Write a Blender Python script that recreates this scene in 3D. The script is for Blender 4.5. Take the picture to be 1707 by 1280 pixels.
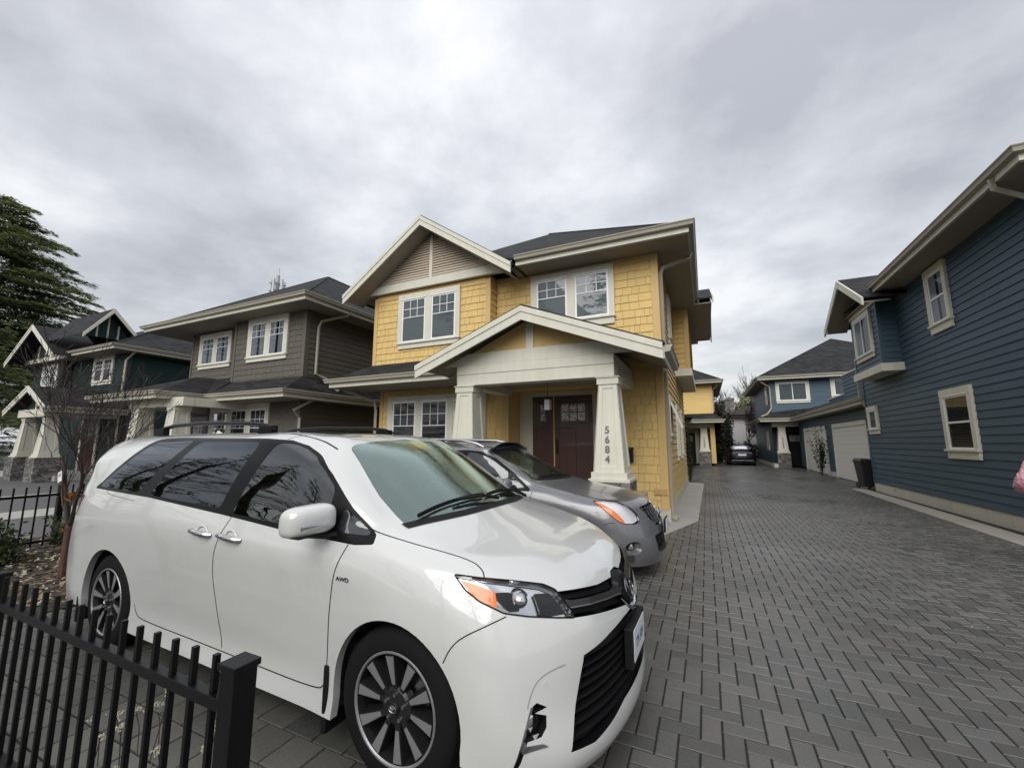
import bpy, bmesh, math, random
import numpy as np
from mathutils import Vector, Matrix
from mathutils.bvhtree import BVHTree
random.seed(7)
C = bpy.context.scene
COL = C.collection
for o in list(bpy.data.objects): bpy.data.objects.remove(o)
R = math.radians
# ------------------------------------------------------------------ camera
cam_d = bpy.data.cameras.new("camera"); cam = bpy.data.objects.new("camera", cam_d); COL.objects.link(cam)
cam_d.sensor_width = 36.0; cam_d.lens = 686.5/1707*36; cam_d.clip_end = 2000; cam_d.clip_start = 0.05
CAMH = 1.635
_yaw, _pitch, _roll = -0.43716, 0.1419, -0.00104
_f = Vector((math.sin(_yaw)*math.cos(_pitch), math.cos(_yaw)*math.cos(_pitch), math.sin(_pitch)))
_r = Vector((math.cos(_yaw), -math.sin(_yaw), 0)); _u = _r.cross(_f)
_m = Matrix((_r, _u, -_f)).transposed()
cam.matrix_world = Matrix.Translation((0, 0, CAMH)) @ _m.to_4x4() @ Matrix.Rotation(-_roll, 4, 'Z')
C.camera = cam
C.render.resolution_x = 1024; C.render.resolution_y = 767
# ------------------------------------------------------------------ world: overcast sky
W = bpy.data.worlds.new("World"); C.world = W; W.use_nodes = True
nt = W.node_tree; nt.nodes.clear()
def N(t, ty, **k):
    n = t.nodes.new(ty)
    for a, v in k.items(): setattr(n, a, v)
    return n
out = N(nt, 'ShaderNodeOutputWorld'); bg = N(nt, 'ShaderNodeBackground')
sky = N(nt, 'ShaderNodeTexSky'); sky.sky_type = 'NISHITA'; sky.sun_disc = False
sky.sun_elevation = R(36); sky.sun_rotation = R(175); sky.air_density = 1.5; sky.dust_density = 3
tc = N(nt, 'ShaderNodeTexCoord'); sep = N(nt, 'ShaderNodeSeparateXYZ'); nt.links.new(tc.outputs['Generated'], sep.inputs[0])
def M_(t, op, a, b=None, c=None, clamp=False):
    n = N(t, 'ShaderNodeMath', operation=op); n.use_clamp = clamp
    for i, v in enumerate((a, b, c)):
        if v is None: continue
        if isinstance(v, (int, float)): n.inputs[i].default_value = v
        else: t.links.new(v, n.inputs[i])
    return n.outputs[0]
# flatten the direction on to a cloud plane: dir.xy/(z+0.25)
den = M_(nt, 'ADD', M_(nt, 'MAXIMUM', sep.outputs[2], 0.0), 0.22)
px = M_(nt, 'DIVIDE', sep.outputs[0], den); py = M_(nt, 'DIVIDE', sep.outputs[1], den)
cmb = N(nt, 'ShaderNodeCombineXYZ'); nt.links.new(M_(nt, 'ADD', px, 4.3), cmb.inputs[0]); nt.links.new(M_(nt, 'ADD', py, 2.1), cmb.inputs[1])
n1 = N(nt, 'ShaderNodeTexNoise'); n1.inputs['Scale'].default_value = 0.85; n1.inputs['Detail'].default_value = 6; n1.inputs['Roughness'].default_value = .5
n1.inputs['Distortion'].default_value = .05
n2 = N(nt, 'ShaderNodeTexNoise'); n2.inputs['Scale'].default_value = 2.6; n2.inputs['Detail'].default_value = 8; n2.inputs['Roughness'].default_value = .6; n2.inputs['Distortion'].default_value = .1
for n in (n1, n2): nt.links.new(cmb.outputs[0], n.inputs['Vector'])
cl = M_(nt, 'ADD', M_(nt, 'MULTIPLY', n1.outputs['Fac'], .68), M_(nt, 'MULTIPLY', n2.outputs['Fac'], .32))
ramp = N(nt, 'ShaderNodeValToRGB'); nt.links.new(cl, ramp.inputs[0])
cr = ramp.color_ramp; cr.elements[0].position = .39; cr.elements[0].color = (.34, .345, .375, 1)
cr.elements[1].position = .61; cr.elements[1].color = (.70, .705, .715, 1)
e = cr.elements.new(.5); e.color = (.49, .497, .525, 1)
# overcast skies are brighter overhead
zen = M_(nt, 'ADD', .98, M_(nt, 'MULTIPLY', M_(nt, 'POWER', M_(nt, 'MAXIMUM', sep.outputs[2], 0.0), 1.5), .55))
hz = M_(nt, 'MULTIPLY', M_(nt, 'POWER', M_(nt, 'SUBTRACT', 1.0, M_(nt, 'ABSOLUTE', sep.outputs[2]), clamp=True), 7.0), .40)
mul = N(nt, 'ShaderNodeMix', data_type='RGBA'); mul.blend_type = 'MIX'
nt.links.new(hz, mul.inputs['Factor']); nt.links.new(ramp.outputs[0], mul.inputs['A']); mul.inputs['B'].default_value = (.74, .77, .80, 1)
vm = N(nt, 'ShaderNodeVectorMath', operation='SCALE'); nt.links.new(mul.outputs['Result'], vm.inputs[0]); nt.links.new(zen, vm.inputs['Scale'])
sk = N(nt, 'ShaderNodeVectorMath', operation='SCALE'); nt.links.new(sky.outputs[0], sk.inputs[0]); sk.inputs['Scale'].default_value = .02
ad = N(nt, 'ShaderNodeVectorMath', operation='ADD'); nt.links.new(vm.outputs[0], ad.inputs[0]); nt.links.new(sk.outputs[0], ad.inputs[1])
nt.links.new(ad.outputs[0], bg.inputs['Color']); bg.inputs['Strength'].default_value = 1.0
nt.links.new(bg.outputs[0], out.inputs[0])
# the sun behind the cloud: a broad soft lamp
sd = bpy.data.lights.new("sun", 'SUN'); sd.energy = 2.2; sd.angle = R(50); sd.color = (1, .98, .95)
so = bpy.data.objects.new("sun", sd); COL.objects.link(so); so.rotation_euler = (R(54), 0, R(5))
C.view_settings.view_transform = 'Standard'; C.view_settings.look = 'None'; C.view_settings.exposure = 0.20; C.view_settings.gamma = 1
C.render.engine = 'CYCLES'; C.cycles.max_bounces = 6; C.cycles.transparent_max_bounces = 16; C.cycles.caustics_reflective = False; C.cycles.caustics_refractive = False
# ------------------------------------------------------------------ materials
MATS = {}
T = lambda k: MATS[k]
def mat(name, col, rough=.6, metal=0, spec=.5, var=.0, vscale=3., bump=0., bscale=60., coat=0., coat_ior=1.5, rvar=0., stretch=None, streak=0., island=0., emit=None):
    if name in MATS: return MATS[name]
    m = bpy.data.materials.new(name); m.use_nodes = True; t = m.node_tree; p = t.nodes['Principled BSDF']
    p.inputs['Base Color'].default_value = (*col, 1); p.inputs['Roughness'].default_value = rough; p.inputs['Metallic'].default_value = metal
    p.inputs['Specular IOR Level'].default_value = spec; p.inputs['Coat Weight'].default_value = coat; p.inputs['Coat Roughness'].default_value = .03; p.inputs['Coat IOR'].default_value = coat_ior
    tcn = N(t, 'ShaderNodeTexCoord'); vec = tcn.outputs['Object']
    if stretch:
        mp = N(t, 'ShaderNodeMapping'); mp.inputs['Scale'].default_value = stretch; t.links.new(vec, mp.inputs[0]); vec2 = mp.outputs[0]
    else: vec2 = vec
    cur = None
    if var or streak or island:
        fac = None
        if var:
            n = N(t, 'ShaderNodeTexNoise'); n.inputs['Scale'].default_value = vscale; n.inputs['Detail'].default_value = 6; n.inputs['Roughness'].default_value = .6
            t.links.new(vec2, n.inputs['Vector'])
            fac = M_(t, 'ADD', 1 - var, M_(t, 'MULTIPLY', n.outputs['Fac'], 2*var))
        if streak:
            mp2 = N(t, 'ShaderNodeMapping'); mp2.inputs['Scale'].default_value = (6, 6, .35); t.links.new(vec, mp2.inputs[0])
            n = N(t, 'ShaderNodeTexNoise'); n.inputs['Scale'].default_value = 1.6; n.inputs['Detail'].default_value = 5; t.links.new(mp2.outputs[0], n.inputs['Vector'])
            f2 = M_(t, 'ADD', 1 - streak, M_(t, 'MULTIPLY', n.outputs['Fac'], 2*streak)); fac = M_(t, 'MULTIPLY', fac, f2) if fac is not None else f2
        if island:
            g = N(t, 'ShaderNodeNewGeometry'); f3 = M_(t, 'ADD', 1 - island, M_(t, 'MULTIPLY', g.outputs['Random Per Island'], 2*island))
            fac = M_(t, 'MULTIPLY', fac, f3) if fac is not None else f3
        v = N(t, 'ShaderNodeVectorMath', operation='SCALE'); v.inputs[0].default_value = col; t.links.new(fac, v.inputs['Scale'])
        t.links.new(v.outputs[0], p.inputs['Base Color'])
    if rvar:
        n = N(t, 'ShaderNodeTexNoise'); n.inputs['Scale'].default_value = vscale*.7; n.inputs['Detail'].default_value = 5; t.links.new(vec, n.inputs['Vector'])
        t.links.new(M_(t, 'ADD', rough - rvar, M_(t, 'MULTIPLY', n.outputs['Fac'], 2*rvar), clamp=True), p.inputs['Roughness'])
    if bump:
        n = N(t, 'ShaderNodeTexNoise'); n.inputs['Scale'].default_value = bscale; n.inputs['Detail'].default_value = 4; t.links.new(vec2, n.inputs['Vector'])
        b = N(t, 'ShaderNodeBump'); b.inputs['Strength'].default_value = bump; b.inputs['Distance'].default_value = .01
        t.links.new(n.outputs['Fac'], b.inputs['Height']); t.links.new(b.outputs[0], p.inputs['Normal'])
    if emit: p.inputs['Emission Color'].default_value = (*emit, 1); p.inputs['Emission Strength'].default_value = 1
    MATS[name] = m; return m
def glass(name, tint=(.55, .6, .58), refl=(1, 1, 1), through=.5, rough=.0, drops=0., boost=1.15):
    """thin pane: Fresnel mix of a mirror and a tinted transparent sheet; drops adds a bump of rain drops"""
    if name in MATS: return MATS[name]
    m = bpy.data.materials.new(name); m.use_nodes = True; t = m.node_tree; t.nodes.clear()
    o = N(t, 'ShaderNodeOutputMaterial'); mx = N(t, 'ShaderNodeMixShader'); g = N(t, 'ShaderNodeBsdfGlossy'); tr = N(t, 'ShaderNodeBsdfTransparent')
    g.inputs['Color'].default_value = (*refl, 1); g.inputs['Roughness'].default_value = rough; tr.inputs['Color'].default_value = (*[c*through for c in tint], 1)
    lw = N(t, 'ShaderNodeFresnel'); lw.inputs['IOR'].default_value = 1.55
    f = M_(t, 'ADD', M_(t, 'MULTIPLY', lw.outputs[0], boost), .02, clamp=True)
    if drops:
        tcn = N(t, 'ShaderNodeTexCoord'); v = N(t, 'ShaderNodeTexVoronoi'); v.inputs['Scale'].default_value = 95; t.links.new(tcn.outputs['Object'], v.inputs['Vector'])
        b = N(t, 'ShaderNodeBump'); b.inputs['Strength'].default_value = drops; b.inputs['Distance'].default_value = .004; b.invert = True
        t.links.new(v.outputs['Distance'], b.inputs['Height']); t.links.new(b.outputs[0], g.inputs['Normal']); t.links.new(b.outputs[0], lw.inputs['Normal'])
        d = N(t, 'ShaderNodeBsdfDiffuse'); d.inputs['Color'].default_value = (.55, .62, .6, 1); mx2 = N(t, 'ShaderNodeMixShader'); mx2.inputs[0].default_value = drops*.22
        t.links.new(tr.outputs[0], mx2.inputs[1]); t.links.new(d.outputs[0], mx2.inputs[2]); t.links.new(mx2.outputs[0], mx.inputs[1])
    else: t.links.new(tr.outputs[0], mx.inputs[1])
    t.links.new(f, mx.inputs[0]); t.links.new(g.outputs[0], mx.inputs[2]); t.links.new(mx.outputs[0], o.inputs[0])
    MATS[name] = m; return m
# ------------------------------------------------------------------ object helpers
def empty(name, label, cat, loc=(0, 0, 0), rz=0, group=None):
    o = bpy.data.objects.new(name, None); COL.objects.link(o); o.location = loc; o.rotation_euler = (0, 0, rz); o.empty_display_size = .3
    tag(o, label, cat, group); return o
def tag(o, label=None, cat=None, group=None, kind=None):
    if label: o['label'] = label
    if cat: o['category'] = cat
    if group: o['group'] = group
    if kind: o['kind'] = kind
    return o
def wmat(p):
    m = Matrix.Identity(4); q = p
    chain = []
    while q is not None: chain.append(q); q = q.parent
    for q in reversed(chain):
        m = m @ q.matrix_parent_inverse @ Matrix.LocRotScale(q.location, q.rotation_euler, q.scale)
    return m
LOCALCAR = [False]
def link(name, me, mats, parent=None, smooth=False):
    o = bpy.data.objects.new(name, me); COL.objects.link(o)
    for m in (mats if isinstance(mats, (list, tuple)) else [mats]): me.materials.append(m)
    if smooth:
        for p in me.polygons: p.use_smooth = True
        me.set_sharp_from_angle(angle=R(38))
    if parent is not None:
        o.parent = parent
        if not LOCALCAR[0]:
            # world-built geometry: put the origin at the piece's own middle
            c = Vector(np.mean([v.co[:] for v in me.vertices], axis=0)) if len(me.vertices) else Vector((0, 0, 0))
            me.transform(Matrix.Translation(-c)); o.location = c; o.matrix_parent_inverse = wmat(parent).inverted()
    return o
class MB:
    def __init__(s): s.v = []; s.f = []; s.m = []
    def quad(s, *p, m=0):
        b = len(s.v); s.v += [tuple(q) for q in p]; s.f.append(tuple(range(b, b+len(p)))); s.m.append(m); return s
    def box(s, a, b, m=0):
        x0, x1 = sorted((a[0], b[0])); y0, y1 = sorted((a[1], b[1])); z0, z1 = sorted((a[2], b[2])); n = len(s.v)
        s.v += [(x0, y0, z0), (x1, y0, z0), (x1, y1, z0), (x0, y1, z0), (x0, y0, z1), (x1, y0, z1), (x1, y1, z1), (x0, y1, z1)]
        s.f += [tuple(n+i for i in q) for q in ((0, 3, 2, 1), (4, 5, 6, 7), (0, 1, 5, 4), (1, 2, 6, 5), (2, 3, 7, 6), (3, 0, 4, 7))]; s.m += [m]*6; return s
    def hexa(s, P, m=0):   # 8 points ordered like box
        n = len(s.v); s.v += [tuple(p) for p in P]
        s.f += [tuple(n+i for i in q) for q in ((0, 3, 2, 1), (4, 5, 6, 7), (0, 1, 5, 4), (1, 2, 6, 5), (2, 3, 7, 6), (3, 0, 4, 7))]; s.m += [m]*6; return s
    def prism(s, poly, d, m=0):   # poly: 3D points, extruded by vector d
        n = len(s.v); k = len(poly); d = Vector(d)
        s.v += [tuple(p) for p in poly] + [tuple(Vector(p)+d) for p in poly]
        s.f.append(tuple(n+i for i in range(k))); s.f.append(tuple(n+k+i for i in reversed(range(k))))
        for i in range(k): j = (i+1) % k; s.f.append((n+i, n+k+i, n+k+j, n+j))
        s.m += [m]*(k+2); return s
    def tube(s, pts, r, seg=8, m=0, caps=True, up=None, sq=None):
        pts = [Vector(p) for p in pts]; n = len(pts); rs = r if isinstance(r, (list, tuple)) else [r]*n; rings = []
        prev = None
        for i, p in enumerate(pts):
            d = (pts[min(i+1, n-1)] - pts[max(i-1, 0)]).normalized()
            if prev is None:
                a = Vector(up) if up else (Vector((0, 0, 1)) if abs(d.z) < .9 else Vector((1, 0, 0)))
                a = (a - d*a.dot(d)).normalized()
            else:
                a = prev - d*prev.dot(d); a = a.normalized() if a.length > 1e-6 else d.orthogonal().normalized()
            prev = a; b = d.cross(a); base = len(s.v)
            for k in range(seg):
                t = 2*math.pi*(k+.5)/seg
                ca, sb = math.cos(t), math.sin(t)
                if sq: ca, sb = ca*sq[0], sb*sq[1]
                s.v.append(tuple(p + (a*ca + b*sb)*rs[i]))
            rings.append(base)
        for i in range(n-1):
            for k in range(seg):
                k2 = (k+1) % seg; s.f.append((rings[i]+k, rings[i]+k2, rings[i+1]+k2, rings[i+1]+k)); s.m.append(m)
        if caps:
            s.f.append(tuple(rings[0]+k for k in reversed(range(seg)))); s.f.append(tuple(rings[-1]+k for k in range(seg))); s.m += [m, m]
        return s
    def lathe(s, prof, c=(0, 0, 0), axis='z', seg=32, m=0, a0=0, a1=2*math.pi):
        c = Vector(c); rings = []; full = abs(a1-a0-2*math.pi) < 1e-6; K = seg if full else seg+1
        for r, h in prof:
            b = len(s.v)
            for k in range(K):
                t = a0+(a1-a0)*k/seg; x, y = r*math.cos(t), r*math.sin(t)
                q = {'z': (x, y, h), 'y': (x, h, y), 'x': (h, x, y)}[axis]; s.v.append(tuple(c+Vector(q)))
            rings.append(b)
        for i in range(len(rings)-1):
            for k in range(seg):
                k2 = (k+1) % K; s.f.append((rings[i]+k, rings[i]+k2, rings[i+1]+k2, rings[i+1]+k)); s.m.append(m)
        return s
    def ball(s, c, r, seg=12, rings=8, m=0, sc=(1, 1, 1)):
        b = len(s.v); c = Vector(c)
        for i in range(rings+1):
            ph = math.pi*i/rings
            for k in range(seg):
                t = 2*math.pi*k/seg; s.v.append((c.x+r*sc[0]*math.sin(ph)*math.cos(t), c.y+r*sc[1]*math.sin(ph)*math.sin(t), c.z+r*sc[2]*math.cos(ph)))
        for i in range(rings):
            for k in range(seg):
                k2 = (k+1) % seg; s.f.append((b+i*seg+k, b+(i+1)*seg+k, b+(i+1)*seg+k2, b+i*seg+k2)); s.m.append(m)
        return s
    def build(s, name, mats, parent=None, smooth=False, bevel=0, xf=None, recalc=True, weld=False, autosm=None):
        me = bpy.data.meshes.new(name)
        me.from_pydata(s.v, [], s.f)
        for p, mi in zip(me.polygons, s.m): p.material_index = mi
        if recalc or weld:
            bm = bmesh.new(); bm.from_mesh(me)
            if weld: bmesh.ops.remove_doubles(bm, verts=bm.verts, dist=1e-5)
            bmesh.ops.recalc_face_normals(bm, faces=bm.faces); bm.to_mesh(me); bm.free()
        if xf is not None: me.transform(xf)
        o = link(name, me, mats, parent, smooth)
        if bevel:
            b = o.modifiers.new('bevel', 'BEVEL'); b.width = bevel; b.segments = 2; b.limit_method = 'ANGLE'; b.angle_limit = R(35)
        return o
class Fr:
    """wall frame: s runs along the wall, d is the distance out of it, z up"""
    def __init__(f, o, u, n): f.o = Vector((o[0], o[1], 0)); f.u = Vector((u[0], u[1], 0)).normalized(); f.n = Vector((n[0], n[1], 0)).normalized()
    def p(f, s, z, d=0): q = f.o+f.u*s+f.n*d; return (q.x, q.y, z)
    def box(f, mb, s0, s1, z0, z1, d0, d1, m=0):
        P = [f.p(s0, z0, d0), f.p(s1, z0, d0), f.p(s1, z0, d1), f.p(s0, z0, d1), f.p(s0, z1, d0), f.p(s1, z1, d0), f.p(s1, z1, d1), f.p(s0, z1, d1)]
        mb.hexa(P, m); return mb
# ------------------------------------------------------------------ car bodies: control net -> Catmull-Rom sheet
def cr_axis(A, k, axis):
    A = np.moveaxis(A, axis, 0); n = A.shape[0]
    P = np.concatenate([(2*A[0]-A[1])[None], A, (2*A[-1]-A[-2])[None]]); out = []
    for i in range(n-1):
        p0, p1, p2, p3 = P[i], P[i+1], P[i+2], P[i+3]
        # chord-limited tangents keep unevenly spaced rows from overshooting
        d0 = np.linalg.norm(p1-p0, axis=-1, keepdims=True)+1e-4; d1 = np.linalg.norm(p2-p1, axis=-1, keepdims=True)+1e-4; d2 = np.linalg.norm(p3-p2, axis=-1, keepdims=True)+1e-4
        m1 = ((p1-p0)/d0*d1 + (p2-p1)/d1*d0)/(d0+d1)*d1; m2 = ((p2-p1)/d1*d2 + (p3-p2)/d2*d1)/(d1+d2)*d1
        for s in range(k):
            t = s/k; out.append((2*t**3-3*t**2+1)*p1+(t**3-2*t**2+t)*m1+(-2*t**3+3*t**2)*p2+(t**3-t**2)*m2)
    out.append(A[-1]); return np.moveaxis(np.array(out), 0, axis)
def car_sheet(net, kc=7, kl=5):
    A = np.array(net, float)             # [col][level][3], y >= 0, first and last column and last level on y = 0
    # mirror before smoothing so the centre line stays smooth
    mir = A[::-1].copy(); mir[:, :, 1] *= -1
    G = np.concatenate([mir[:-1], A])   # front centre is the last column of A; ring: mirrored rear..?
    return A
DUMMY=0
def body_mesh(net, kc=7, kl=5):
    A = np.array(net, float)
    def mirror_pad_cols(A):
        a = A[1:3][::-1].copy(); a[..., 1] *= -1; b = A[-3:-1][::-1].copy(); b[..., 1] *= -1
        return np.concatenate([a, A, b])
    B = mirror_pad_cols(A); 
    c = B[:, -3:-1][:, ::-1].copy(); c[..., 1] *= -1
    B = np.concatenate([B, c], axis=1)   # pad over the roof centre line
    S = cr_axis(B, kc, 0); S = S[2*kc:-2*kc] ; S = cr_axis(S, kl, 1); S = S[:, :-2*kl]
    S[0, :, 1] = 0; S[-1, :, 1] = 0; S[:, -1, 1] = 0
    S[..., 1] = np.maximum(S[..., 1], 0)
    bm = bmesh.new(); nc, nl = S.shape[:2]
    for sg in (1, -1):
        V = [[bm.verts.new((p[0], p[1]*sg, p[2])) for p in col] for col in S]
        for i in range(nc-1):
            for j in range(nl-1):
                q = [V[i][j], V[i+1][j], V[i+1][j+1], V[i][j+1]]
                if sg < 0: q.reverse()
                try: bm.faces.new(q)
                except ValueError: pass
    bmesh.ops.remove_doubles(bm, verts=bm.verts, dist=1e-4)
    bmesh.ops.dissolve_degenerate(bm, dist=1e-5, edges=bm.edges)
    bmesh.ops.recalc_face_normals(bm, faces=bm.faces)
    # outward check
    s = sum((f.normal.dot(f.calc_center_median()-Vector((-1.5, 0, .8)))*f.calc_area() for f in bm.faces))
    if s < 0: bmesh.ops.reverse_faces(bm, faces=bm.faces)
    return bm
def chaikin(P, n=2, closed=True):
    P = [Vector(p) for p in P]
    for _ in range(n):
        Q = []
        L = len(P)
        for i in range(L if closed else L-1):
            a, b = P[i], P[(i+1) % L]; Q += [a*.75+b*.25, a*.25+b*.75]
        if not closed: Q = [P[0]]+Q+[P[-1]]
        P = Q
    return P
def rpoly(P, r=.02, n=4):
    P = [Vector(p) for p in P]; Q = []; L = len(P)
    for i in range(L):
        a, b, c = P[i-1], P[i], P[(i+1) % L]; da, dc = (a-b), (c-b)
        if da.normalized().dot(dc.normalized()) < -.985: Q.append(b); continue
        rr = min(r, da.length*.45, dc.length*.45); p, q = b+da.normalized()*rr, b+dc.normalized()*rr
        for k in range(n+1):
            t = k/n; Q.append(p*(1-t)**2+b*2*t*(1-t)+q*t*t)
    return Q
def basis(d):
    d = Vector(d).normalized(); a = Vector((0, 0, 1)) if abs(d.z) < .95 else Vector((1, 0, 0)); a = (a-d*a.dot(d)).normalized(); return d, a, d.cross(a)
def pip(x, y, P):
    c = False; n = len(P); j = n-1
    for i in range(n):
        if (P[i][1] > y) != (P[j][1] > y) and x < (P[j][0]-P[i][0])*(y-P[i][1])/(P[j][1]-P[i][1])+P[i][0]: c = not c
        j = i
    return c
def cut_poly(bm, poly, d, thr=.05, near=None):
    """split the faces that look towards d along the outline poly; return those inside"""
    d, a, b = basis(d); P2 = [(Vector(p).dot(a), Vector(p).dot(b)) for p in poly]
    ok = lambda f: f.normal.dot(d) > thr and (near is None or near(f.calc_center_median()))
    n = len(poly)
    for i in range(n):
        p, q = Vector(poly[i]), Vector(poly[(i+1) % n]); 
        if (q-p).length < 1e-6: continue
        no = (q-p).cross(d)
        if no.length < 1e-9: continue
        (x0, y0), (x1, y1) = P2[i], P2[(i+1) % n]; e = .002
        bx = (min(x0, x1)-e, max(x0, x1)+e, min(y0, y1)-e, max(y0, y1)+e); G = []
        for f in bm.faces:
            if not ok(f): continue
            xs = [v.co.dot(a) for v in f.verts]
            if max(xs) < bx[0] or min(xs) > bx[1]: continue
            ys = [v.co.dot(b) for v in f.verts]
            if max(ys) < bx[2] or min(ys) > bx[3]: continue
            G.append(f)
        if not G: continue
        geom = list({v for f in G for v in f.verts})+list({e_ for f in G for e_ in f.edges})+G
        bmesh.ops.bisect_plane(bm, geom=geom, dist=1e-6, plane_co=p, plane_no=no.normalized())
    bm.normal_update()
    ins = []
    for f in bm.faces:
        if f.normal.dot(d) <= thr*.5: continue
        c = f.calc_center_median()
        if near is not None and not near(c): continue
        if pip(c.dot(a), c.dot(b), P2): ins.append(f)
    return ins
def faces_to_mb(faces, off=0.0):
    mb = MB(); idx = {}
    vn = {}
    for f in faces:
        for v in f.verts: vn[v] = vn.get(v, Vector())+f.normal
    for f in faces:
        q = []
        for v in f.verts:
            if v not in idx: idx[v] = len(mb.v); mb.v.append(tuple(v.co+vn[v].normalized()*off))
            q.append(idx[v])
        mb.f.append(tuple(q)); mb.m.append(0)
    return mb
def take(bm, faces, off=0.0):
    mb = faces_to_mb(faces, off); bmesh.ops.delete(bm, geom=faces, context='FACES'); return mb
def solid(mb, t):
    """give a sheet an inward thickness along vertex normals (rim only)"""
    bm = bmesh.new(); V = [bm.verts.new(p) for p in mb.v]
    for f in mb.f:
        try: bm.faces.new([V[i] for i in f])
        except ValueError: pass
    bm.normal_update(); 
    for v in bm.verts: v.normal_update()
    eds = [e for e in bm.edges if len(e.link_faces) == 1]; nv = {}
    res = MB(); res.v = [tuple(v.co) for v in bm.verts]; res.f = list(mb.f); res.m = list(mb.m); bm.verts.index_update()
    for e in eds:
        f = e.link_faces[0]; q = []
        for v in e.verts:
            if v.index not in nv: nv[v.index] = len(res.v); res.v.append(tuple(v.co-v.normal*t))
        a, b = e.verts[0].index, e.verts[1].index; res.f.append((a, b, nv[b], nv[a])); res.m.append(0)
    bm.free(); return res
class Skin:
    def __init__(s, bm): s.t = BVHTree.FromBMesh(bm)
    def hit(s, p, d):
        d = Vector(d).normalized(); h = s.t.ray_cast(Vector(p)+d*3, -d, 6); return (h[0], h[1]) if h[0] is not None else (None, None)
def ribbon(skin, pts, d, w, name, m, parent, off=.0012, closed=False, step=.03):
    P = [Vector(p) for p in pts]; Q = []
    if closed: P = P+[P[0]]
    elif len(P) > 2: P = chaikin(P, 3, closed=False)
    for i in range(len(P)-1):
        k = max(1, int((P[i+1]-P[i]).length/step)); Q += [P[i].lerp(P[i+1], j/k) for j in range(k)]
    Q.append(P[-1]); H = []
    for q in Q:
        h, n = skin.hit(q, d)
        if h is not None:
            if n.dot(Vector(d)) < 0: n = -n
            H.append((h, n))
    mb = MB()
    for i in range(len(H)-1):
        (a, na), (b, nb) = H[i], H[i+1]
        if (a-b).length > .2: continue
        t = (b-a).normalized(); sa = na.cross(t).normalized()*w/2; sb = nb.cross(t).normalized()*w/2
        mb.quad(a-sa+na*off, a+sa+na*off, b+sb+nb*off, b-sb+nb*off)
    return mb.build(name, m, parent, recalc=False) if mb.v else None
def wheel(parent, x, yface, side, r, rim, wid, spokes, mface, mdark, mtyre, name='wheel', pair=False, logo=True):
    """side = -1: the near (-y) face. Built in car space, axis along y"""
    s = side
    t = MB(); h = wid/2; R_ = r; c = (x, yface+(-s)*h, R_)
    prof = [(rim, h*.86), (rim+.012, h*.97), (rim+(r-rim)*.45, h*1.0), (r-.035, h*.93), (r-.010, h*.80), (r, h*.62), (r, h*.40), (r-.007, h*.385), (r-.007, h*.345), (r, h*.33), (r, h*.05), (r-.007, h*.04), (r-.007, -h*.04), (r, -h*.05), (r, -h*.33), (r-.007, -h*.345), (r-.007, -h*.385), (r, -h*.40), (r, -h*.62), (r-.035, -h*.93), (rim, -h*.86)]
    t.lathe([(a, s*b) for a, b in prof], c=c, axis='y', seg=64)
    # tread blocks on the shoulder
    for k in range(60):
        a = 2*math.pi*k/60; ca, sa = math.cos(a), math.sin(a)
        for q in (.66, -.66):
            p = Vector((c[0]+(r-.004)*ca, c[1]+s*h*q, c[2]+(r-.004)*sa)); tv = Vector((-sa, 0, ca))*.010; rv = Vector((ca, 0, sa)); yv = Vector((0, s*h*.13, 0))
            P = [p-tv-yv-rv*.008, p+tv-yv-rv*.008, p+tv+yv-rv*.016, p-tv+yv-rv*.016, p-tv-yv+rv*.0045, p+tv-yv+rv*.0045, p+tv+yv-rv*.003, p-tv+yv-rv*.003]
            t.hexa(P)
    w = t.build(name, mtyre, parent, smooth=True)
    ys = yface - s*.0
    rm = MB(); cy = yface-s*.012
    rm.lathe([(rim+.002, s*0), (rim+.006, s*.006), (rim+.003, s*.011), (rim-.004, s*.010), (rim-.009, s*.003)], c=(x, cy, R_), axis='y', seg=64, m=0); rm.lathe([(rim-.009, s*.003), (rim-.018, -s*.03), (rim-.03, -s*.16)], c=(x, cy, R_), axis='y', seg=64, m=1)
    rm.lathe([(.02, -s*.10), (rim-.03, -s*.12)], c=(x, cy, R_), axis='y', seg=40, m=1)
    # brake disc
    rm.lathe([(.03, -s*.075), (.155, -s*.075), (.155, -s*.095)], c=(x, cy, R_), axis='y', seg=40, m=2)
    for k in range(spokes):
        a = math.pi/2+2*math.pi*k/spokes+.16; ca, sa = math.cos(a), math.sin(a)
        def pt(rr, w_, dep): return (x+rr*ca-w_*sa, cy+s*dep, R_+rr*sa+w_*ca)
        r0, r1 = .070, rim-.014; w0, w1 = .013, .029*(10/spokes)**.5
        off = .005*(1 if k % 2 else -1)
        # dark spoke body and a machined face
        B = [pt(r0, -w0-.006+off, -.07), pt(r1, -w1-.008, -.06), pt(r1, w1+.008, -.06), pt(r0, w0+.006+off, -.07), pt(r0, -w0+off, -.012), pt(r1, -w1, .0035), pt(r1, w1, .0035), pt(r0, w0+off, -.012)]
        rm.hexa(B, 1)
        rf = rim*.40
        rm.quad(pt(rf, -w0*.75+off*.7, -.0065), pt(r1-.004, -w1*.86, .0055), pt(r1-.004, w1*.86, .0055), pt(rf, w0*.75+off*.7, -.0065), m=0)
    rm.lathe([(.001, s*-.004), (.075, -s*.010), (.088, -s*.02), (.088, -s*.06)], c=(x, cy, R_), axis='y', seg=32, m=1)
    for k in range(5):
        a = 2*math.pi*k/5+.3; rm.lathe([(.0, s*.004), (.009, s*.003), (.011, -s*.012)], c=(x+.057*math.cos(a), cy, R_+.057*math.sin(a)), axis='y', seg=10, m=2)
    ro = rm.build('rim', [mface, mdark, MATS['steel']], w, smooth=False)
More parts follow.
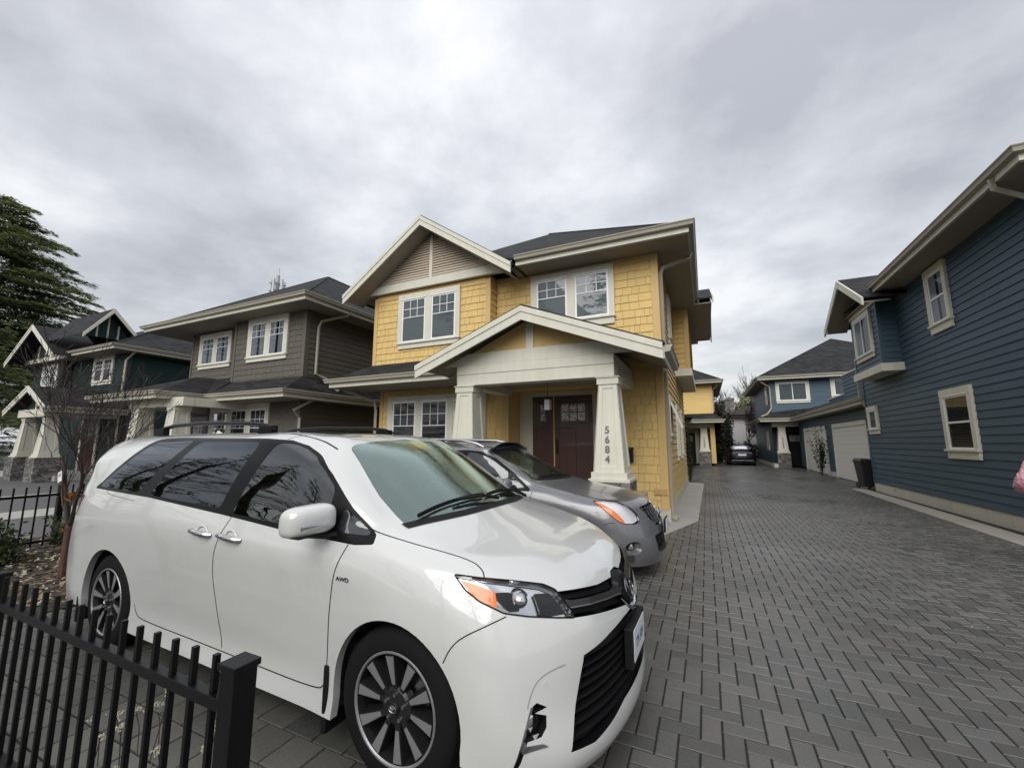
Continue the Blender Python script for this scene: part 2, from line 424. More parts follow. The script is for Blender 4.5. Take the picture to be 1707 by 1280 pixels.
    cp = MB(); cp.lathe([(.0, s*.010), (.026, s*.009), (.030, s*.003), (.030, -s*.01)], c=(x, cy, R_), axis='y', seg=28, m=0)
    if logo:
        def ov(cx, cz, rx, rz_, th=.0022):
            P = [(x+cx+rx*math.cos(q), cy+s*.0115, R_+cz+rz_*math.sin(q)) for q in np.linspace(0, 2*math.pi, 24)]; cp.tube(P, th, 5, m=1, caps=False)
        ov(0, 0, .022, .015); ov(0, .001, .007, .0145); ov(0, .007, .014, .0055)
    cp.build('hub_cap', [mdark, MATS['steel']], w, smooth=True)
    return w
def text_mesh(s, size, depth=.002, font_scale=(1, 1), bold=.0):
    cu = bpy.data.curves.new('t', 'FONT'); cu.body = s; cu.size = size; cu.extrude = depth; cu.align_x = 'CENTER'; cu.align_y = 'CENTER'; cu.offset = bold
    o = bpy.data.objects.new('t', cu); COL.objects.link(o); bpy.context.view_layer.update()
    dg = bpy.context.evaluated_depsgraph_get(); me = bpy.data.meshes.new_from_object(o.evaluated_get(dg)); bpy.data.objects.remove(o)
    me.transform(Matrix.Diagonal((font_scale[0], font_scale[1], 1, 1))); return me
def text_obj(name, s, size, m, parent, origin, right, up, depth=.002, bold=0., fs=(1, 1)):
    """lettering whose reading direction is right, standing along up"""
    me = text_mesh(s, size, depth, fs, bold); r_ = Vector(right).normalized(); u_ = Vector(up).normalized(); n_ = r_.cross(u_)
    M = Matrix((r_, u_, n_)).transposed().to_4x4(); M.translation = Vector(origin); me.transform(M); me.materials.clear()
    return link(name, me, m, parent)
# shared vehicle materials
mat('white_paint', (.57, .58, .567), .30, coat=1.0, coat_ior=1.75, var=.02, vscale=2); mat('steel', (.5, .5, .51), .3, metal=1)
mat('gap_dark', (.008, .008, .009), .6, spec=.15); mat('black_gloss', (.006, .006, .007), .3, coat=.0, spec=.16); mat('black_plastic', (.009, .009, .010), .5, spec=.2, bump=.2, bscale=300)
mat('tyre', (.009, .009, .0095), .8, spec=.15, var=.25, vscale=9); mat('rim_face', (.34, .34, .345), .38, metal=.6, var=.05); mat('rim_dark', (.014, .014, .015), .35, metal=.0)
mat('chrome', (.72, .73, .75), .09, metal=1); mat('dark_chrome', (.22, .22, .235), .14, metal=1); mat('headlamp_dark', (.008, .008, .009), .3, spec=.2); mat('amber', (.85, .20, .02), .3, coat=.3)
mat('tail_red', (.10, .004, .007), .2, coat=.4); mat('seat_grey', (.055, .055, .052), .85); mat('cabin_dark', (.02, .021, .021), .8); mat('white_panel', (.62, .64, .65), .5); mat('plate_blue', (.015, .03, .13), .5)
glass('glass_dark', (.42, .44, .46), (.85, .90, 1), .06); glass('glass_side', (.75, .85, .80), (.95, 1, 1), .55, boost=1.8); glass('glass_screen', (.62, .80, .72), (.80, 1, .93), .55, drops=.10, boost=3.0)
glass('lamp_lens', (1, 1, 1), (1, 1, 1), .96, boost=.3)
DBG=[None]
# ------------------------------------------------------------------ white minivan
def van():
    LOCALCAR[0] = True
    root = empty('minivan', 'glossy white minivan with black roof rails, nearest car, beside the black picket fence', 'car', (-1.424, 2.683, 0), R(-1.5))
    # columns (half ring from the tail centre to the nose centre); levels bottom -> roof centre line
    # L0 sill, L1 crease, L2, L3, L4 shoulder, L5 belt/hood edge, L6 hood a, L7 hood b, L8 cowl/mid window, L9 mid glass, L10 glass top, L11 roof edge, L12 roof, L13 centre
    def side(x, ys, zb=.22, belt=1.2, top=1.655, rz=1.735, yt=.70, narrow=1.0, z1=.33):
        y0, y1, y2, y3, y4, y5 = [v*narrow for v in ys]; h = top-belt
        yb = y5
        return [(x, y0, zb), (x, y1, z1), (x, y2, .55), (x, y3, .80), (x, y4, 1.03), (x, y5, belt), (x, yb-.012, belt+.10*h), (x, yb-.028, belt+.25*h), (x, yb-.065, belt+.5*h), (x, yb-.115, belt+.75*h),
                (x, yt+.055, top), (x, yt-.03, (top+.034)), (x, yt*.5, rz-.012), (x, 0, rz)]
    net = []
    # tail
    def tail(xo, y, k):   # k: 0 centre .. 1 corner
        xs = [-4.03, -4.06, -4.10, -4.10, -4.05, -4.00, -3.985, -3.955, -3.90, -3.83, -3.72, -3.64, -3.3, -2.9]
        zs = [.28, .36, .55, .80, 1.03, 1.22, 1.27, 1.34, 1.44, 1.54, 1.635, 1.665, 1.708, 1.722]
        ysc = [1, 1, 1, 1, .995, .965, .955, .94, .91, .87, .82, .74, .40, 0]
        return [(xs[i]+xo*(1 if i < 12 else .3), y*ysc[i], zs[i]) for i in range(14)]
    net.append(tail(0, 0, 0)); net.append(tail(.01, .45, .5)); net.append(tail(.06, .78, 1)); net.append(tail(.17, .91, 1))
    net.append(side(-3.72, (.93, .945, .955, .965, .955, .925), .26, 1.25, 1.64, 1.715, .66))
    net.append(side(-3.42, (.95, .955, .962, .978, .982, .94), .25, 1.245, 1.65, 1.71, .68))
    net.append(side(-2.6, (.955, .94, .950, .978, .992, .955), .22, 1.225, 1.662, 1.722, .70))
    net.append(side(-1.9, (.955, .928, .945, .978, .993, .958), .22, 1.195, 1.662, 1.722, .705))
    net.append(side(-1.2, (.955, .928, .945, .978, .993, .958), .22, 1.155, 1.655, 1.712, .70))
    # column at the door front x=-.62: A pillar region
    net.append([(-.62, .955, .22), (-.62, .938, .33), (-.62, .948, .55), (-.62, .978, .80), (-.61, .990, 1.0), (-.60, .955, 1.125), (-.60, .945, 1.17), (-.60, .925, 1.235), (-.62, .885, 1.34), (-.66, .835, 1.44), (-.86, .745, 1.575), (-1.0, .66, 1.66), (-1.15, .36, 1.70), (-1.2, 0, 1.712)])
    net.append([(-.28, .96, .22), (-.28, .95, .33), (-.28, .960, .55), (-.27, .978, .80), (-.26, .982, .98), (-.24, .948, 1.085), (-.235, .925, 1.12), (-.22, .885, 1.145), (-.24, .845, 1.195), (-.42, .785, 1.335), (-.80, .665, 1.590), (-.90, .60, 1.655), (-1.0, .33, 1.688), (-1.02, 0, 1.70)])
    # front fender
    net.append([(.02, .97, .30), (.02, .965, .40), (.02, .975, .58), (.03, .985, .80), (.04, .965, .95), (.05, .925, 1.045), (.03, .89, 1.085), (-.03, .845, 1.12), (-.13, .78, 1.165), (-.36, .72, 1.31), (-.775, .60, 1.600), (-.86, .55, 1.652), (-.94, .30, 1.68), (-.96, 0, 1.69)])
    net.append([(.36, .965, .26), (.36, .965, .36), (.36, .972, .56), (.35, .965, .78), (.33, .935, .92), (.31, .885, 1.015), (.26, .84, 1.055), (.13, .79, 1.10), (-.065, .66, 1.175), (-.31, .60, 1.325), (-.765, .48, 1.612), (-.85, .44, 1.655), (-.91, .24, 1.678), (-.93, 0, 1.685)])
    net.append([(.60, .905, .20), (.615, .915, .28), (.60, .925, .50), (.565, .905, .74), (.525, .875, .875), (.50, .825, .975), (.43, .765, 1.025), (.22, .67, 1.09), (-.01, .50, 1.185), (-.27, .45, 1.335), (-.755, .36, 1.622), (-.84, .32, 1.658), (-.89, .18, 1.678), (-.91, 0, 1.683)])
    net.append([(.76, .77, .175), (.785, .785, .24), (.755, .79, .46), (.725, .765, .72), (.69, .735, .855), (.635, .70, .94), (.55, .63, 1.005), (.28, .50, 1.09), (.025, .34, 1.192), (-.245, .31, 1.34), (-.75, .25, 1.628), (-.83, .22, 1.66), (-.88, .12, 1.677), (-.90, 0, 1.682)])
    net.append([(.885, .53, .165), (.915, .545, .225), (.89, .54, .46), (.875, .53, .72), (.84, .515, .825), (.765, .49, .915), (.66, .43, .99), (.33, .32, 1.095), (.045, .20, 1.197), (-.23, .18, 1.343), (-.745, .15, 1.631), (-.82, .13, 1.66), (-.875, .07, 1.676), (-.895, 0, 1.681)])
    net.append([(.945, .27, .16), (.975, .28, .22), (.955, .275, .46), (.945, .27, .71), (.905, .265, .80), (.835, .255, .885), (.70, .22, .985), (.345, .16, 1.10), (.052, .10, 1.20), (-.225, .09, 1.345), (-.743, .07, 1.632), (-.815, .06, 1.66), (-.87, .03, 1.676), (-.89, 0, 1.681)])
    net.append([(.965, 0, .16), (.995, 0, .22), (.98, 0, .46), (.97, 0, .71), (.925, 0, .79), (.86, 0, .872), (.715, 0, .98), (.35, 0, 1.10), (.055, 0, 1.20), (-.223, 0, 1.345), (-.742, 0, 1.633), (-.813, 0, 1.66), (-.868, 0, 1.676), (-.888, 0, 1.681)])
    bm = body_mesh(net); skin = Skin(bm); DBG[0] = skin
    W_, K = MATS['white_paint'], MATS['gap_dark']
    parts = []
    # wheel arches
    def circ(cx, cz, r, n=28, y=1): return [(cx+r*math.cos(2*math.pi*i/n), y, cz+r*math.sin(2*math.pi*i/n)) for i in range(n)]
    arch_r = .405
    for sg in (1, -1):
        near = (lambda c, sg=sg: c.y*sg > .5)
        for cx in (0.0, -3.03):
            P = [(cx+arch_r*math.cos(a), sg, .365+arch_r*math.sin(a)) for a in np.linspace(-.15, math.pi+.15, 30)]+[(cx-arch_r, sg, .0), (cx+arch_r, sg, .0)]
            fs = cut_poly(bm, P, (0, sg, 0), near=near); bmesh.ops.delete(bm, geom=fs, context='FACES')
    # side windows, black pillars
    rear_q = [(-3.42, 1.255), (-2.90, 1.635), (-2.31, 1.650), (-2.70, 1.24)]
    mid_q = [(-2.52, 1.232), (-2.20, 1.640), (-1.42, 1.640), (-1.56, 1.195)]
    front_q = [(-1.415, 1.172), (-1.24, 1.632), (-1.07, 1.622), (-.95, 1.59), (-.84, 1.545), (-.70, 1.46), (-.56, 1.355), (-.555, 1.135)]
    fix_q = [(-.46, 1.145), (-.46, 1.275), (-.22, 1.135)]
    dlo = [(-3.50, 1.235), (-3.40, 1.30), (-2.95, 1.665), (-2.6, 1.675), (-1.4, 1.665), (-1.15, 1.652), (-.98, 1.615), (-.80, 1.545), (-.64, 1.44), (-.40, 1.265), (-.20, 1.135), (-.18, 1.10), (-.30, 1.09), (-.9, 1.118), (-1.5, 1.158), (-2.5, 1.212)]
    for sg in (1, -1):
        near = (lambda c, sg=sg: c.y*sg > .5)
        for nm, Q, gm in (('rear_side_window', rear_q, 'glass_dark'), ('sliding_door_window', mid_q, 'glass_dark'), ('front_door_window', front_q, 'glass_side'), ('quarter_window', fix_q, 'glass_side')):
            P = rpoly([(x, sg, z) for x, z in Q], .05)
            fs = cut_poly(bm, P, (0, sg, 0), near=near)
            if fs: parts.append((nm, take(bm, fs), gm))
        P = rpoly([(x, sg, z) for x, z in dlo], .11)
        fs = cut_poly(bm, P, (0, sg, 0), near=near)
        if fs: parts.append(('window_surround', solid(take(bm, fs), .02), 'black_gloss'))
    # windscreen
    d = Vector((.62, 0, .78))
    ws = [(-.085, -.70, 1.165), (-.115, -.745, 1.175), (-.36, -.715, 1.315), (-.76, -.595, 1.59), (-.80, -.53, 1.615), (-.83, 0, 1.655), (-.80, .53, 1.615), (-.76, .595, 1.59), (-.36, .715, 1.315), (-.115, .745, 1.175), (-.085, .70, 1.165), (.035, .36, 1.185), (.06, 0, 1.195), (.035, -.36, 1.185)]
    fs = cut_poly(bm, rpoly(ws, .05), d, near=lambda c: c.x > -1 and c.z > 1.1)
    parts.append(('windscreen', take(bm, fs), 'glass_screen'))
    # sunroof
    sr = [(-1.15, -.42, 1.7), (-1.15, .42, 1.7), (-1.95, .42, 1.7), (-1.95, -.42, 1.7)]
    parts.append(('sunroof', solid(take(bm, cut_poly(bm, rpoly(sr, .08), (0, 0, 1), near=lambda c: c.z > 1.5), .002), .01), 'black_gloss'))
    rw = [(-4.3, -.62, 1.25), (-4.3, .62, 1.25), (-4.3, .58, 1.59), (-4.3, -.58, 1.59)]
    parts.append(('rear_window', take(bm, cut_poly(bm, rpoly(rw, .08), (-1, 0, 0), near=lambda c: c.x < -3)), 'glass_dark'))
    # headlamps
    for sg in (-1, 1):
        near = (lambda c, sg=sg: c.y*sg > .3 and c.x > .1 and .7 < c.z < 1.1)
        hd = Vector((.8, .55*sg, .25))
        hl = [(.307, .893, 1.007), (.427, .85, .996), (.544, .764, .977), (.665, .64, .942), (.716, .608, .916), (.775, .603, .859), (.813, .601, .799), (.756, .679, .816), (.649, .787, .840), (.56, .857, .862), (.455, .896, .907), (.378, .905, .951)]
        P = rpoly([(a, b*sg, c) for a, b, c in hl], .012)
        fs = cut_poly(bm, P, hd, thr=.0, near=near); mbl = take(bm, fs)
        hs = []
        # housing: same patch pushed in, chromed; dark inner module; amber reflector
        def inner(off, test):
            m2 = MB(); m2.v = [(a-off*.75, b-sg*off*.55, c-off*.2) for a, b, c in mbl.v]; m2.f = [f for f in mbl.f if test(np.mean([mbl.v[i] for i in f], axis=0))]; m2.m = [0]*len(m2.f); return m2
        yy = lambda c: abs(c[1])
        lens = solid(mbl, .03).build('headlight', MATS['lamp_lens'], root, smooth=True)
        inner(.035, lambda c: True).build('reflector', MATS['chrome'], lens, smooth=True)
        # dark bezel zone towards the nose and amber zone at the tail end
        def patch(poly, off, nm, m, th=.012):
            b2 = bmesh.new(); V = [b2.verts.new(p) for p in mbl.v]
            for f in mbl.f: b2.faces.new([V[i] for i in f])
            b2.normal_update(); P2 = rpoly([(a, b*sg, c) for a, b, c in poly], .008); f2 = cut_poly(b2, P2, hd, thr=-1); q = faces_to_mb(f2); b2.free()
            q.v = [(a-off*.75, b-sg*off*.55, c-off*.2) for a, b, c in q.v]
            if q.f: solid(q, th).build(nm, m, lens, smooth=True)
        patch([(.350, .900, .990), (.43, .875, .972), (.505, .840, .940), (.530, .862, .878), (.441, .902, .905)], .010, 'turn_signal', MATS['amber'])
        patch([(.68, .735, .925), (.705, .65, .908), (.745, .635, .86), (.79, .635, .822), (.74, .71, .826), (.705, .745, .835)], .012, 'lamp_bezel', MATS['headlamp_dark'])
        patch([(.50, .86, .94), (.56, .80, .935), (.60, .77, .915), (.62, .80, .86), (.58, .835, .862)], .020, 'lamp_bezel', MATS['headlamp_dark'])
        pr_ = MB(); ax = Vector((.9, .35*sg, 0)).normalized()
        c0 = Vector((.60, .755*sg, .89)); 
        prof = [(.0, .028), (.018, .024), (.030, .012), (.036, 0), (.044, .002), (.048, -.01), (.05, -.05)]
        pr_.lathe([(r_, h_) for r_, h_ in prof], axis='x', seg=28)
        M = Matrix.Translation(c0) @ ax.to_track_quat('X', 'Z').to_matrix().to_4x4()
        pr_.build('projector', MATS['chrome'], lens, smooth=True, xf=M)
        # outline of the lamp
        ribbon(skin, P, hd, .007, 'lamp_seal', K, lens, closed=True, off=.002, step=.02)
    # upper grille band
    near = lambda c: c.x > .5 and .7 < c.z < 1.02
    ug = [(.775, .61, .912), (.87, .30, .872), (.92, .10, .862), (.95, .05, .885), (.95, -.05, .885), (.92, -.10, .862), (.87, -.30, .872), (.775, -.61, .912), (.82, -.605, .800), (.93, -.36, .765), (.96, -.12, .725), (.97, -.05, .685), (.97, .05, .685), (.96, .12, .725), (.93, .36, .765), (.82, .605, .800)]
    fs = cut_poly(bm, ug, (1, 0, .1), near=near); mg = take(bm, fs)
    gr = MB(); gr.v = [(a-.05, b*.98, c) for a, b, c in mg.v]; gr.f = mg.f; gr.m = mg.m
    go = gr.build('upper_grille', MATS['gap_dark'], root, smooth=True)
    rimg = solid(mg, .05); rimg.f = rimg.f[len(mg.f):]; rimg.m = [0]*len(rimg.f); rimg.build('grille_frame', MATS['black_gloss'], go)
    def bar(pts, w, t, nm, m, par):
        b = MB()
        for i in range(len(pts)-1):
            p, q = Vector(pts[i]), Vector(pts[i+1]); up = Vector((-.15, 0, 1))*w/2; dp = Vector((-t, 0, 0))
            b.hexa([p-up+dp, q-up+dp, q-up, p-up, p+up+dp, q+up+dp, q+up, p+up])
        return b.build(nm, m, par, smooth=False)
    for sg in (-1, 1):
        bp = [(.80, .605*sg, .862), (.855, .48*sg, .846), (.90, .32*sg, .828), (.925, .18*sg, .812), (.938, .09*sg, .795)]
        bar(bp, .030, .03, 'grille_bar', MATS['dark_chrome'], go)
        bar([(a+.003, b, c-.017) for a, b, c in bp], .006, .01, 'chrome_strip', MATS['chrome'], go)
        # bright V under the badge
        b = MB(); b.tube([(.935, .15*sg, .765), (.962, .10*sg, .718), (.975, .05*sg, .690), (.978, 0, .684)], [.006, .010, .012, .012], 8); b.build('chrome_strip', MATS['chrome'], go, smooth=True)
    # badge shield and emblem: three ovals
    bs = MB(); bs.lathe([(.0, .012), (.085, .006), (.10, -.01), (.10, -.05)], c=(.938, 0, .785), axis='x', seg=32); 
    for i, v in enumerate(bs.v): bs.v[i] = (v[0]-(v[2]-.785)*.38, v[1]*1.0, .785+(v[2]-.785)*.86)
    bo = bs.build('badge_plate', MATS['black_gloss'], go, smooth=True)
    em = MB()
    def oval(cy, cz, ry, rz_, th):
        P = [(.955-(cz+rz_*math.sin(q))*.38, cy+ry*math.cos(q), .785+cz+rz_*math.sin(q)) for q in np.linspace(0, 2*math.pi, 36)]; em.tube(P, th, 6, caps=False)
    oval(0, 0, .078, .052, .0055); oval(0, .0, .024, .050, .0045); oval(0, .022, .050, .022, .0045); em.build('emblem', MATS['dark_chrome'], bo, smooth=True)
    # lower grille
    near = lambda c: c.x > .5 and c.z < .75
    lg = [(.88, .60, .640), (.93, .40, .672), (.97, .2, .69), (.98, 0, .695), (.97, -.2, .69), (.93, -.40, .672), (.88, -.60, .640), (.833, -.667, .466), (.825, -.735, .30), (.80, -.60, .285), (.93, -.30, .335), (.96, 0, .345), (.93, .30, .335), (.80, .60, .285), (.825, .735, .30), (.833, .667, .466)]
    fs = cut_poly(bm, lg, (1, 0, 0), near=near); ml = take(bm, fs)
    g2 = MB(); g2.v = [(a-.09, b*.97, c) for a, b, c in ml.v]; g2.f = ml.f; g2.m = ml.m; lo = g2.build('lower_grille', MATS['gap_dark'], root, smooth=True)
    rm = solid(ml, .06); rm.f = rm.f[len(ml.f):]; rm.m = [0]*len(rm.f); rm.build('grille_frame', MATS['black_gloss'], lo)
    def xs_at(y, z):
        h, n = skin.hit((0, y, z), (1, 0, 0)); return h.x if h is not None else .8
    for k in range(8):
        z = .335+k*.041; half = .70-.017*k
        pts = [(xs_at(y, z)-.022, y, z) for y in np.linspace(-half, half, 19)]
        b = MB()
        for i in range(len(pts)-1):
            p, q = Vector(pts[i]), Vector(pts[i+1])
            b.hexa([p+Vector((-.05, 0, -.012)), q+Vector((-.05, 0, -.012)), q+Vector((0, 0, -.006)), p+Vector((0, 0, -.006)), p+Vector((-.05, 0, .004)), q+Vector((-.05, 0, .004)), q+Vector((0, 0, .006)), p+Vector((0, 0, .006))])
        b.build('grille_slat', MATS['black_plastic'], lo)
    pts = [(xs_at(y, .655)-.004, y, .655-.0*abs(y)) for y in np.linspace(-.55, .55, 15)]
    b = MB()
    for i in range(len(pts)-1):
        p, q = Vector(pts[i]), Vector(pts[i+1]); b.hexa([p+Vector((-.05, 0, -.035)), q+Vector((-.05, 0, -.035)), q+Vector((-.012, 0, -.035)), p+Vector((-.012, 0, -.035)), p+Vector((-.05, 0, .02)), q+Vector((-.05, 0, .02)), q+Vector((0, 0, .015)), p+Vector((0, 0, .015))])
    b.build('grille_bar', MATS['black_gloss'], lo, smooth=False)
    # plate on its bracket, offset like the photo
    pb = MB(); pb.box((.955, -.19, .415), (1.0, .19, .625)); pb.build('plate_bracket', MATS['black_plastic'], root, bevel=.006)
    pl = MB(); pl.box((1.001, -.155, .445), (1.006, .155, .605)); po = pl.build('licence_plate', MATS['white_panel'], root, bevel=.002)
    # the plate number is not legible apart from its last characters
    text_obj('plate_number', 'TM 589', .070, MATS['plate_blue'], po, (1.0065, 0, .52), (0, 1, 0), (0, 0, 1), .0005, fs=(.95, 1.15))
    # fog lamp pockets with black blade corners
    for sg in (-1, 1):
        near = (lambda c, sg=sg: c.y*sg > .4 and c.x > .3 and c.z < .62)
        hd = Vector((.75, .66*sg, 0))
        P = [(.69, .855, .50), (.711, .832, .515), (.744, .797, .49), (.705, .842, .478), (.744, .804, .46), (.746, .811, .417), (.733, .834, .389), (.687, .877, .38), (.680, .88, .365), (.662, .895, .30), (.640, .91, .25), (.625, .915, .25), (.655, .893, .36), (.672, .880, .42)]
        fs = cut_poly(bm, [(a, b*sg, c) for a, b, c in P], hd, thr=0, near=near)
        if fs:
            mp = take(bm, fs); q = MB(); q.v = [(a-.045, b-.04*sg, c) for a, b, c in mp.v]; q.f = mp.f; q.m = mp.m; fo = q.build('fog_lamp_pocket', MATS['gap_dark'], root)
            rr = solid(mp, .05); rr.f = rr.f[len(mp.f):]; rr.m = [0]*len(rr.f); rr.build('pocket_frame', MATS['black_plastic'], fo)
            f_ = MB(); f_.lathe([(.0, .012), (.03, .008), (.042, .0), (.046, -.03)], axis='x', seg=24); M = Matrix.Translation((.678, .828*sg, .425)) @ Vector((.9, .4*sg, 0)).to_track_quat('X', 'Z').to_matrix().to_4x4(); f_.build('fog_lamp', MATS['chrome'], fo, smooth=True, xf=M)
            b = MB(); o_ = Vector((.004, .004*sg, .002))
            q = [Vector(p)+o_ for p in ((.676, .888*sg, .366), (.738, .836*sg, .366), (.757, .819*sg, .352), (.668, .893*sg, .338))]; b.prism(q, (-.02, -.02*sg, 0)); b.build('chrome_strip', MATS['chrome'], fo)
    # tail lamps
    for sg in (-1, 1):
        near = (lambda c, sg=sg: c.y*sg > .5 and c.x < -3.3)
        P = [(-3.93, .80, 1.22), (-3.62, .95, 1.165), (-3.69, .96, 1.11), (-3.84, .97, .98), (-4.1, .80, 1.0)]
        fs = cut_poly(bm, [(a, b*sg, c) for a, b, c in P], (-.35, sg, 0), thr=0, near=near)
        if fs: parts.append(('tail_light', solid(take(bm, fs, .002), .02), 'tail_red'))
    bmesh.ops.recalc_face_normals(bm, faces=bm.faces)
    # wheel-arch flange: pull boundary edges inwards
    bnd = [e for e in bm.edges if len(e.link_faces) == 1 and all(abs(v.co.y) > .85 for v in e.verts) and max(v.co.z for v in e.verts) < .9]
    ret = bmesh.ops.extrude_edge_only(bm, edges=bnd)
    for v in [g for g in ret['geom'] if isinstance(g, bmesh.types.BMVert)]: v.co.y -= math.copysign(.045, v.co.y)
    me = bpy.data.meshes.new('body'); bm.to_mesh(me); bm.free()
    body = link('body', me, W_, root, smooth=True)
    for nm, mb, mm in parts: mb.build(nm, MATS[mm], root, smooth=True)
    # panel gaps
    for sg in (-1, 1):
        y = sg; D = (0, sg, 0)
        ribbon(skin, [(-1.40, y, 1.155), (-1.455, y, 1.05), (-1.54, y, .85), (-1.50, y, .55), (-1.44, y, .335)], D, .006, 'door_gap', K, body)
        ribbon(skin, [(-.34, y, 1.09), (-.40, y, .95), (-.445, y, .70), (-.46, y, .45), (-.47, y, .36), (-.53, y, .318), (-1.4, y, .318), (-2.45, y, .325), (-2.54, y, .36), (-2.57, y, .42)], D, .006, 'door_gap', K, body)
        ribbon(skin, [(-3.25, y, 1.235), (-3.2, y, 1.20), (-2.7, y, 1.175)], D, .003, 'door_gap', K, body)
        ribbon(skin, [(.58, y*.88, .85), (.50, y*.9, .82), (.40, y*.95, .77), (.34, y*.95, .72), (.31, y*.97, .65)], (.35, sg, 0), .005, 'bumper_gap', K, body)
        ribbon(skin, [(-.30, .885*sg, 1.2), (-.05, .855*sg, 1.2), (.12, .835*sg, 1.2), (.35, .785*sg, 1.2), (.42, .81*sg, 1.1), (.445, .84*sg, 1.1)], (0, 0, 1), .006, 'bonnet_gap', K, body)
        ribbon(skin, [(-1.20, y*.75, 1.653), (-1.16, y*.7, 1.72), (-1.12, y*.60, 1.8)], (0, .5*sg, 1), .005, 'roof_gap', K, body)
        ribbon(skin, [(-.80, .665*sg, 1.7), (-1.2, .665*sg, 1.8), (-3.2, .655*sg, 1.8)], (0, 0, 1), .012, 'roof_gap', K, body)
        # handles with their dished pockets
        for hx in (-1.665, -1.34):
            h, n = skin.hit((hx, sg, 1.035), D); dd = MB()
            dd.lathe([(.044, -.002), (.050, .0022), (.056, -.002)], axis='y', seg=28)
            for i, v in enumerate(dd.v): dd.v[i] = (v[0]*1.25+hx, h.y+sg*(.0012+v[1]), v[2]*1.0+1.028)
            hd_ = MB(); hd_.tube([(hx-.125, h.y+sg*.006, 1.045), (hx-.10, h.y+sg*.028, 1.043), (hx, h.y+sg*.036, 1.037), (hx+.09, h.y+sg*.028, 1.030), (hx+.115, h.y+sg*.006, 1.028)], [.010, .014, .015, .014, .010], 10, sq=(1.1, .8))
            ho = hd_.build('door_handle', MATS['chrome'], root, smooth=True); dd.build('handle_dish', MATS['white_paint'], ho, smooth=True)
        # mirror
        mm = MB(); n_ = 18
        ob = bmesh.new(); bmesh.ops.create_uvsphere(ob, u_segments=28, v_segments=18, radius=1)
        for v in ob.verts:
            x_, y_, z_ = v.co
            f = lambda q, e_: math.copysign(abs(q)**e_, q)
            x_ = f(x_, .75); y_ = f(y_, .50); z_ = f(z_, .52)
            zz = z_*(.088 if z_ > 0 else .072); yy = y_*.130
            v.co = Vector((-.545+x_*(.085 if x_ > 0 else .055)-abs(y_)*.0-.25*yy, sg*(1.06+yy), 1.21+zz-(.01*y_)))
        me2 = bpy.data.meshes.new('wing_mirror'); ob.to_mesh(me2); ob.free(); mo = link('wing_mirror', me2, W_, root, smooth=True)
        b = MB(); b.tube([(-.46, sg*.90, 1.125), (-.50, sg*.96, 1.125), (-.53, sg*1.06, 1.145)], [.035, .03, .03], 10, sq=(.7, 1.3)); b.build('mirror_stalk', MATS['black_plastic'], mo, smooth=True)
        b = MB(); b.box((-.6, sg*.98, 1.138), (-.47, sg*1.165, 1.15)); b.build('mirror_base', MATS['black_plastic'], mo, bevel=.005)
        b = MB(); b.tube([(-.44, sg*1.17, 1.195), (-.455, sg*1.10, 1.193), (-.44, sg*1.03, 1.192)], .0075, 8, sq=(1.6, 1)); b.build('mirror_indicator', MATS['steel'], mo, smooth=True)
        # roof rail
        rl = MB(); rl.tube([(-1.52, sg*.635, 1.735), (-1.62, sg*.635, 1.765), (-1.85, sg*.635, 1.785), (-2.5, sg*.63, 1.80), (-3.0, sg*.62, 1.785), (-3.25, sg*.61, 1.755), (-3.36, sg*.605, 1.715)], [.012, .018, .02, .02, .02, .018, .012], 10, sq=(.9, 1.1))
        for xx in (-1.62, -3.2): rl.box((xx-.08, sg*.60, 1.70), (xx+.08, sg*.65, 1.762))
        rl.build('roof_rail', MATS['black_gloss'], root, smooth=True)
        # mud flaps
        for xx in (-.455, -3.50): b = MB(); b.box((xx-.02, sg*.80, .13), (xx+.015, sg*.955, .46)); b.build('mud_flap', MATS['black_plastic'], root, bevel=.008)
    for sg in (-1, 1):
        ribbon(skin, [(.80, .70*sg, .63), (.76, .76*sg, .625), (.71, .82*sg, .60), (.69, .85*sg, .55), (.68, .865*sg, .50)], (.75, .66*sg, 0), .006, 'bumper_crease_shade', mat('crease_shade_grey', (.30, .30, .29), .5), body, off=.001)  # flat grey strip: the shade along a bumper crease, put in as colour
        h, n = skin.hit((.735, .79*sg, .575), (.75, .66*sg, 0))
        if h is not None: b = MB(); b.lathe([(.0, .002), (.011, .002), (.012, -.002)], axis='x', seg=18); b.build('parking_sensor', mat('sensor_white', (.5, .5, .49), .35), body, smooth=True, xf=Matrix.Translation(h) @ n.to_track_quat('X', 'Z').to_matrix().to_4x4())
    # badge on the fender
    h, n = skin.hit((-.30, -1, .925), (0, -1, 0)); text_obj('door_badge', 'AWD', .036, MATS['dark_chrome'], root, (h.x-.035, h.y-.002, h.z-.005), (1, 0, 0), (0, 0, 1), .0015, bold=.001, fs=(1.05, .8))
    # antenna fin
    b = MB(); b.hexa([(-3.5, -.02, 1.70), (-3.32, -.004, 1.715), (-3.32, .004, 1.715), (-3.5, .02, 1.70), (-3.46, -.004, 1.765), (-3.44, -.002, 1.765), (-3.44, .002, 1.765), (-3.46, .004, 1.765)]); b.build('antenna_fin', W_, root, bevel=.004)
    # cowl and wipers
    b = MB(); 
    cw = [(-.13, -.74, 1.150), (.0, -.55, 1.160), (.045, -.3, 1.172), (.075, 0, 1.180), (.045, .3, 1.172), (.0, .55, 1.160), (-.13, .74, 1.150)]
    for i in range(len(cw)-1):
        p, q = Vector(cw[i]), Vector(cw[i+1]); b.quad(p+Vector((.03, 0, .004)), q+Vector((.03, 0, .004)), q+Vector((-.12, 0, .045)), p+Vector((-.12, 0, .045)))
    # the cowl lies in front of the glass foot
    h1 = []
    b2 = MB()
    outl = []
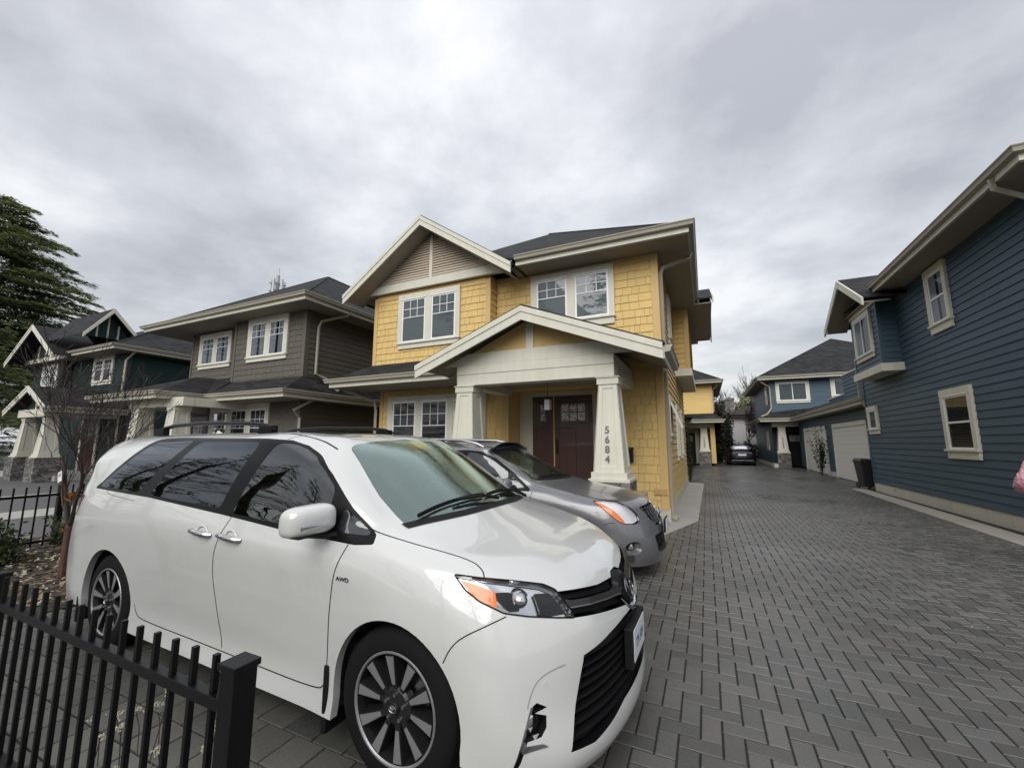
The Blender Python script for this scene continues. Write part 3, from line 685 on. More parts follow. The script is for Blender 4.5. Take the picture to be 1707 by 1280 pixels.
    for y in np.linspace(-.76, .76, 25):
        xa = .062-.17*abs(y/.76)**2.2; row = []
        for x_ in (xa+.012, xa-.014, xa-.04): 
            h, n = skin.hit((x_, y, 1.2), (0, 0, 1)); row.append(h+n*.004)
        outl.append(row)
    for i in range(len(outl)-1):
        for k in range(2): b2.quad(outl[i][k], outl[i+1][k], outl[i+1][k+1], outl[i][k+1])
    b2.build('cowl', MATS['black_plastic'], root, smooth=True)
    def on(x_, y, o_=.0):
        h, n = skin.hit((x_, y, 1.2), (0, 0, 1)); return h+n*o_
    for (y0, y1, xx0, xx1) in ((-.02, -.66, -.01, -.07), (.60, .02, -.075, .0)):
        w = MB(); w.tube([on(xx0+(xx1-xx0)*t+(-.05*math.sin(math.pi*t))*0-.045, y0+(y1-y0)*t, .020) for t in np.linspace(0, 1, 9)], .009, 6, sq=(1.5, .8)); wo = w.build('wiper', MATS['black_plastic'], root, smooth=True)
        w = MB(); w.tube([on(xx0+.02, y0+.10, .022), on(xx0-.02, y0-.05, .034), on(xx0+(xx1-xx0)*.5-.035, (y0+y1)/2, .034)], [.014, .012, .010], 6); w.build('wiper_arm', MATS['black_plastic'], wo, smooth=True)
    # wheels
    for (xx, sg) in ((0, -1), (0, 1), (-3.03, -1), (-3.03, 1)):
        wheel(root, xx, sg*.945, sg, .362, .248, .235, 10, MATS['rim_face'], MATS['rim_dark'], MATS['tyre'])
        li = MB(); li.lathe([(.43, sg*.93), (.43, sg*.55)], c=(xx, 0, .37), axis='y', seg=30, a0=-.3, a1=math.pi+.3); li.quad(*[(xx+.43*math.cos(a), sg*.60, .37+.43*math.sin(a)) for a in np.linspace(-.3, math.pi+.3, 24)])
        li.build('wheel_arch_liner', MATS['cabin_dark'], root)
    # floor and cabin
    b = MB(); b.box((-3.85, -.80, .24), (.50, .80, .30)); b.build('underbody', MATS['cabin_dark'], root)
    b = MB(); b.box((-3.8, -.84, .3), (-.2, .84, .55)); b.hexa([(-.55, -.80, .6), (.02, -.72, .9), (.02, .72, .9), (-.55, .80, .6), (-.62, -.80, 1.06), (-.02, -.70, 1.13), (-.02, .70, 1.13), (-.62, .80, 1.06)]); b.build('dashboard', MATS['cabin_dark'], root)
    for (sx, sy) in ((-1.25, -.38), (-1.25, .38), (-2.15, -.38), (-2.15, .38), (-3.0, -.38), (-3.0, .38)):
        b = MB(); b.box((sx-.05, sy-.25, .55), (sx+.50, sy+.25, .72)); b.hexa([(sx-.12, sy-.25, .62), (sx+.06, sy-.24, .62), (sx+.06, sy+.24, .62), (sx-.12, sy+.25, .62), (sx-.30, sy-.22, 1.25), (sx-.16, sy-.20, 1.25), (sx-.16, sy+.20, 1.25), (sx-.30, sy+.22, 1.25)])
        b.box((sx-.30, sy-.13, 1.28), (sx-.19, sy+.13, 1.45)); b.build('car_seat', MATS['seat_grey'], root, bevel=.03)
    b = MB(); P = [(-.66+.05*math.sin(q), .38+.18*math.cos(q), 1.02+.18*math.sin(q)) for q in np.linspace(0, 2*math.pi, 24)]; b.tube(P, .014, 6, caps=False); b.build('steering_wheel', MATS['cabin_dark'], root, smooth=True)
    b = MB(); b.box((-.80, -.12, 1.50), (-.77, .12, 1.565)); b.build('rear_view_mirror', MATS['cabin_dark'], root, bevel=.01)
    LOCALCAR[0] = False
    return root
VAN = van()
# ------------------------------------------------------------------ grey compact SUV behind the van
mat('grey_paint', (.158, .161, .170), .28, metal=.35, coat=.8, var=.03, vscale=2); mat('dark_paint', (.004, .004, .008), .2, spec=.15, coat=.05); mat('clear_plastic', (.80, .80, .82), .2, metal=.35)
def rib(levels): return levels
def suv():
    LOCALCAR[0] = True
    root = empty('suv', 'grey compact SUV parked between the white minivan and the yellow house porch', 'car', (-1.49, 6.0, 0), R(-.5))
    def side(x, ys, belt, top, rz, yt, zb=.27):
        y0, y1, y2, y3, y4, y5 = ys; h = top-belt
        return [(x, y0, zb), (x, y1, .38), (x, y2, .58), (x, y3, .78), (x, y4, .93), (x, y5, belt), (x, y5-.01, belt+.08*h), (x, y5-.03, belt+.25*h), (x, y5-.07, belt+.5*h), (x, y5-.125, belt+.77*h), (x, yt+.05, top), (x, yt-.04, top+.035), (x, yt*.5, rz-.01), (x, 0, rz)]
    def tail(xo, y):
        xs = [-3.52, -3.58, -3.60, -3.60, -3.56, -3.52, -3.50, -3.47, -3.40, -3.32, -3.2, -3.1, -2.8, -2.6]; zs = [.30, .40, .58, .78, .93, 1.10, 1.14, 1.22, 1.32, 1.42, 1.52, 1.56, 1.60, 1.61]; ysc = [1, 1, 1, 1, .99, .96, .95, .93, .89, .84, .79, .72, .4, 0]
        return [(xs[i]+xo*(1 if i < 12 else .3), y*ysc[i], zs[i]) for i in range(14)]
    net = [tail(0, 0), tail(.02, .42), tail(.08, .72), tail(.2, .84),
        side(-3.2, (.84, .86, .875, .885, .88, .85), 1.12, 1.51, 1.61, .58), side(-2.69, (.86, .88, .89, .90, .895, .865), 1.10, 1.54, 1.64, .60),
        side(-1.9, (.86, .86, .885, .90, .89, .865), 1.06, 1.56, 1.66, .61), side(-1.35, (.86, .86, .885, .90, .89, .86), 1.03, 1.53, 1.64, .60)]
    net.append([(-.95, .86, .27), (-.95, .86, .38), (-.95, .885, .58), (-.95, .90, .78), (-.95, .885, .92), (-.93, .855, 1.015), (-.93, .84, 1.05), (-.93, .82, 1.10), (-.95, .785, 1.20), (-1.06, .72, 1.32), (-1.42, .60, 1.505), (-1.52, .52, 1.575), (-1.6, .3, 1.615), (-1.62, 0, 1.628)])
    net.append([(-.45, .875, .28), (-.45, .88, .40), (-.45, .89, .58), (-.45, .895, .76), (-.45, .875, .90), (-.46, .83, 1.0), (-.50, .80, 1.03), (-.58, .775, 1.07), (-.68, .745, 1.13), (-.92, .68, 1.27), (-1.41, .54, 1.515), (-1.50, .46, 1.58), (-1.57, .26, 1.612), (-1.59, 0, 1.622)])
    net.append([(0, .885, .34), (0, .89, .44), (0, .895, .60), (0, .90, .76), (0, .875, .87), (.0, .80, .955), (-.05, .755, .985), (-.25, .715, 1.035), (-.60, .66, 1.125), (-.88, .60, 1.275), (-1.405, .45, 1.525), (-1.49, .39, 1.585), (-1.55, .22, 1.61), (-1.57, 0, 1.618)])
    net.append([(.38, .86, .24), (.38, .87, .34), (.37, .875, .55), (.34, .865, .74), (.28, .83, .87), (.22, .76, .935), (.12, .70, .965), (-.12, .64, 1.02), (-.53, .54, 1.125), (-.85, .47, 1.285), (-1.40, .34, 1.535), (-1.48, .30, 1.588), (-1.54, .17, 1.608), (-1.56, 0, 1.615)])
    net.append([(.60, .76, .19), (.62, .77, .30), (.60, .79, .52), (.55, .78, .70), (.48, .755, .85), (.42, .70, .92), (.27, .62, .955), (-.03, .52, 1.02), (-.47, .40, 1.125), (-.82, .35, 1.29), (-1.395, .26, 1.542), (-1.47, .22, 1.59), (-1.53, .12, 1.607), (-1.55, 0, 1.613)])
    net.append([(.76, .56, .17), (.79, .57, .28), (.775, .58, .50), (.72, .58, .68), (.64, .57, .80), (.57, .53, .885), (.38, .46, .955), (.03, .36, 1.03), (-.43, .26, 1.128), (-.80, .23, 1.295), (-1.39, .17, 1.547), (-1.465, .15, 1.592), (-1.525, .08, 1.606), (-1.545, 0, 1.612)])
    net.append([(.86, .30, .165), (.89, .30, .27), (.875, .31, .50), (.83, .31, .67), (.75, .30, .79), (.67, .28, .875), (.45, .23, .97), (.06, .18, 1.04), (-.41, .13, 1.13), (-.785, .12, 1.298), (-1.388, .09, 1.549), (-1.462, .07, 1.593), (-1.52, .04, 1.606), (-1.54, 0, 1.611)])
    net.append([(.89, 0, .165), (.925, 0, .27), (.91, 0, .50), (.865, 0, .67), (.79, 0, .79), (.71, 0, .875), (.47, 0, .975), (.07, 0, 1.045), (-.405, 0, 1.13), (-.78, 0, 1.30), (-1.386, 0, 1.55), (-1.46, 0, 1.593), (-1.519, 0, 1.606), (-1.539, 0, 1.611)])
    bm = body_mesh(net, 6, 5); skin = Skin(bm); G, K = T('grey_paint'), T('gap_dark'); parts = []
    for sg in (1, -1):
        near = (lambda c, sg=sg: c.y*sg > .45)
        for cx in (0, -2.69):
            P = [(cx+.385*math.cos(a), sg, .35+.385*math.sin(a)) for a in np.linspace(-.15, math.pi+.15, 26)]+[(cx-.385, sg, 0), (cx+.385, sg, 0)]
            bmesh.ops.delete(bm, geom=cut_poly(bm, P, (0, sg, 0), near=near), context='FACES')
        for nm, Q, gm in (('front_door_window', [(-1.78, 1.06), (-1.68, 1.50), (-1.50, 1.485), (-1.28, 1.40), (-1.0, 1.235), (-.98, 1.03)], 'glass_side'), ('quarter_window', [(-.93, 1.03), (-.93, 1.18), (-.72, 1.03)], 'glass_side'), ('rear_door_window', [(-2.65, 1.11), (-2.55, 1.48), (-1.78, 1.505), (-1.87, 1.07)], 'glass_dark'), ('quarter_window', [(-3.15, 1.18), (-3.0, 1.44), (-2.64, 1.475), (-2.74, 1.12)], 'glass_dark')):
            fs = cut_poly(bm, rpoly([(x, sg, z) for x, z in Q], .03), (0, sg, 0), near=near)
            if fs: parts.append((nm, take(bm, fs), gm))
        fs = cut_poly(bm, rpoly([(x, sg, z) for x, z in [(-3.22, 1.15), (-3.02, 1.48), (-2.55, 1.515), (-1.7, 1.53), (-1.45, 1.51), (-1.22, 1.41), (-.90, 1.215), (-.66, 1.03), (-.66, 1.0), (-.9, 1.0), (-1.9, 1.035), (-2.8, 1.09)]], .03), (0, sg, 0), near=near)
        if fs: parts.append(('window_surround', solid(take(bm, fs), .02), 'black_gloss'))
    ws = [(-.62, -.67, 1.13), (-.66, -.70, 1.14), (-1.36, -.535, 1.505), (-1.40, -.48, 1.52), (-1.41, 0, 1.545), (-1.40, .48, 1.52), (-1.36, .535, 1.505), (-.66, .70, 1.14), (-.62, .67, 1.13), (-.46, .35, 1.13), (-.40, 0, 1.132), (-.46, -.35, 1.13)]
    parts.append(('windscreen', take(bm, cut_poly(bm, rpoly(ws, .04), (.55, 0, .83), near=lambda c: c.x > -1.6 and c.z > 1.05)), 'glass_suv'))
    parts.append(('sunroof', take(bm, cut_poly(bm, rpoly([(-1.65, -.38, 1.6), (-1.65, .38, 1.6), (-2.3, .38, 1.6), (-2.3, -.38, 1.6)], .06), (0, 0, 1), near=lambda c: c.z > 1.5), .001), 'black_gloss'))
    for sg in (-1, 1):
        near = (lambda c, sg=sg: c.y*sg > .3 and c.x > 0 and .55 < c.z < 1.0); hd = Vector((.8, .6*sg, .2))
        hl = [(.21, .835, .93), (.34, .78, .945), (.47, .70, .925), (.58, .60, .85), (.64, .55, .76), (.665, .58, .68), (.62, .66, .655), (.52, .76, .665), (.45, .80, .70), (.36, .84, .80)]
        P = rpoly([(a, b*sg, c) for a, b, c in hl], .03); mbl = take(bm, cut_poly(bm, P, hd, thr=0, near=near))
        lens = solid(mbl, .02).build('headlight', T('lamp_lens'), root, smooth=True)
        q = MB(); q.v = [(a-.03, b-.022*sg, c) for a, b, c in mbl.v]; q.f = mbl.f; q.m = mbl.m; q.build('reflector', T('clear_plastic'), lens, smooth=True)
        b2 = bmesh.new(); V = [b2.verts.new(p) for p in mbl.v]
        for f in mbl.f: b2.faces.new([V[i] for i in f])
        b2.normal_update(); f2 = cut_poly(b2, [(a, b*sg, c) for a, b, c in [(.20, .84, .94), (.30, .81, .90), (.42, .77, .80), (.50, .735, .70), (.52, .73, .64), (.40, .85, .66), (.30, .88, .8)]], hd, thr=-1); q = faces_to_mb(f2); b2.free(); q.v = [(a-.012, b-.009*sg, c) for a, b, c in q.v]
        if q.f: solid(q, .015).build('turn_signal', T('amber'), lens, smooth=True)
        pr_ = MB(); pr_.lathe([(.0, .02), (.025, .015), (.035, 0), (.05, .004), (.055, -.03)], axis='x', seg=24); pr_.build('projector', T('chrome'), lens, smooth=True, xf=Matrix.Translation((.545, .66*sg, .755)) @ Vector((.9, .5*sg, 0)).to_track_quat('X', 'Z').to_matrix().to_4x4())
        ribbon(skin, P, hd, .008, 'lamp_seal', K, lens, closed=True, off=.002, step=.03)
    # grille: dark field with chrome cells
    near = lambda c: c.x > .4 and .5 < c.z < .9
    gp = [(.68, .43, .83), (.74, 0, .855), (.68, -.43, .83), (.72, -.43, .70), (.78, -.30, .60), (.86, 0, .58), (.78, .30, .60), (.72, .43, .70)]
    mg = take(bm, cut_poly(bm, gp, (1, 0, .1), near=near)); q = MB(); q.v = [(a-.05, b, c) for a, b, c in mg.v]; q.f = mg.f; q.m = mg.m; go = q.build('upper_grille', T('gap_dark'), root)
    rr = solid(mg, .05); rr.f = rr.f[len(mg.f):]; rr.m = [0]*len(rr.f); rr.build('grille_frame', T('chrome'), go)
    b = MB()
    for k in range(3):
        z = .64+k*.075; pts = []
        for y_ in np.linspace(-.38, .38, 13):
            h, n = skin.hit((0, y_, z), (1, 0, 0)); pts.append((h.x-.012, y_, z))
        b.tube(pts, .007, 6)
    for y_ in np.linspace(-.36, .36, 9):
        h1, _ = skin.hit((0, y_, .62), (1, 0, 0)); h2, _ = skin.hit((0, y_, .82), (1, 0, 0)); b.tube([(h1.x-.014, y_, .62), (h2.x-.014, y_, .81)], .006, 6)
    b.build('grille_mesh', T('dark_chrome'), go, smooth=True)
    b = MB(); P = [(.862-(.055*math.sin(q))*.35, .072*math.cos(q), .72+.066*math.sin(q)) for q in np.linspace(0, 2*math.pi, 32)]; b.tube(P, .009, 6, caps=False); b.tube([(.87, -.085, .72), (.872, .085, .72)], .011, 6); b.build('emblem', T('chrome'), go, smooth=True)
    # lower intake and the round fog lamp scoops
    near = lambda c: c.x > .3 and c.z < .58
    ml = take(bm, cut_poly(bm, rpoly([(.8, .42, .50), (.9, 0, .52), (.8, -.42, .50), (.8, -.36, .30), (.9, 0, .27), (.8, .36, .30)], .04), (1, 0, 0), near=near)); q = MB(); q.v = [(a-.07, b, c) for a, b, c in ml.v]; q.f = ml.f; q.m = ml.m; lo = q.build('lower_grille', T('gap_dark'), root); rr = solid(ml, .06); rr.f = rr.f[len(ml.f):]; rr.m = [0]*len(rr.f); rr.build('grille_frame', T('black_plastic'), lo)
    b = MB()
    for z in (.34, .39, .44): b.tube([(.78, -.39, z), (.86, 0, z), (.78, .39, z)], .008, 6)
    b.build('grille_slat', T('black_plastic'), lo)
    b = MB(); b.box((.93, -.17, .50), (.955, .17, .66)); po = b.build('plate_bracket', T('black_plastic'), root, bevel=.004); b = MB(); b.box((.956, -.155, .505), (.962, .155, .655)); b.build('licence_plate', T('white_panel'), root)
    for sg in (-1, 1):
        hd = Vector((.75, .66*sg, 0)); c0, n0 = skin.hit((.62, .70*sg, .40), hd)
        if c0 is None: continue
        a_, b_ = Vector((0, 0, 1)), hd.normalized().cross(Vector((0, 0, 1)))
        P = [c0+a_*.075*math.sin(t)+b_*(.13 if math.cos(t)*sg < 0 else .09)*math.cos(t) for t in np.linspace(0, 2*math.pi, 24, endpoint=False)]
        fs = cut_poly(bm, P, hd, thr=0, near=lambda c, sg=sg: c.y*sg > .3 and c.x > .2 and c.z < .6)
        if fs:
            mp = take(bm, fs); rr = solid(mp, .01); 
            # a dished scoop: the patch shrinks as it goes in
            cc = Vector(np.mean([v for v in mp.v], axis=0)); q = MB(); q.v = [tuple(cc+(Vector(v)-cc)*.55-hd.normalized()*.07) for v in mp.v]; q.f = mp.f; q.m = mp.m; fo = q.build('fog_lamp_recess', T('gap_dark'), root, smooth=True)
            w = MB(); bb = bmesh.new(); V = [bb.verts.new(p) for p in mp.v]
            for f in mp.f: bb.faces.new([V[i] for i in f])
            for e in [e for e in bb.edges if len(e.link_faces) == 1]:
                p1, p2 = e.verts[0].co, e.verts[1].co; i1, i2 = [cc+(p-cc)*.55-hd.normalized()*.07 for p in (p1, p2)]; w.quad(p1, p2, i2, i1)
            bb.free(); w.build('scoop', G, fo, smooth=True, weld=True)
            f_ = MB(); f_.lathe([(.0, .01), (.03, .005), (.038, -.01)], axis='x', seg=20); f_.build('fog_lamp', T('chrome'), fo, smooth=True, xf=Matrix.Translation(cc-hd.normalized()*.06) @ hd.to_track_quat('X', 'Z').to_matrix().to_4x4())
    bnd = [e for e in bm.edges if len(e.link_faces) == 1 and all(abs(v.co.y) > .8 for v in e.verts) and max(v.co.z for v in e.verts) < .8]
    ret = bmesh.ops.extrude_edge_only(bm, edges=bnd)
    for v in [g for g in ret['geom'] if isinstance(g, bmesh.types.BMVert)]: v.co.y -= math.copysign(.045, v.co.y)
    me = bpy.data.meshes.new('body'); bm.to_mesh(me); bm.free(); body = link('body', me, G, root, smooth=True)
    for nm, mb, mm in parts: mb.build(nm, T(mm), root, smooth=True)
    for sg in (1, -1):
        ribbon(skin, [(-.70, .735*sg, 1.2), (-.3, .735*sg, 1.2), (.05, .73*sg, 1.2), (.30, .745*sg, 1.1), (.40, .73*sg, 1.1)], (0, 0, 1), .007, 'bonnet_gap', K, body)
        ribbon(skin, [(.44, .8*sg, .69), (.36, .85*sg, .68), (.33, .9*sg, .66)], (.35, sg, 0), .005, 'bumper_gap', K, body)
        ribbon(skin, [(-.62, sg, 1.0), (-.66, sg, .8), (-.68, sg, .5)], (0, sg, 0), .006, 'door_gap', K, body)
        ribbon(skin, [(.55, .40*sg, 1.2), (.1, .42*sg, 1.2), (-.4, .50*sg, 1.2)], (0, 0, 1), .010, 'bonnet_crease', G, body, off=.003)
        rl = MB(); rl.tube([(-1.50, sg*.58, 1.575), (-1.62, sg*.585, 1.625), (-1.9, sg*.59, 1.675), (-2.5, sg*.59, 1.69), (-2.9, sg*.58, 1.67), (-3.1, sg*.57, 1.60)], [.016, .022, .024, .024, .022, .016], 10, sq=(.9, 1.2)); rl.build('roof_rail', T('steel'), root, smooth=True)
        mm = MB(); mm.ball((-.92, sg*1.0, 1.10), .1, 16, 12, sc=(.75, 1.15, .78)); mo = mm.build('wing_mirror', G, root, smooth=True)
        b = MB(); b.tube([(-.86, sg*.86, 1.03), (-.92, sg*.96, 1.04)], .03, 8); b.build('mirror_stalk', T('black_plastic'), mo)
        for xx in (0, -2.69): wheel(root, xx, sg*.875, sg, .345, .215, .215, 5, T('rim_face'), T('rim_dark'), T('tyre'), logo=False); li = MB(); li.lathe([(.41, sg*.84), (.41, sg*.5)], c=(xx, 0, .355), axis='y', seg=24, a0=-.3, a1=math.pi+.3); li.build('wheel_arch_liner', T('cabin_dark'), root)
    def on(x_, y, o_): h, n = skin.hit((x_, y, 1.2), (0, 0, 1)); return h+n*o_
    for y0, y1, xa, xb in ((-.05, -.58, -.46, -.60), (.58, .05, -.58, -.44)):
        w = MB(); w.tube([on(xa+(xb-xa)*t-.03, y0+(y1-y0)*t, .018) for t in np.linspace(0, 1, 7)], .010, 6); w.build('wiper', T('black_plastic'), root)
    b = MB(); rows = []
    for y_ in np.linspace(-.66, .66, 15):
        xa = -.39-.22*abs(y_/.66)**2; rows.append([on(xa, y_, .004), on(xa-.05, y_, .004)])
    for i in range(14): b.quad(rows[i][0], rows[i+1][0], rows[i+1][1], rows[i][1])
    b.build('cowl', T('black_plastic'), root)
    b = MB(); b.box((-3.4, -.8, .26), (.65, .8, .32)); b.build('underbody', T('cabin_dark'), root); b = MB(); b.hexa([(-1.2, -.74, .5), (-.55, -.66, .8), (-.55, .66, .8), (-1.2, .74, .5), (-1.2, -.74, .98), (-.62, -.64, 1.04), (-.62, .64, 1.04), (-1.2, .74, .98)]); b.build('dashboard', T('cabin_dark'), root)
    for sx, sy in ((-1.75, -.36), (-1.75, .36), (-2.6, -.36), (-2.6, .36)):
        b = MB(); b.box((sx, sy-.23, .5), (sx+.45, sy+.23, .66)); b.hexa([(sx-.1, sy-.23, .6), (sx+.05, sy-.22, .6), (sx+.05, sy+.22, .6), (sx-.1, sy+.23, .6), (sx-.27, sy-.2, 1.18), (sx-.14, sy-.19, 1.18), (sx-.14, sy+.19, 1.18), (sx-.27, sy+.2, 1.18)]); b.box((sx-.27, sy-.12, 1.2), (sx-.17, sy+.12, 1.36)); b.build('car_seat', mat('seat_tan', (.13, .12, .085), .85), root, bevel=.03)
    b = MB(); P = [(-1.18+.05*math.sin(q), .36+.17*math.cos(q), .98+.17*math.sin(q)) for q in np.linspace(0, 2*math.pi, 24)]; b.tube(P, .014, 6, caps=False); b.build('steering_wheel', T('cabin_dark'), root, smooth=True)
    LOCALCAR[0] = False; return root
glass('glass_suv', (.75, .85, .72), (.95, 1, .97), .72, drops=.12)
suv()
# ------------------------------------------------------------------ dark sedan seen from behind
def sedan():
    LOCALCAR[0] = True
    root = empty('sedan', 'dark sedan seen from behind at the far end of the driveway', 'car', (2.35, 39.0, 0), R(90))
    def side(x, ys, belt, top, rz, yt, zb=.22):
        y0, y1, y2, y3, y4, y5 = ys; h = top-belt
        return [(x, y0, zb), (x, y1, .32), (x, y2, .50), (x, y3, .68), (x, y4, .82), (x, y5, belt), (x, y5-.03, belt+.12*h), (x, y5-.07, belt+.35*h), (x, y5-.13, belt+.65*h), (x, yt+.08, belt+.9*h), (x, yt, top), (x, yt*.8, (top+rz)/2), (x, yt*.4, rz-.005), (x, 0, rz)]
    net = []
    for xo, y in ((0, 0), (.01, .45), (.06, .75), (.16, .88)):
        xs = [-3.85, -3.90, -3.92, -3.90, -3.87, -3.84, -3.80, -3.5, -3.3, -3.05, -2.65, -2.4, -2.2, -2.1]; zs = [.25, .35, .50, .68, .85, 1.02, 1.05, 1.07, 1.10, 1.20, 1.36, 1.41, 1.44, 1.445]; ysc = [1, 1, 1, 1, .98, .93, .9, .87, .82, .75, .65, .6, .35, 0]
        net.append([(xs[i]+xo*(1 if i < 7 else 0), y*ysc[i], zs[i]) for i in range(14)])
    net += [side(-3.5, (.88, .90, .91, .92, .91, .87), 1.0, 1.14, 1.16, .60), side(-2.85, (.90, .91, .92, .93, .92, .88), .98, 1.28, 1.32, .58), side(-2.2, (.90, .90, .92, .93, .92, .88), .96, 1.40, 1.45, .58), side(-1.5, (.90, .90, .92, .93, .91, .87), .94, 1.41, 1.46, .58), side(-.9, (.90, .9, .92, .92, .90, .85), .92, 1.33, 1.38, .57)]
    for (a, b, s) in ((-.2, .90, 1), (.3, .86, .8), (.65, .72, .55), (.85, .45, .3), (.93, .0, 0)):
        net.append([(a, b, .22), (a, b, .32), (a, b*1.0, .5), (a-.02, b, .64), (a-.08, b*.95, .74), (a-.2, b*.85, .80), (a-.35, b*.8, .83), (-.1+.1*(1-s), .7*s, .90), (-.45+.15*(1-s), .66*s, .96), (-.8+.1*(1-s), .6*s, 1.12), (-1.15+.08*(1-s), .53*s, 1.30), (-1.3, .45*s, 1.39), (-1.4, .2*s, 1.43), (-1.45, 0, 1.44)])
    bm = body_mesh(net, 4, 3); skin = Skin(bm)
    parts = []
    fs = cut_poly(bm, rpoly([(-3.25, -.62, 1.1), (-3.25, .62, 1.1), (-2.5, .50, 1.38), (-2.5, -.50, 1.38)], .06), (-.5, 0, .86), near=lambda c: c.x < -2 and c.z > 1.0); parts.append(('rear_window', take(bm, fs), 'glass_back'))
    for sg in (-1, 1):
        for cx in (0, -2.95): bmesh.ops.delete(bm, geom=cut_poly(bm, [(cx+.37*math.cos(a), sg, .33+.37*math.sin(a)) for a in np.linspace(-.15, math.pi+.15, 20)]+[(cx-.37, sg, 0), (cx+.37, sg, 0)], (0, sg, 0), near=lambda c, sg=sg: c.y*sg > .5), context='FACES')
        fs = cut_poly(bm, rpoly([(-2.9, sg, 1.03), (-2.5, sg, 1.32), (-1.3, sg, 1.34), (-.7, sg, 1.02)], .05), (0, sg, 0), near=lambda c, sg=sg: c.y*sg > .3)
        if fs: parts.append(('side_window', take(bm, fs), 'glass_dark'))
        fs = cut_poly(bm, [(-4, .55*sg, .93), (-4, .88*sg, .96), (-3.7, .92*sg, .86), (-3.8, .88*sg, .78), (-4, .55*sg, .83)], (-1, .2*sg, 0), thr=0, near=lambda c, sg=sg: c.y*sg > .3 and c.x < -3.4)
        if fs: parts.append(('tail_light', take(bm, fs), 'tail_dark'))
        for cx in (0, -2.95): wheel(root, cx, sg*.90, sg, .335, .22, .22, 10, T('rim_face'), T('rim_dark'), T('tyre'), logo=False)
        b = MB(); b.ball((-.75, sg*1.0, .98), .09, 10, 8, sc=(.6, 1.1, .7)); b.build('wing_mirror', T('dark_paint'), root, smooth=True)
    me = bpy.data.meshes.new('body'); bm.to_mesh(me); bm.free(); link('body', me, T('dark_paint'), root, smooth=True)
    for nm, mb, mm in parts: mb.build(nm, T(mm), root, smooth=True)
    b = MB(); b.box((-3.955, -.26, .72), (-3.92, .26, .84)); b.build('licence_plate', T('white_panel'), root); b = MB(); b.box((-3.93, -.6, .90), (-3.90, .6, .925)); b.build('chrome_strip', T('chrome'), root); b = MB(); b.box((-3.94, -.7, .36), (-3.915, .7, .385)); b.build('chrome_strip', T('steel'), root)
    b = MB(); b.box((-3.8, -.8, .2), (.7, .8, .3)); b.box((-3, -.7, .3), (-.8, .7, .95)); b.build('underbody', T('cabin_dark'), root)
    LOCALCAR[0] = False; return root
mat('tail_dark', (.03, .003, .004), .3, spec=.3); glass('glass_back', (.3, .3, .32), (1, 1, 1), .15, boost=4)
sedan()
# ------------------------------------------------------------------ building kit
mat('trim_cream', (.60, .59, .505), .6, var=.09, vscale=2.5, streak=.10, bump=.05, bscale=40); mat('vinyl_white', (.78, .79, .80), .35)
mat('siding_yellow', (.64, .46, .185), .62, spec=.22, var=.06, vscale=2.2, streak=.06, bump=.12, bscale=30, island=.045); mat('trim_yellow', (.56, .39, .155), .6, var=.05, streak=.05)
mat('siding_blue', (.056, .094, .128), .5, spec=.22, var=.08, vscale=1.6, streak=.07, bump=.12, bscale=30, island=.06); mat('siding_brown', (.115, .106, .090), .6, spec=.22, var=.06, streak=.05, bump=.1, bscale=30, island=.06)
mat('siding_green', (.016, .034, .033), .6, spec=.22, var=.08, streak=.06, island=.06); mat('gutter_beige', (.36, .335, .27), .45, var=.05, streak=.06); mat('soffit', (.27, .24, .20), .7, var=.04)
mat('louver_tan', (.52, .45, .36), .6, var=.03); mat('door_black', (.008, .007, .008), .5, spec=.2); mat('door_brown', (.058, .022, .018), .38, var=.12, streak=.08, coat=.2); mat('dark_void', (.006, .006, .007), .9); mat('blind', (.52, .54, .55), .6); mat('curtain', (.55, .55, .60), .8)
mat('concrete', (.36, .355, .33), .7, var=.16, vscale=1.4, bump=.15, bscale=80, rvar=.15); mat('foundation', (.50, .485, .42), .75, var=.14, vscale=2, streak=.1, bump=.1); mat('black_metal', (.008, .008, .009), .4, spec=.25)
mat('garage_white', (.66, .65, .60), .55, var=.04, streak=.04); mat('lantern_glass', (.5, .5, .48), .3); mat('numeral_grey', (.10, .105, .11), .35, metal=.5)
glass('pane', (.66, .72, .74), (.95, .97, 1), .85, boost=.55)
glass('pane_dull', (.66, .72, .74), (.95, .97, 1), .85, boost=.05)
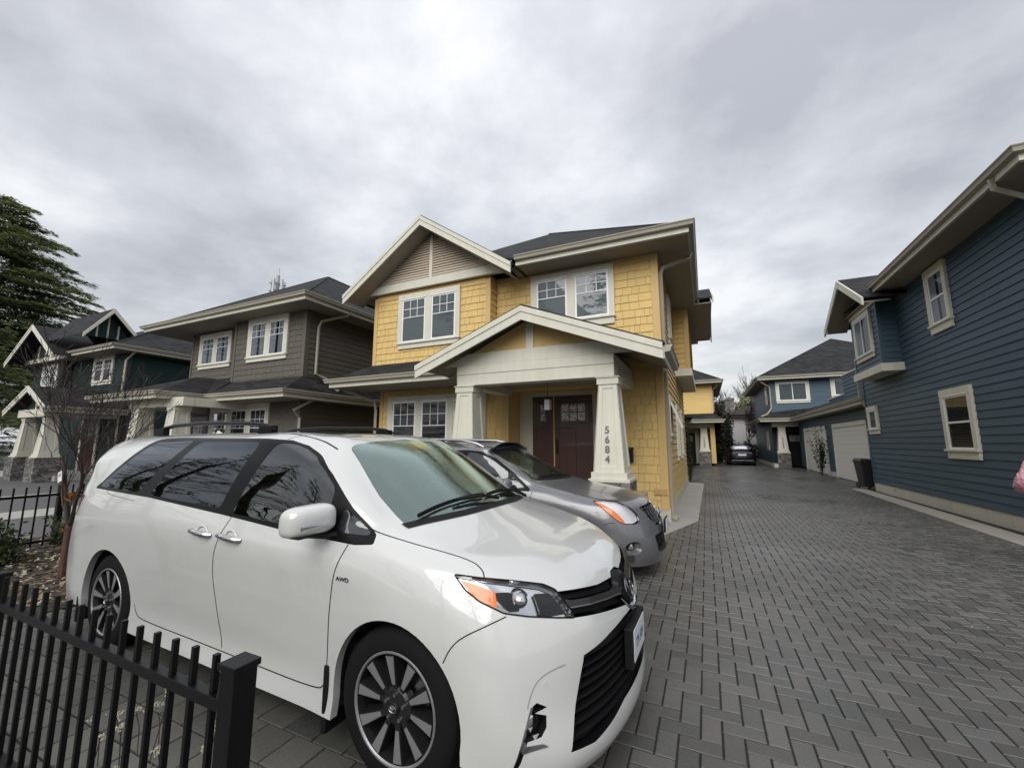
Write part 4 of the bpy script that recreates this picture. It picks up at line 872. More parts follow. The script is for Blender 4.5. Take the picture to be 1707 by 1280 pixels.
def shingle_mat(name, col):
    m = bpy.data.materials.new(name); m.use_nodes = True; t = m.node_tree; p = t.nodes['Principled BSDF']
    g = N(t, 'ShaderNodeNewGeometry'); sn = N(t, 'ShaderNodeSeparateXYZ'); t.links.new(g.outputs['True Normal'], sn.inputs[0]); sp = N(t, 'ShaderNodeSeparateXYZ'); t.links.new(g.outputs['Position'], sp.inputs[0])
    c = M_(t, 'GREATER_THAN', M_(t, 'ABSOLUTE', sn.outputs[0]), M_(t, 'ABSOLUTE', sn.outputs[1]))
    al = M_(t, 'ADD', M_(t, 'MULTIPLY', sp.outputs[1], c), M_(t, 'MULTIPLY', sp.outputs[0], M_(t, 'SUBTRACT', 1.0, c)))
    cb = N(t, 'ShaderNodeCombineXYZ'); t.links.new(al, cb.inputs[0]); t.links.new(sp.outputs[2], cb.inputs[1])
    b = N(t, 'ShaderNodeTexBrick'); b.inputs['Scale'].default_value = 1; b.inputs['Brick Width'].default_value = .31; b.inputs['Row Height'].default_value = .078; b.inputs['Mortar Size'].default_value = .006
    b.inputs['Color1'].default_value = (.55, .55, .56, 1); b.inputs['Color2'].default_value = (1.5, 1.5, 1.46, 1); b.inputs['Mortar'].default_value = (.2, .2, .2, 1); b.offset_frequency = 2; t.links.new(cb.outputs[0], b.inputs['Vector'])
    n = N(t, 'ShaderNodeTexNoise'); n.inputs['Scale'].default_value = 45; n.inputs['Detail'].default_value = 3; t.links.new(g.outputs['Position'], n.inputs['Vector'])
    n3 = N(t, 'ShaderNodeTexNoise'); n3.inputs['Scale'].default_value = .9; n3.inputs['Detail'].default_value = 4; t.links.new(g.outputs['Position'], n3.inputs['Vector'])
    f = M_(t, 'MULTIPLY', M_(t, 'ADD', .45, M_(t, 'MULTIPLY', n.outputs['Fac'], 1.1)), M_(t, 'ADD', .6, M_(t, 'MULTIPLY', n3.outputs['Fac'], .8)))
    v = N(t, 'ShaderNodeVectorMath', operation='SCALE'); v.inputs[0].default_value = col; t.links.new(f, v.inputs['Scale'])
    w = N(t, 'ShaderNodeVectorMath', operation='MULTIPLY'); t.links.new(v.outputs[0], w.inputs[0]); t.links.new(b.outputs['Color'], w.inputs[1]); t.links.new(w.outputs[0], p.inputs['Base Color'])
    p.inputs['Roughness'].default_value = .8; p.inputs['Specular IOR Level'].default_value = .2; bp = N(t, 'ShaderNodeBump'); bp.inputs['Strength'].default_value = .5; bp.inputs['Distance'].default_value = .01
    t.links.new(M_(t, 'ADD', M_(t, 'MULTIPLY', b.outputs['Fac'], -1), M_(t, 'MULTIPLY', n.outputs['Fac'], .5)), bp.inputs['Height']); t.links.new(bp.outputs[0], p.inputs['Normal'])
    MATS[name] = m; return m
shingle_mat('roof_shingle', (.026, .0265, .029)); shingle_mat('roof_old', (.05, .045, .04))
def stone_mat():
    m = bpy.data.materials.new('stone'); m.use_nodes = True; t = m.node_tree; p = t.nodes['Principled BSDF']; g = N(t, 'ShaderNodeNewGeometry'); mp = N(t, 'ShaderNodeMapping'); mp.inputs['Scale'].default_value = (4.5, 4.5, 11); t.links.new(g.outputs['Position'], mp.inputs[0])
    v = N(t, 'ShaderNodeTexVoronoi'); v.inputs['Scale'].default_value = 1; t.links.new(mp.outputs[0], v.inputs['Vector']); v2 = N(t, 'ShaderNodeTexVoronoi', feature='DISTANCE_TO_EDGE'); v2.inputs['Scale'].default_value = 1; t.links.new(mp.outputs[0], v2.inputs['Vector'])
    r = N(t, 'ShaderNodeValToRGB'); sx = N(t, 'ShaderNodeSeparateXYZ'); t.links.new(v.outputs['Color'], sx.inputs[0]); t.links.new(sx.outputs[0], r.inputs[0]); r.color_ramp.elements[0].color = (.07, .068, .062, 1); r.color_ramp.elements[1].color = (.26, .25, .23, 1)
    mx = N(t, 'ShaderNodeMix', data_type='RGBA'); t.links.new(M_(t, 'LESS_THAN', v2.outputs['Distance'], .05), mx.inputs['Factor']); t.links.new(r.outputs[0], mx.inputs['A']); mx.inputs['B'].default_value = (.04, .04, .038, 1); t.links.new(mx.outputs['Result'], p.inputs['Base Color'])
    b = N(t, 'ShaderNodeBump'); b.inputs['Strength'].default_value = .8; b.inputs['Distance'].default_value = .03; t.links.new(M_(t, 'MINIMUM', v2.outputs['Distance'], .2), b.inputs['Height']); t.links.new(b.outputs[0], p.inputs['Normal']); p.inputs['Roughness'].default_value = .75; MATS['stone'] = m
stone_mat()

def lap(mb, fr, s0, s1, z0, z1, e=.17, t=.022, d=0.0):
    z = z0; L = s1-s0
    while z < z1-1e-4:
        zt = min(z+e, z1)
        # boards have butt joints, so every few metres a new island
        s = s0
        while s < s1-1e-3:
            se = min(s1, s+random.uniform(2.6, 3.9)) if L > 5 else s1
            if s1-se < .8: se = s1
            mb.quad(fr.p(s+.001, z, d+t), fr.p(se-.001, z, d+t), fr.p(se-.001, zt, d+.002), fr.p(s+.001, zt, d+.002)); b = len(mb.v)-4
            mb.v += [fr.p(s+.001, z, d), fr.p(se-.001, z, d)]; mb.f.append((b, b+4, b+5, b+1)); mb.m.append(0); s = se
        z = zt
def shingles(mb, fr, s0, s1, z0, z1, e=.185, t=.019, clip=None, wmin=.11, wmax=.30):
    z = z0; k = 0
    while z < z1-1e-4:
        zt = min(z+e, z1); s = s0-random.uniform(0, .2)
        while s < s1:
            w = random.uniform(wmin, wmax); a, b = max(s0, s), min(s1, s+w-.007); s += w
            if b-a < .02: continue
            if clip and not clip((a+b)/2, (z+zt)/2): continue
            tt = t*random.uniform(.8, 1.15); zz = z+random.uniform(-.002, .002)
            P = [fr.p(a, zz, 0), fr.p(b, zz, 0), fr.p(b, zz, tt), fr.p(a, zz, tt), fr.p(a, zt+.01, 0), fr.p(b, zt+.01, 0), fr.p(b, zt+.01, .003), fr.p(a, zt+.01, .003)]
            n = len(mb.v); mb.v += P
            for q in ((3, 2, 6, 7), (0, 1, 2, 3), (0, 3, 7, 4), (1, 5, 6, 2)): mb.f.append(tuple(n+i for i in q)); mb.m.append(0)
        z = zt
def window(par, fr, s0, s1, z0, z1, lights, apron=.16, grid=(3, 2, .42), hd=.0, blinds='blind', style='fix', td=.050, d0=.026, detail=True, frame_m='trim_cream', label=None, pane='pane'):
    """trim boards round one or more lights; each light is (s0, s1, z0, z1)"""
    B = lambda mb, *a, m=0: fr.box(mb, a[0], a[1], a[2], a[3], d0+a[4], d0+a[5], m)
    mb = MB(); ls = sorted(lights); zt = max(l[3] for l in ls); zb = min(l[2] for l in ls)
    B(mb, s0, s1, zt, z1, -.03, td); 
    B(mb, s0, ls[0][0], zb, zt, -.03, td-.004); B(mb, ls[-1][1], s1, zb, zt, -.03, td-.004)
    for a, b in zip(ls, ls[1:]): B(mb, a[1], b[0], zb, zt, -.03, td-.004)
    w = mb.build('window', T(frame_m), par, bevel=.003 if detail else 0)
    if label: w['label'] = label
    mb = MB(); B(mb, s0-.02, s1+.02, zb-.045, zb, -.03, td+.03)
    if apron: B(mb, s0+.015, s1-.015, zb-.045-apron+.03, zb-.045, -.03, td-.012)
    mb.build('sill', T(frame_m), w, bevel=.003 if detail else 0)
    sa, pa, bl, bk = MB(), MB(), MB(), MB()
    for (a, b, c, d) in ls:
        f = .045; B(sa, a, b, d-f, d, .004, .034); B(sa, a, b, c, c+f, .004, .034); B(sa, a, a+f, c+f, d-f, .004, .033); B(sa, b-f, b, c+f, d-f, .004, .033)
        B(sa, a-.012, b+.012, d-.005, d+.018, .0, td+.006)   # drip cap
        ia, ib, ic, id_ = a+f, b-f, c+f, d-f
        if grid:
            gx, gz, fr_ = grid; zg = id_-(id_-ic)*fr_
            for k in range(1, gx): x = ia+(ib-ia)*k/gx; B(sa, x-.009, x+.009, zg, id_, .020, .0315)
            for k in range(1, gz): z = zg+(id_-zg)*k/gz; B(sa, ia, ib, z-.009, z+.009, .020, .0310)
            if fr_ < 1: B(sa, ia, ib, zg-.011, zg+.011, .020, .0320)
        if style == 'hung': zm = (ic+id_)/2; B(sa, ia, ib, zm-.022, zm+.022, .006, .036)
        if style == 'slide': xm = (ia+ib)/2; B(sa, xm-.022, xm+.022, ic, id_, .006, .036)
        pa.quad(fr.p(ia, ic, d0+.024), fr.p(ib, ic, d0+.024), fr.p(ib, id_, d0+.024), fr.p(ia, id_, d0+.024))
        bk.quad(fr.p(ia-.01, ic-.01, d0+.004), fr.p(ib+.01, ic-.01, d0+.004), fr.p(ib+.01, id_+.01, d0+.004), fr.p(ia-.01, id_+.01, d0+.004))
        if blinds == 'blind':
            z = ic
            while z < id_-.01:
                bl.quad(fr.p(ia, z, d0+.006), fr.p(ib, z, d0+.006), fr.p(ib, z+.021, d0+.013), fr.p(ia, z+.021, d0+.013)); z += .026
        elif blinds == 'half':
            z = ic
            while z < id_-.01:
                bl.quad(fr.p(ia, z, d0+.006), fr.p(ib, z, d0+.006), fr.p(ib, z+.010, d0+.017), fr.p(ia, z+.010, d0+.017)); z += .042
        elif blinds == 'curtain':
            n = 22; P = [(ia+(ib-ia)*k/n, d0+.008+.005*math.sin(k*1.9)) for k in range(n+1)]
            for k in range(n):
                if .38 < k/n < .55: continue
                bl.quad(fr.p(P[k][0], ic, P[k][1]), fr.p(P[k+1][0], ic, P[k+1][1]), fr.p(P[k+1][0], id_, P[k+1][1]), fr.p(P[k][0], id_, P[k][1]))
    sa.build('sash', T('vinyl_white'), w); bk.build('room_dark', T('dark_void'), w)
    if bl.v: bl.build('curtain' if blinds == 'curtain' else 'blind', T('curtain' if blinds == 'curtain' else 'blind'), w)
    pa.build('pane', T(pane), w); return w
GUT = [(.0, 0), (.118, 0), (.128, -.012), (.122, -.028), (.105, -.045), (.088, -.105), (.0, -.118)]
FAS = [(-.03, -.01), (.0, -.012), (.0, -.225), (-.03, -.225)]
def sweep(mb, path, prof, z, closed=False, m=0):
    """path: (x, y) points; the outside is on the right of the direction of travel"""
    P = [Vector((p[0], p[1])) for p in path]; n = len(P); rings = []
    for i in range(n):
        din = (P[i]-P[i-1]).normalized() if (i > 0 or closed) else None; dout = (P[(i+1) % n]-P[i]).normalized() if (i < n-1 or closed) else None
        if din is None: din = dout
        if dout is None: dout = din
        n1_, n2_ = Vector((din.y, -din.x)), Vector((dout.y, -dout.x)); b = (n1_+n2_).normalized(); k = 1/max(.3, b.dot(n1_)); base = len(mb.v)
        for o_, h in prof: q = P[i]+b*o_*k; mb.v.append((q.x, q.y, z+h))
        rings.append(base)
    K = len(prof)
    for i in range(n-1 if not closed else n):
        a, b = rings[i], rings[(i+1) % n]
        for k in range(K): k2 = (k+1) % K; mb.f.append((a+k, b+k, b+k2, a+k2)); mb.m.append(m)
    if not closed: mb.f.append(tuple(rings[0]+k for k in range(K))); mb.f.append(tuple(rings[-1]+k for k in reversed(range(K)))); mb.m += [m, m]
def gutter(par, path, z, closed=False, name='gutter'):
    mb = MB(); sweep(mb, path, GUT, z, closed); g = mb.build(name, T('gutter_beige'), par)
    mb = MB(); sweep(mb, path, FAS, z, closed); mb.build('fascia', T('trim_cream'), g); return g
def downpipe(par, pts, name='downpipe'):
    mb = MB(); mb.tube(pts, .052, 4, sq=(1, .8)); 
    return mb.build(name, T('gutter_beige'), par)
def slab(mb, poly, t=.045, m=0): mb.prism([(p[0], p[1], p[2]) for p in poly], (0, 0, -t), m)
def hip(par, x0, x1, y0, y1, z, k, soffit=True, sz=.205, m='roof_shingle', name='roof', xr=None, sides='fblr'):
    """hip roof over the eave rectangle; k = rise per metre of run. Ridge runs along the longer side"""
    w, d = x1-x0, y1-y0; h = min(w, d)/2*k
    if d >= w: A = ((x0+x1)/2, y0+w/2, z+h); B = ((x0+x1)/2, y1-w/2, z+h)
    else: A = (x0+d/2, (y0+y1)/2, z+h); B = (x1-d/2, (y0+y1)/2, z+h)
    a, b, c, d_ = (x0, y0, z), (x1, y0, z), (x1, y1, z), (x0, y1, z); mb = MB()
    if d >= w: P = [[a, b, A], [b, c, B, A], [c, d_, B], [d_, a, A, B]]
    else: P = [[a, b, B, A], [b, c, B], [c, d_, A, B], [d_, a, A]]
    for q in P: slab(mb, q)
    r = mb.build(name, T(m), par)
    # ridge caps
    mb = MB()
    for p, q in ((a, A), (b, A if d >= w else B), (c, B), (d_, B if d >= w else A), (A, B)):
        if (Vector(p)-Vector(q)).length > .2: mb.tube([p, q], .045, 4, sq=(.6, 1.5))
    mb.build('ridge_cap', T(m), r)
    if soffit:
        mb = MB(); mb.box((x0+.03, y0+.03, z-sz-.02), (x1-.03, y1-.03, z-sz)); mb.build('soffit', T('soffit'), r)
    return r, A, B
def tapered_column(par, cx, cy, z0, z1, wt, wb, ped=None, name='porch_column', label=None, stone_w=.72):
    """square tapered column with recessed panels; ped = ground height of a stone pier"""
    mb = MB(); zb, zc = z0+.13, z1-.02
    def fr4(h, w): return [(cx-w, cy-w, h), (cx+w, cy-w, h), (cx+w, cy+w, h), (cx-w, cy+w, h)]
    mb.hexa(fr4(zb, wb/2-.015)+fr4(zc-.12, wt/2-.015)); 
    # stiles and rails proud of the core
    for (ux, uy) in ((1, 0), (0, 1), (-1, 0), (0, -1)):
        nx, ny = uy, -ux
        def p(s, h, o):
            w = (wb+(wt-wb)*(h-zb)/(zc-.12-zb))/2; return (cx+ux*s*w+nx*(w-.015+o), cy+uy*s*w+ny*(w-.015+o), h)
        def board(sa, sb, ha, hb):
            mb.hexa([p(sa, ha, -.01), p(sb, ha, -.01), p(sb, ha, .015), p(sa, ha, .015), p(sa, hb, -.01), p(sb, hb, -.01), p(sb, hb, .015), p(sa, hb, .015)])
        board(-1, -.52, zb, zc-.12); board(.52, 1, zb, zc-.12); board(-.52, .52, zc-.19, zc-.12); board(-.52, .52, zb, zb+.10)
    w = wt/2+.02; mb.hexa(fr4(zc-.12, w)+fr4(zc, w)); w = wt/2+.04; mb.hexa(fr4(zc, w)+fr4(z1, w))
    w = wb/2+.03; mb.hexa(fr4(z0+.02, w)+fr4(zb, w)); w = wb/2+.075; mb.hexa(fr4(z0-.03, w)+fr4(z0+.02, w))
    c = mb.build(name, T('trim_cream'), par, bevel=.004)
    if label: c['label'] = label
    if ped is not None:
        mb = MB(); w = stone_w/2; mb.hexa(fr4(ped, w)+fr4(z0-.03, w)); mb.build('stone_base', T('stone'), c)
    return c
def panel_door(par, fr, s0, s1, z0, z1, lights=(3, 2), d=.0, name='front_door', m='door_brown', w6=None):
    mb = MB(); fr.box(mb, s0, s1, z0, z1, d, d+.03)
    zl1, zl0 = z1-.20, z1-.66
    sa, sb = (s0+.18*(s1-s0), s1-.18*(s1-s0)) if not w6 else w6
    f = .06
    fr.box(mb, s0, s1, z1-.12, z1, d+.03, d+.042); fr.box(mb, s0, s0+.11, z0, z1-.12, d+.03, d+.042); fr.box(mb, s1-.11, s1, z0, z1-.12, d+.03, d+.042); fr.box(mb, s0+.11, s1-.11, z0, z0+.2, d+.03, d+.042); fr.box(mb, s0+.11, s1-.11, zl0-.16, zl0-.05, d+.03, d+.05)
    if s1-s0 > .7: xm = (s0+s1)/2; fr.box(mb, xm-.06, xm+.06, z0+.2, zl0-.16, d+.03, d+.0415)
    o = mb.build(name, T(m), par, bevel=.003)
    g = MB(); bk = MB(); nx, nz = lights; W_ = (sb-sa)/nx; H_ = (zl1-zl0)/nz
    for i in range(nx):
        for j in range(nz): a, c = sa+W_*i+.014, zl0+H_*j+.014; fr.box(g, a, a+W_-.028, c, c+H_-.028, d+.031, d+.036)
    g.build('door_glass', T('door_glass'), o)
    return o
def _dg():
    m = bpy.data.materials.new('door_glass'); m.use_nodes = True; t = m.node_tree; p = t.nodes['Principled BSDF']; g = N(t, 'ShaderNodeNewGeometry'); n = N(t, 'ShaderNodeTexNoise'); n.inputs['Scale'].default_value = 14; t.links.new(g.outputs['Position'], n.inputs['Vector'])
    r = N(t, 'ShaderNodeValToRGB'); r.color_ramp.elements[0].position = .36; r.color_ramp.elements[0].color = (.10, .10, .11, 1); r.color_ramp.elements[1].position = .58; r.color_ramp.elements[1].color = (.50, .51, .53, 1); t.links.new(n.outputs['Fac'], r.inputs[0]); t.links.new(r.outputs[0], p.inputs['Base Color']); p.inputs['Roughness'].default_value = .1; MATS['door_glass'] = m
_dg()
def barge(par, pts, y, h=.24, t=.04, name='barge_board'):
    """raked boards in the plane y, pts = [left eave, peak, right eave] as (x, z) of the top edge"""
    mb = MB()
    for (a, b) in ((pts[0], pts[1]), (pts[1], pts[2])):
        for h0, h1, tt in ((0, h*.40, t+.018), (h*.40, h, t)):
            P = [(a[0], y, a[1]-h1), (b[0], y, b[1]-h1), (b[0], y, b[1]-h0), (a[0], y, a[1]-h0)]; mb.prism(P, (0, -tt, 0))
    return mb.build(name, T('trim_cream'), par)
def gable_roof(par, xl, xp, xr, zl, zp, zr, y0, y1, name='roof', t=.05, m='roof_shingle'):
    mb = MB(); slab(mb, [(xl, y0, zl), (xp, y0, zp), (xp, y1, zp), (xl, y1, zl)], t); slab(mb, [(xp, y0, zp), (xr, y0, zr), (xr, y1, zr), (xp, y1, zp)], t); return mb.build(name, T(m), par)
# ------------------------------------------------------------------ the yellow house
def yellow_house():
    H = empty('yellow_house', 'yellow shingled two-storey house numbered 5684 behind the parked cars', 'house', (-4.7, 14, 0))
    XL, XR, F, BK = -8.75, -.79, 9.45, 18.75
    fr = Fr((0, F), (1, 0), (0, -1)); frB = Fr((0, 9.1), (1, 0), (0, -1)); frR = Fr((XR, 0), (0, 1), (1, 0)); frD = Fr((0, 10.2), (1, 0), (0, -1))
    y = T('siding_yellow')
    # core walls
    mb = MB(); mb.box((XL+.02, F+.01, .2), (-4.55, BK, 6.0)); mb.box((-2.25, F+.01, .2), (XR-.01, BK, 6.0)); mb.box((-4.55, 10.21, .2), (-2.25, BK, 6.0)); mb.box((-4.55, F+.01, 2.98), (-2.25, 10.21, 6.0)); mb.box((-8.76, 9.11, 3.35), (-4.88, F+.01, 5.98))
    core = mb.build('wall', y, H)
    for f_, a, b, c, d_ in ((fr, XL+.1, -4.65, .32, 3.4), (fr, -2.25, XR-.12, .25, 3.0), (fr, -4.85, XR-.12, 3.0, 5.87), (frB, -8.68, -4.98, 3.45, 5.80)): mb = MB(); shingles(mb, f_, a, b, c, d_); mb.build('shingle_cladding', y, H, recalc=False)
    mb = MB(); lap(mb, frR, F+.12, BK, .30, 6.0, e=.165, t=.028); mb.build('lap_siding', y, H, recalc=False)
    # side walls of the porch recess
    for a, b in ((-4.56, -4.53), (-2.27, -2.24)): mb = MB(); mb.box((a, F, .2), (b, 10.2, 3)); mb.build('recess_panel', T('trim_yellow'), H)
    for f_, a in ((fr, (-4.66, -4.50, .3, 2.98, 0, .03)), (fr, (XR-.14, XR+.022, .25, 6.0, 0, .028)), (frR, (F-.0, F+.13, .25, 6.0, 0, .022)), (fr, (XL, XL+.12, .3, 3.4, 0, .03)), (frB, (-8.79, -8.66, 3.4, 5.9, 0, .03)), (frB, (-5.0, -4.86, 3.4, 5.9, 0, .03))): mb = MB(); f_.box(mb, *a); mb.build('corner_board', T('trim_yellow'), H, bevel=.003)
    for f_, a in ((frB, (-8.66, -5.0, 5.79, 5.96, 0, .026)), (fr, (-4.86, XR-.14, 5.86, 5.98, 0, .026))): mb = MB(); f_.box(mb, *a); mb.build('frieze_board', T('trim_yellow'), H, bevel=.003)
    mb = MB(); lap(mb, Fr((-4.88, 0), (0, 1), (1, 0)), 9.1, 9.45, 3.9, 5.98, e=.165); mb.build('lap_siding', y, H, recalc=False)
    mb = MB(); mb.box((XL+.03, F-.02, 0), (-4.5, F+.2, .31)); mb.build('foundation', T('foundation'), H); mb = MB(); mb.prism([(-2.3, F-.02, 0), (XR+.035, F-.02, 0), (XR+.035, BK, 0), (XR-.2, BK, 0), (XR-.2, F+.2, 0), (-2.3, F+.2, 0)], (0, 0, .27)); mb.build('foundation', T('foundation'), H)
    frR.box(MB(), 0, 1, 0, 1, 0, 1)
    # main roof
    A, B = (-4.745, 13.42, 9.208), (-4.745, 14.78, 9.208); e = 6.15
    mb = MB(); slab(mb, [(-4.0, 8.75, e), (-.07, 8.75, e), A, (-6.71, 11.27, 7.80)]); slab(mb, [(-6.71, 11.27, 7.80), A, (-9.42, 8.75, e)]); slab(mb, [(-.07, 8.75, e), (-.07, 19.45, e), B, A]); slab(mb, [(-.07, 19.45, e), (-9.42, 19.45, e), B]); slab(mb, [(-9.42, 19.45, e), (-9.42, 8.75, e), A, B]); r = mb.build('roof', T('roof_shingle'), H)
    mb = MB()
    for p, q in (((-.07, 8.75, e), A), (A, B), (B, (-.07, 19.45, e))): mb.tube([p, q], .045, 4, sq=(.6, 1.5))
    mb.build('ridge_cap', T('roof_shingle'), r)
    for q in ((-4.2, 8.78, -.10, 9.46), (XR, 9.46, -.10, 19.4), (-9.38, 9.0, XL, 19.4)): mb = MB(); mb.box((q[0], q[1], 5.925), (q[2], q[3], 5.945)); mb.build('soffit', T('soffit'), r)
    gutter(H, [(-4.0, 8.75), (-.07, 8.75), (-.07, 19.45)], 6.17)
    mb = MB(); frv = [(-4.35, 8.75, 6.15)]
    # front gable over the bay
    gable_roof(H, -9.43, -6.71, -3.97, 5.93, 7.80, 5.93, 8.45, 11.3, name='gable_roof')
    barge(H, [(-9.42, 5.91), (-6.71, 7.765), (-3.98, 5.91)], 8.45, h=.27)
    gb = MB()
    for (a, b) in (((-9.30, 5.72), (-6.71, 7.52)), ((-4.10, 5.72), (-6.71, 7.52))):
        gb.prism([(a[0], 8.46, a[1]), (b[0], 8.46, b[1]), (b[0], 8.46, b[1]+.03), (a[0], 8.46, a[1]+.03)], (0, .65, 0))
    gb.build('soffit', T('soffit'), H)
    gy = 8.98; mb = MB()
    mb.prism([(-9.2, gy, 5.98), (-4.28, gy, 5.98), (-4.9, gy, 6.42), (-8.55, gy, 6.42)], (0, .1, 0)); mb.prism([(-8.75, gy+.06, 6.2), (-4.75, gy+.06, 6.2), (-6.71, gy+.06, 7.5)], (0, .06, 0))
    fr8 = Fr((0, gy), (1, 0), (0, -1)); fr8.box(mb, -9.25, -4.20, 5.975, 6.21, 0, .035)
    for (a, b) in (((-9.05, 6.14), (-6.71, 7.72)), ((-4.37, 6.14), (-6.71, 7.72))):
        mb.prism([(a[0], gy, a[1]-.09), (b[0], gy, b[1]-.16), (b[0], gy, b[1]), (a[0], gy, a[1]+.06)], (0, -.03, 0))
    fr8.box(mb, -6.745, -6.65, 6.2, 7.45, 0, .032); mb.build('gable_trim', T('trim_cream'), H)
    mb = MB(); z = 6.24
    while z < 7.42:
        hw = (7.60-z)/.69-.10
        if hw > .1: 
            for a, b in ((-6.71-hw, -6.745), (-6.655, -6.71+hw)):
                if b-a > .05: P = [fr8.p(a, z, -.01), fr8.p(b, z, -.01), fr8.p(b, z, .028), fr8.p(a, z, .028), fr8.p(a, z+.062, -.05), fr8.p(b, z+.062, -.05), fr8.p(b, z+.056, .0), fr8.p(a, z+.056, .0)]; mb.hexa(P)
        z += .075
    mb.build('gable_louver', T('louver_tan'), H)
    # skirt roof on the left
    mb = MB(); slab(mb, [(-9.5, 8.2, 3.36), (-4.6, 8.2, 3.36), (-4.6, 9.12, 3.90), (-8.76, 9.12, 3.90)]); slab(mb, [(-9.5, 8.2, 3.36), (-8.76, 9.12, 3.90), (-8.76, 12, 3.90), (-9.5, 12, 3.36)]); mb.build('skirt_roof', T('roof_shingle'), H)
    gutter(H, [(-9.5, 12), (-9.5, 8.2), (-5.0, 8.2)], 3.38); mb = MB(); mb.box((-9.47, 8.23, 3.14), (-4.9, 9.46, 3.165)); mb.build('soffit', T('soffit'), H)
    # windows
    window(H, frB, -7.86, -5.77, 4.31, 5.86, [(-7.72, -6.90, 4.44, 5.70), (-6.70, -5.91, 4.44, 5.70)])
    window(H, fr, -3.86, -1.75, 4.49, 5.86, [(-3.70, -2.90, 4.60, 5.70), (-2.70, -1.88, 4.60, 5.70)], apron=.19)
    window(H, fr, -8.42, -5.14, 1.30, 2.96, [(-8.22, -7.40, 1.42, 2.80), (-7.20, -6.34, 1.42, 2.80), (-6.15, -5.31, 1.42, 2.80)], grid=(3, 2, .5), blinds='half')
    # door and recess
    mb = MB(); frD.box(mb, -4.52, -4.14, .6, 3.0, 0, .03); frD.box(mb, -2.53, -2.27, .6, 3.0, 0, .03); frD.box(mb, -4.14, -2.53, 2.84, 2.96, 0, .03); mb.build('door_frame', T('trim_cream'), H)
    d = panel_door(H, frD, -3.53, -2.53, .64, 2.84, d=.0); mb = MB(); mb.tube([frD.p(-3.46, 1.42, .05), frD.p(-3.46, 1.40, .085), frD.p(-3.46, 1.62, .085), frD.p(-3.46, 1.60, .05)], .012, 8); frD.box(mb, -3.485, -3.435, 1.36, 1.72, .04, .055); mb.build('door_handle', T('black_metal'), d, smooth=True)
    panel_door(H, frD, -4.14, -3.56, .64, 2.84, lights=(1, 1), name='sidelight', w6=(-3.93, -3.75)); mb = MB(); frD.box(mb, -3.56, -3.53, .64, 2.84, 0, .05); mb.build('door_mullion', T('trim_yellow'), H)
    mb = MB(); mb.box((-4.9, 7.5, .05), (-1.2, 10.2, .60)); mb.build('porch_floor', T('concrete'), H); 
    # porch
    pk = (-3.05, 4.24); pl, pr_ = (-5.50, 3.27), (-.55, 3.27)
    k = (pk[1]-pl[1])/(pk[0]-pl[0])
    mb = MB(); slab(mb, [(pl[0]-.03, 6.93, pl[1]), (pk[0], 6.93, pk[1]+.02), (pk[0], 9.46, pk[1]+.02), (pl[0]-.03, 9.46, pl[1])]); slab(mb, [(pk[0], 6.93, pk[1]+.02), (pr_[0]+.03, 6.93, pr_[1]), (pr_[0]+.03, 9.46, pr_[1]), (pk[0], 9.46, pk[1]+.02)]); mb.build('porch_roof', T('roof_shingle'), H)
    barge(H, [(pl[0], pl[1]-.02), (pk[0], pk[1]-.02), (pr_[0], pr_[1]-.02)], 6.95, h=.27)
    mb = MB()
    for a, b in ((pl, pk), (pr_, pk)): mb.prism([(a[0], 6.96, a[1]-.09), (b[0], 6.96, b[1]-.09), (b[0], 6.96, b[1]-.06), (a[0], 6.96, a[1]-.06)], (0, 2.5, 0))
    mb.build('soffit', T('soffit'), H)
    gutter(H, [(pr_[0]+.02, 6.99), (pr_[0]+.02, 9.0)], 3.22)
    mb = MB(); mb.prism([(-4.4, 7.38, 3.49), (-1.65, 7.38, 3.49), (-3.05, 7.38, 4.10)], (0, .03, 0)); mb.build('porch_gable_panel', T('trim_yellow'), H)
    frP = Fr((0, 7.34), (1, 0), (0, -1)); mb = MB()
    frP.box(mb, -3.13, -2.97, 3.49, 4.0, -.05, -.005); mb.prism([(-5.05, 7.345, 3.245), (-1.02, 7.345, 3.245), (-1.62, 7.345, 3.49), (-4.45, 7.345, 3.49)], (0, .06, 0))
    frP.box(mb, -4.72, -1.42, 3.052, 3.24, -.30, .010); frP.box(mb, -4.72, -1.42, 2.82, 3.046, -.30, .0)
    mb.box((-1.72, 7.66, 2.82), (-1.42, 9.44, 3.24)); mb.box((-4.72, 7.66, 2.82), (-4.42, 9.44, 3.24)); mb.build('porch_beam', T('trim_cream'), H, bevel=.003)
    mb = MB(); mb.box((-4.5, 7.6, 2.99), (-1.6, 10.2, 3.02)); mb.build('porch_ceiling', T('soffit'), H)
    cR = tapered_column(H, -1.55, 7.36+.20, 1.0, 2.82, .35, .56, ped=.0, label='tapered porch column carrying the numbers 5684')
    tapered_column(H, -4.54, 7.56, 1.0, 2.82, .40, .60, ped=.0)
    # house number, one numeral above the other on the column face
    zb, zc = 1.13, 2.68
    for ch, z in zip('5684', (1.86, 1.69, 1.52, 1.35)):
        w = (.56+(.35-.56)*(z-zb)/(zc-zb))/2; text_obj('house_numeral', ch, .17, T('numeral_grey'), cR, (-1.575, 7.56-w-.004+.012, z), (1, 0, 0), (0, .135, 1), .006, bold=.003)
    # lantern, mailbox, vent, door bell
    frR2 = None
    mb = MB(); mb.box((-.82, 0, 0), (-.81, .01, .01)) if False else None
    # right side: box bay, open window, trims
    frx = Fr((-.33, 0), (0, 1), (1, 0)); mb = MB(); mb.box((XR, 14.0, 3.95), (-.345, 18.6, 6.0)); mb.build('bay_wall', y, H)
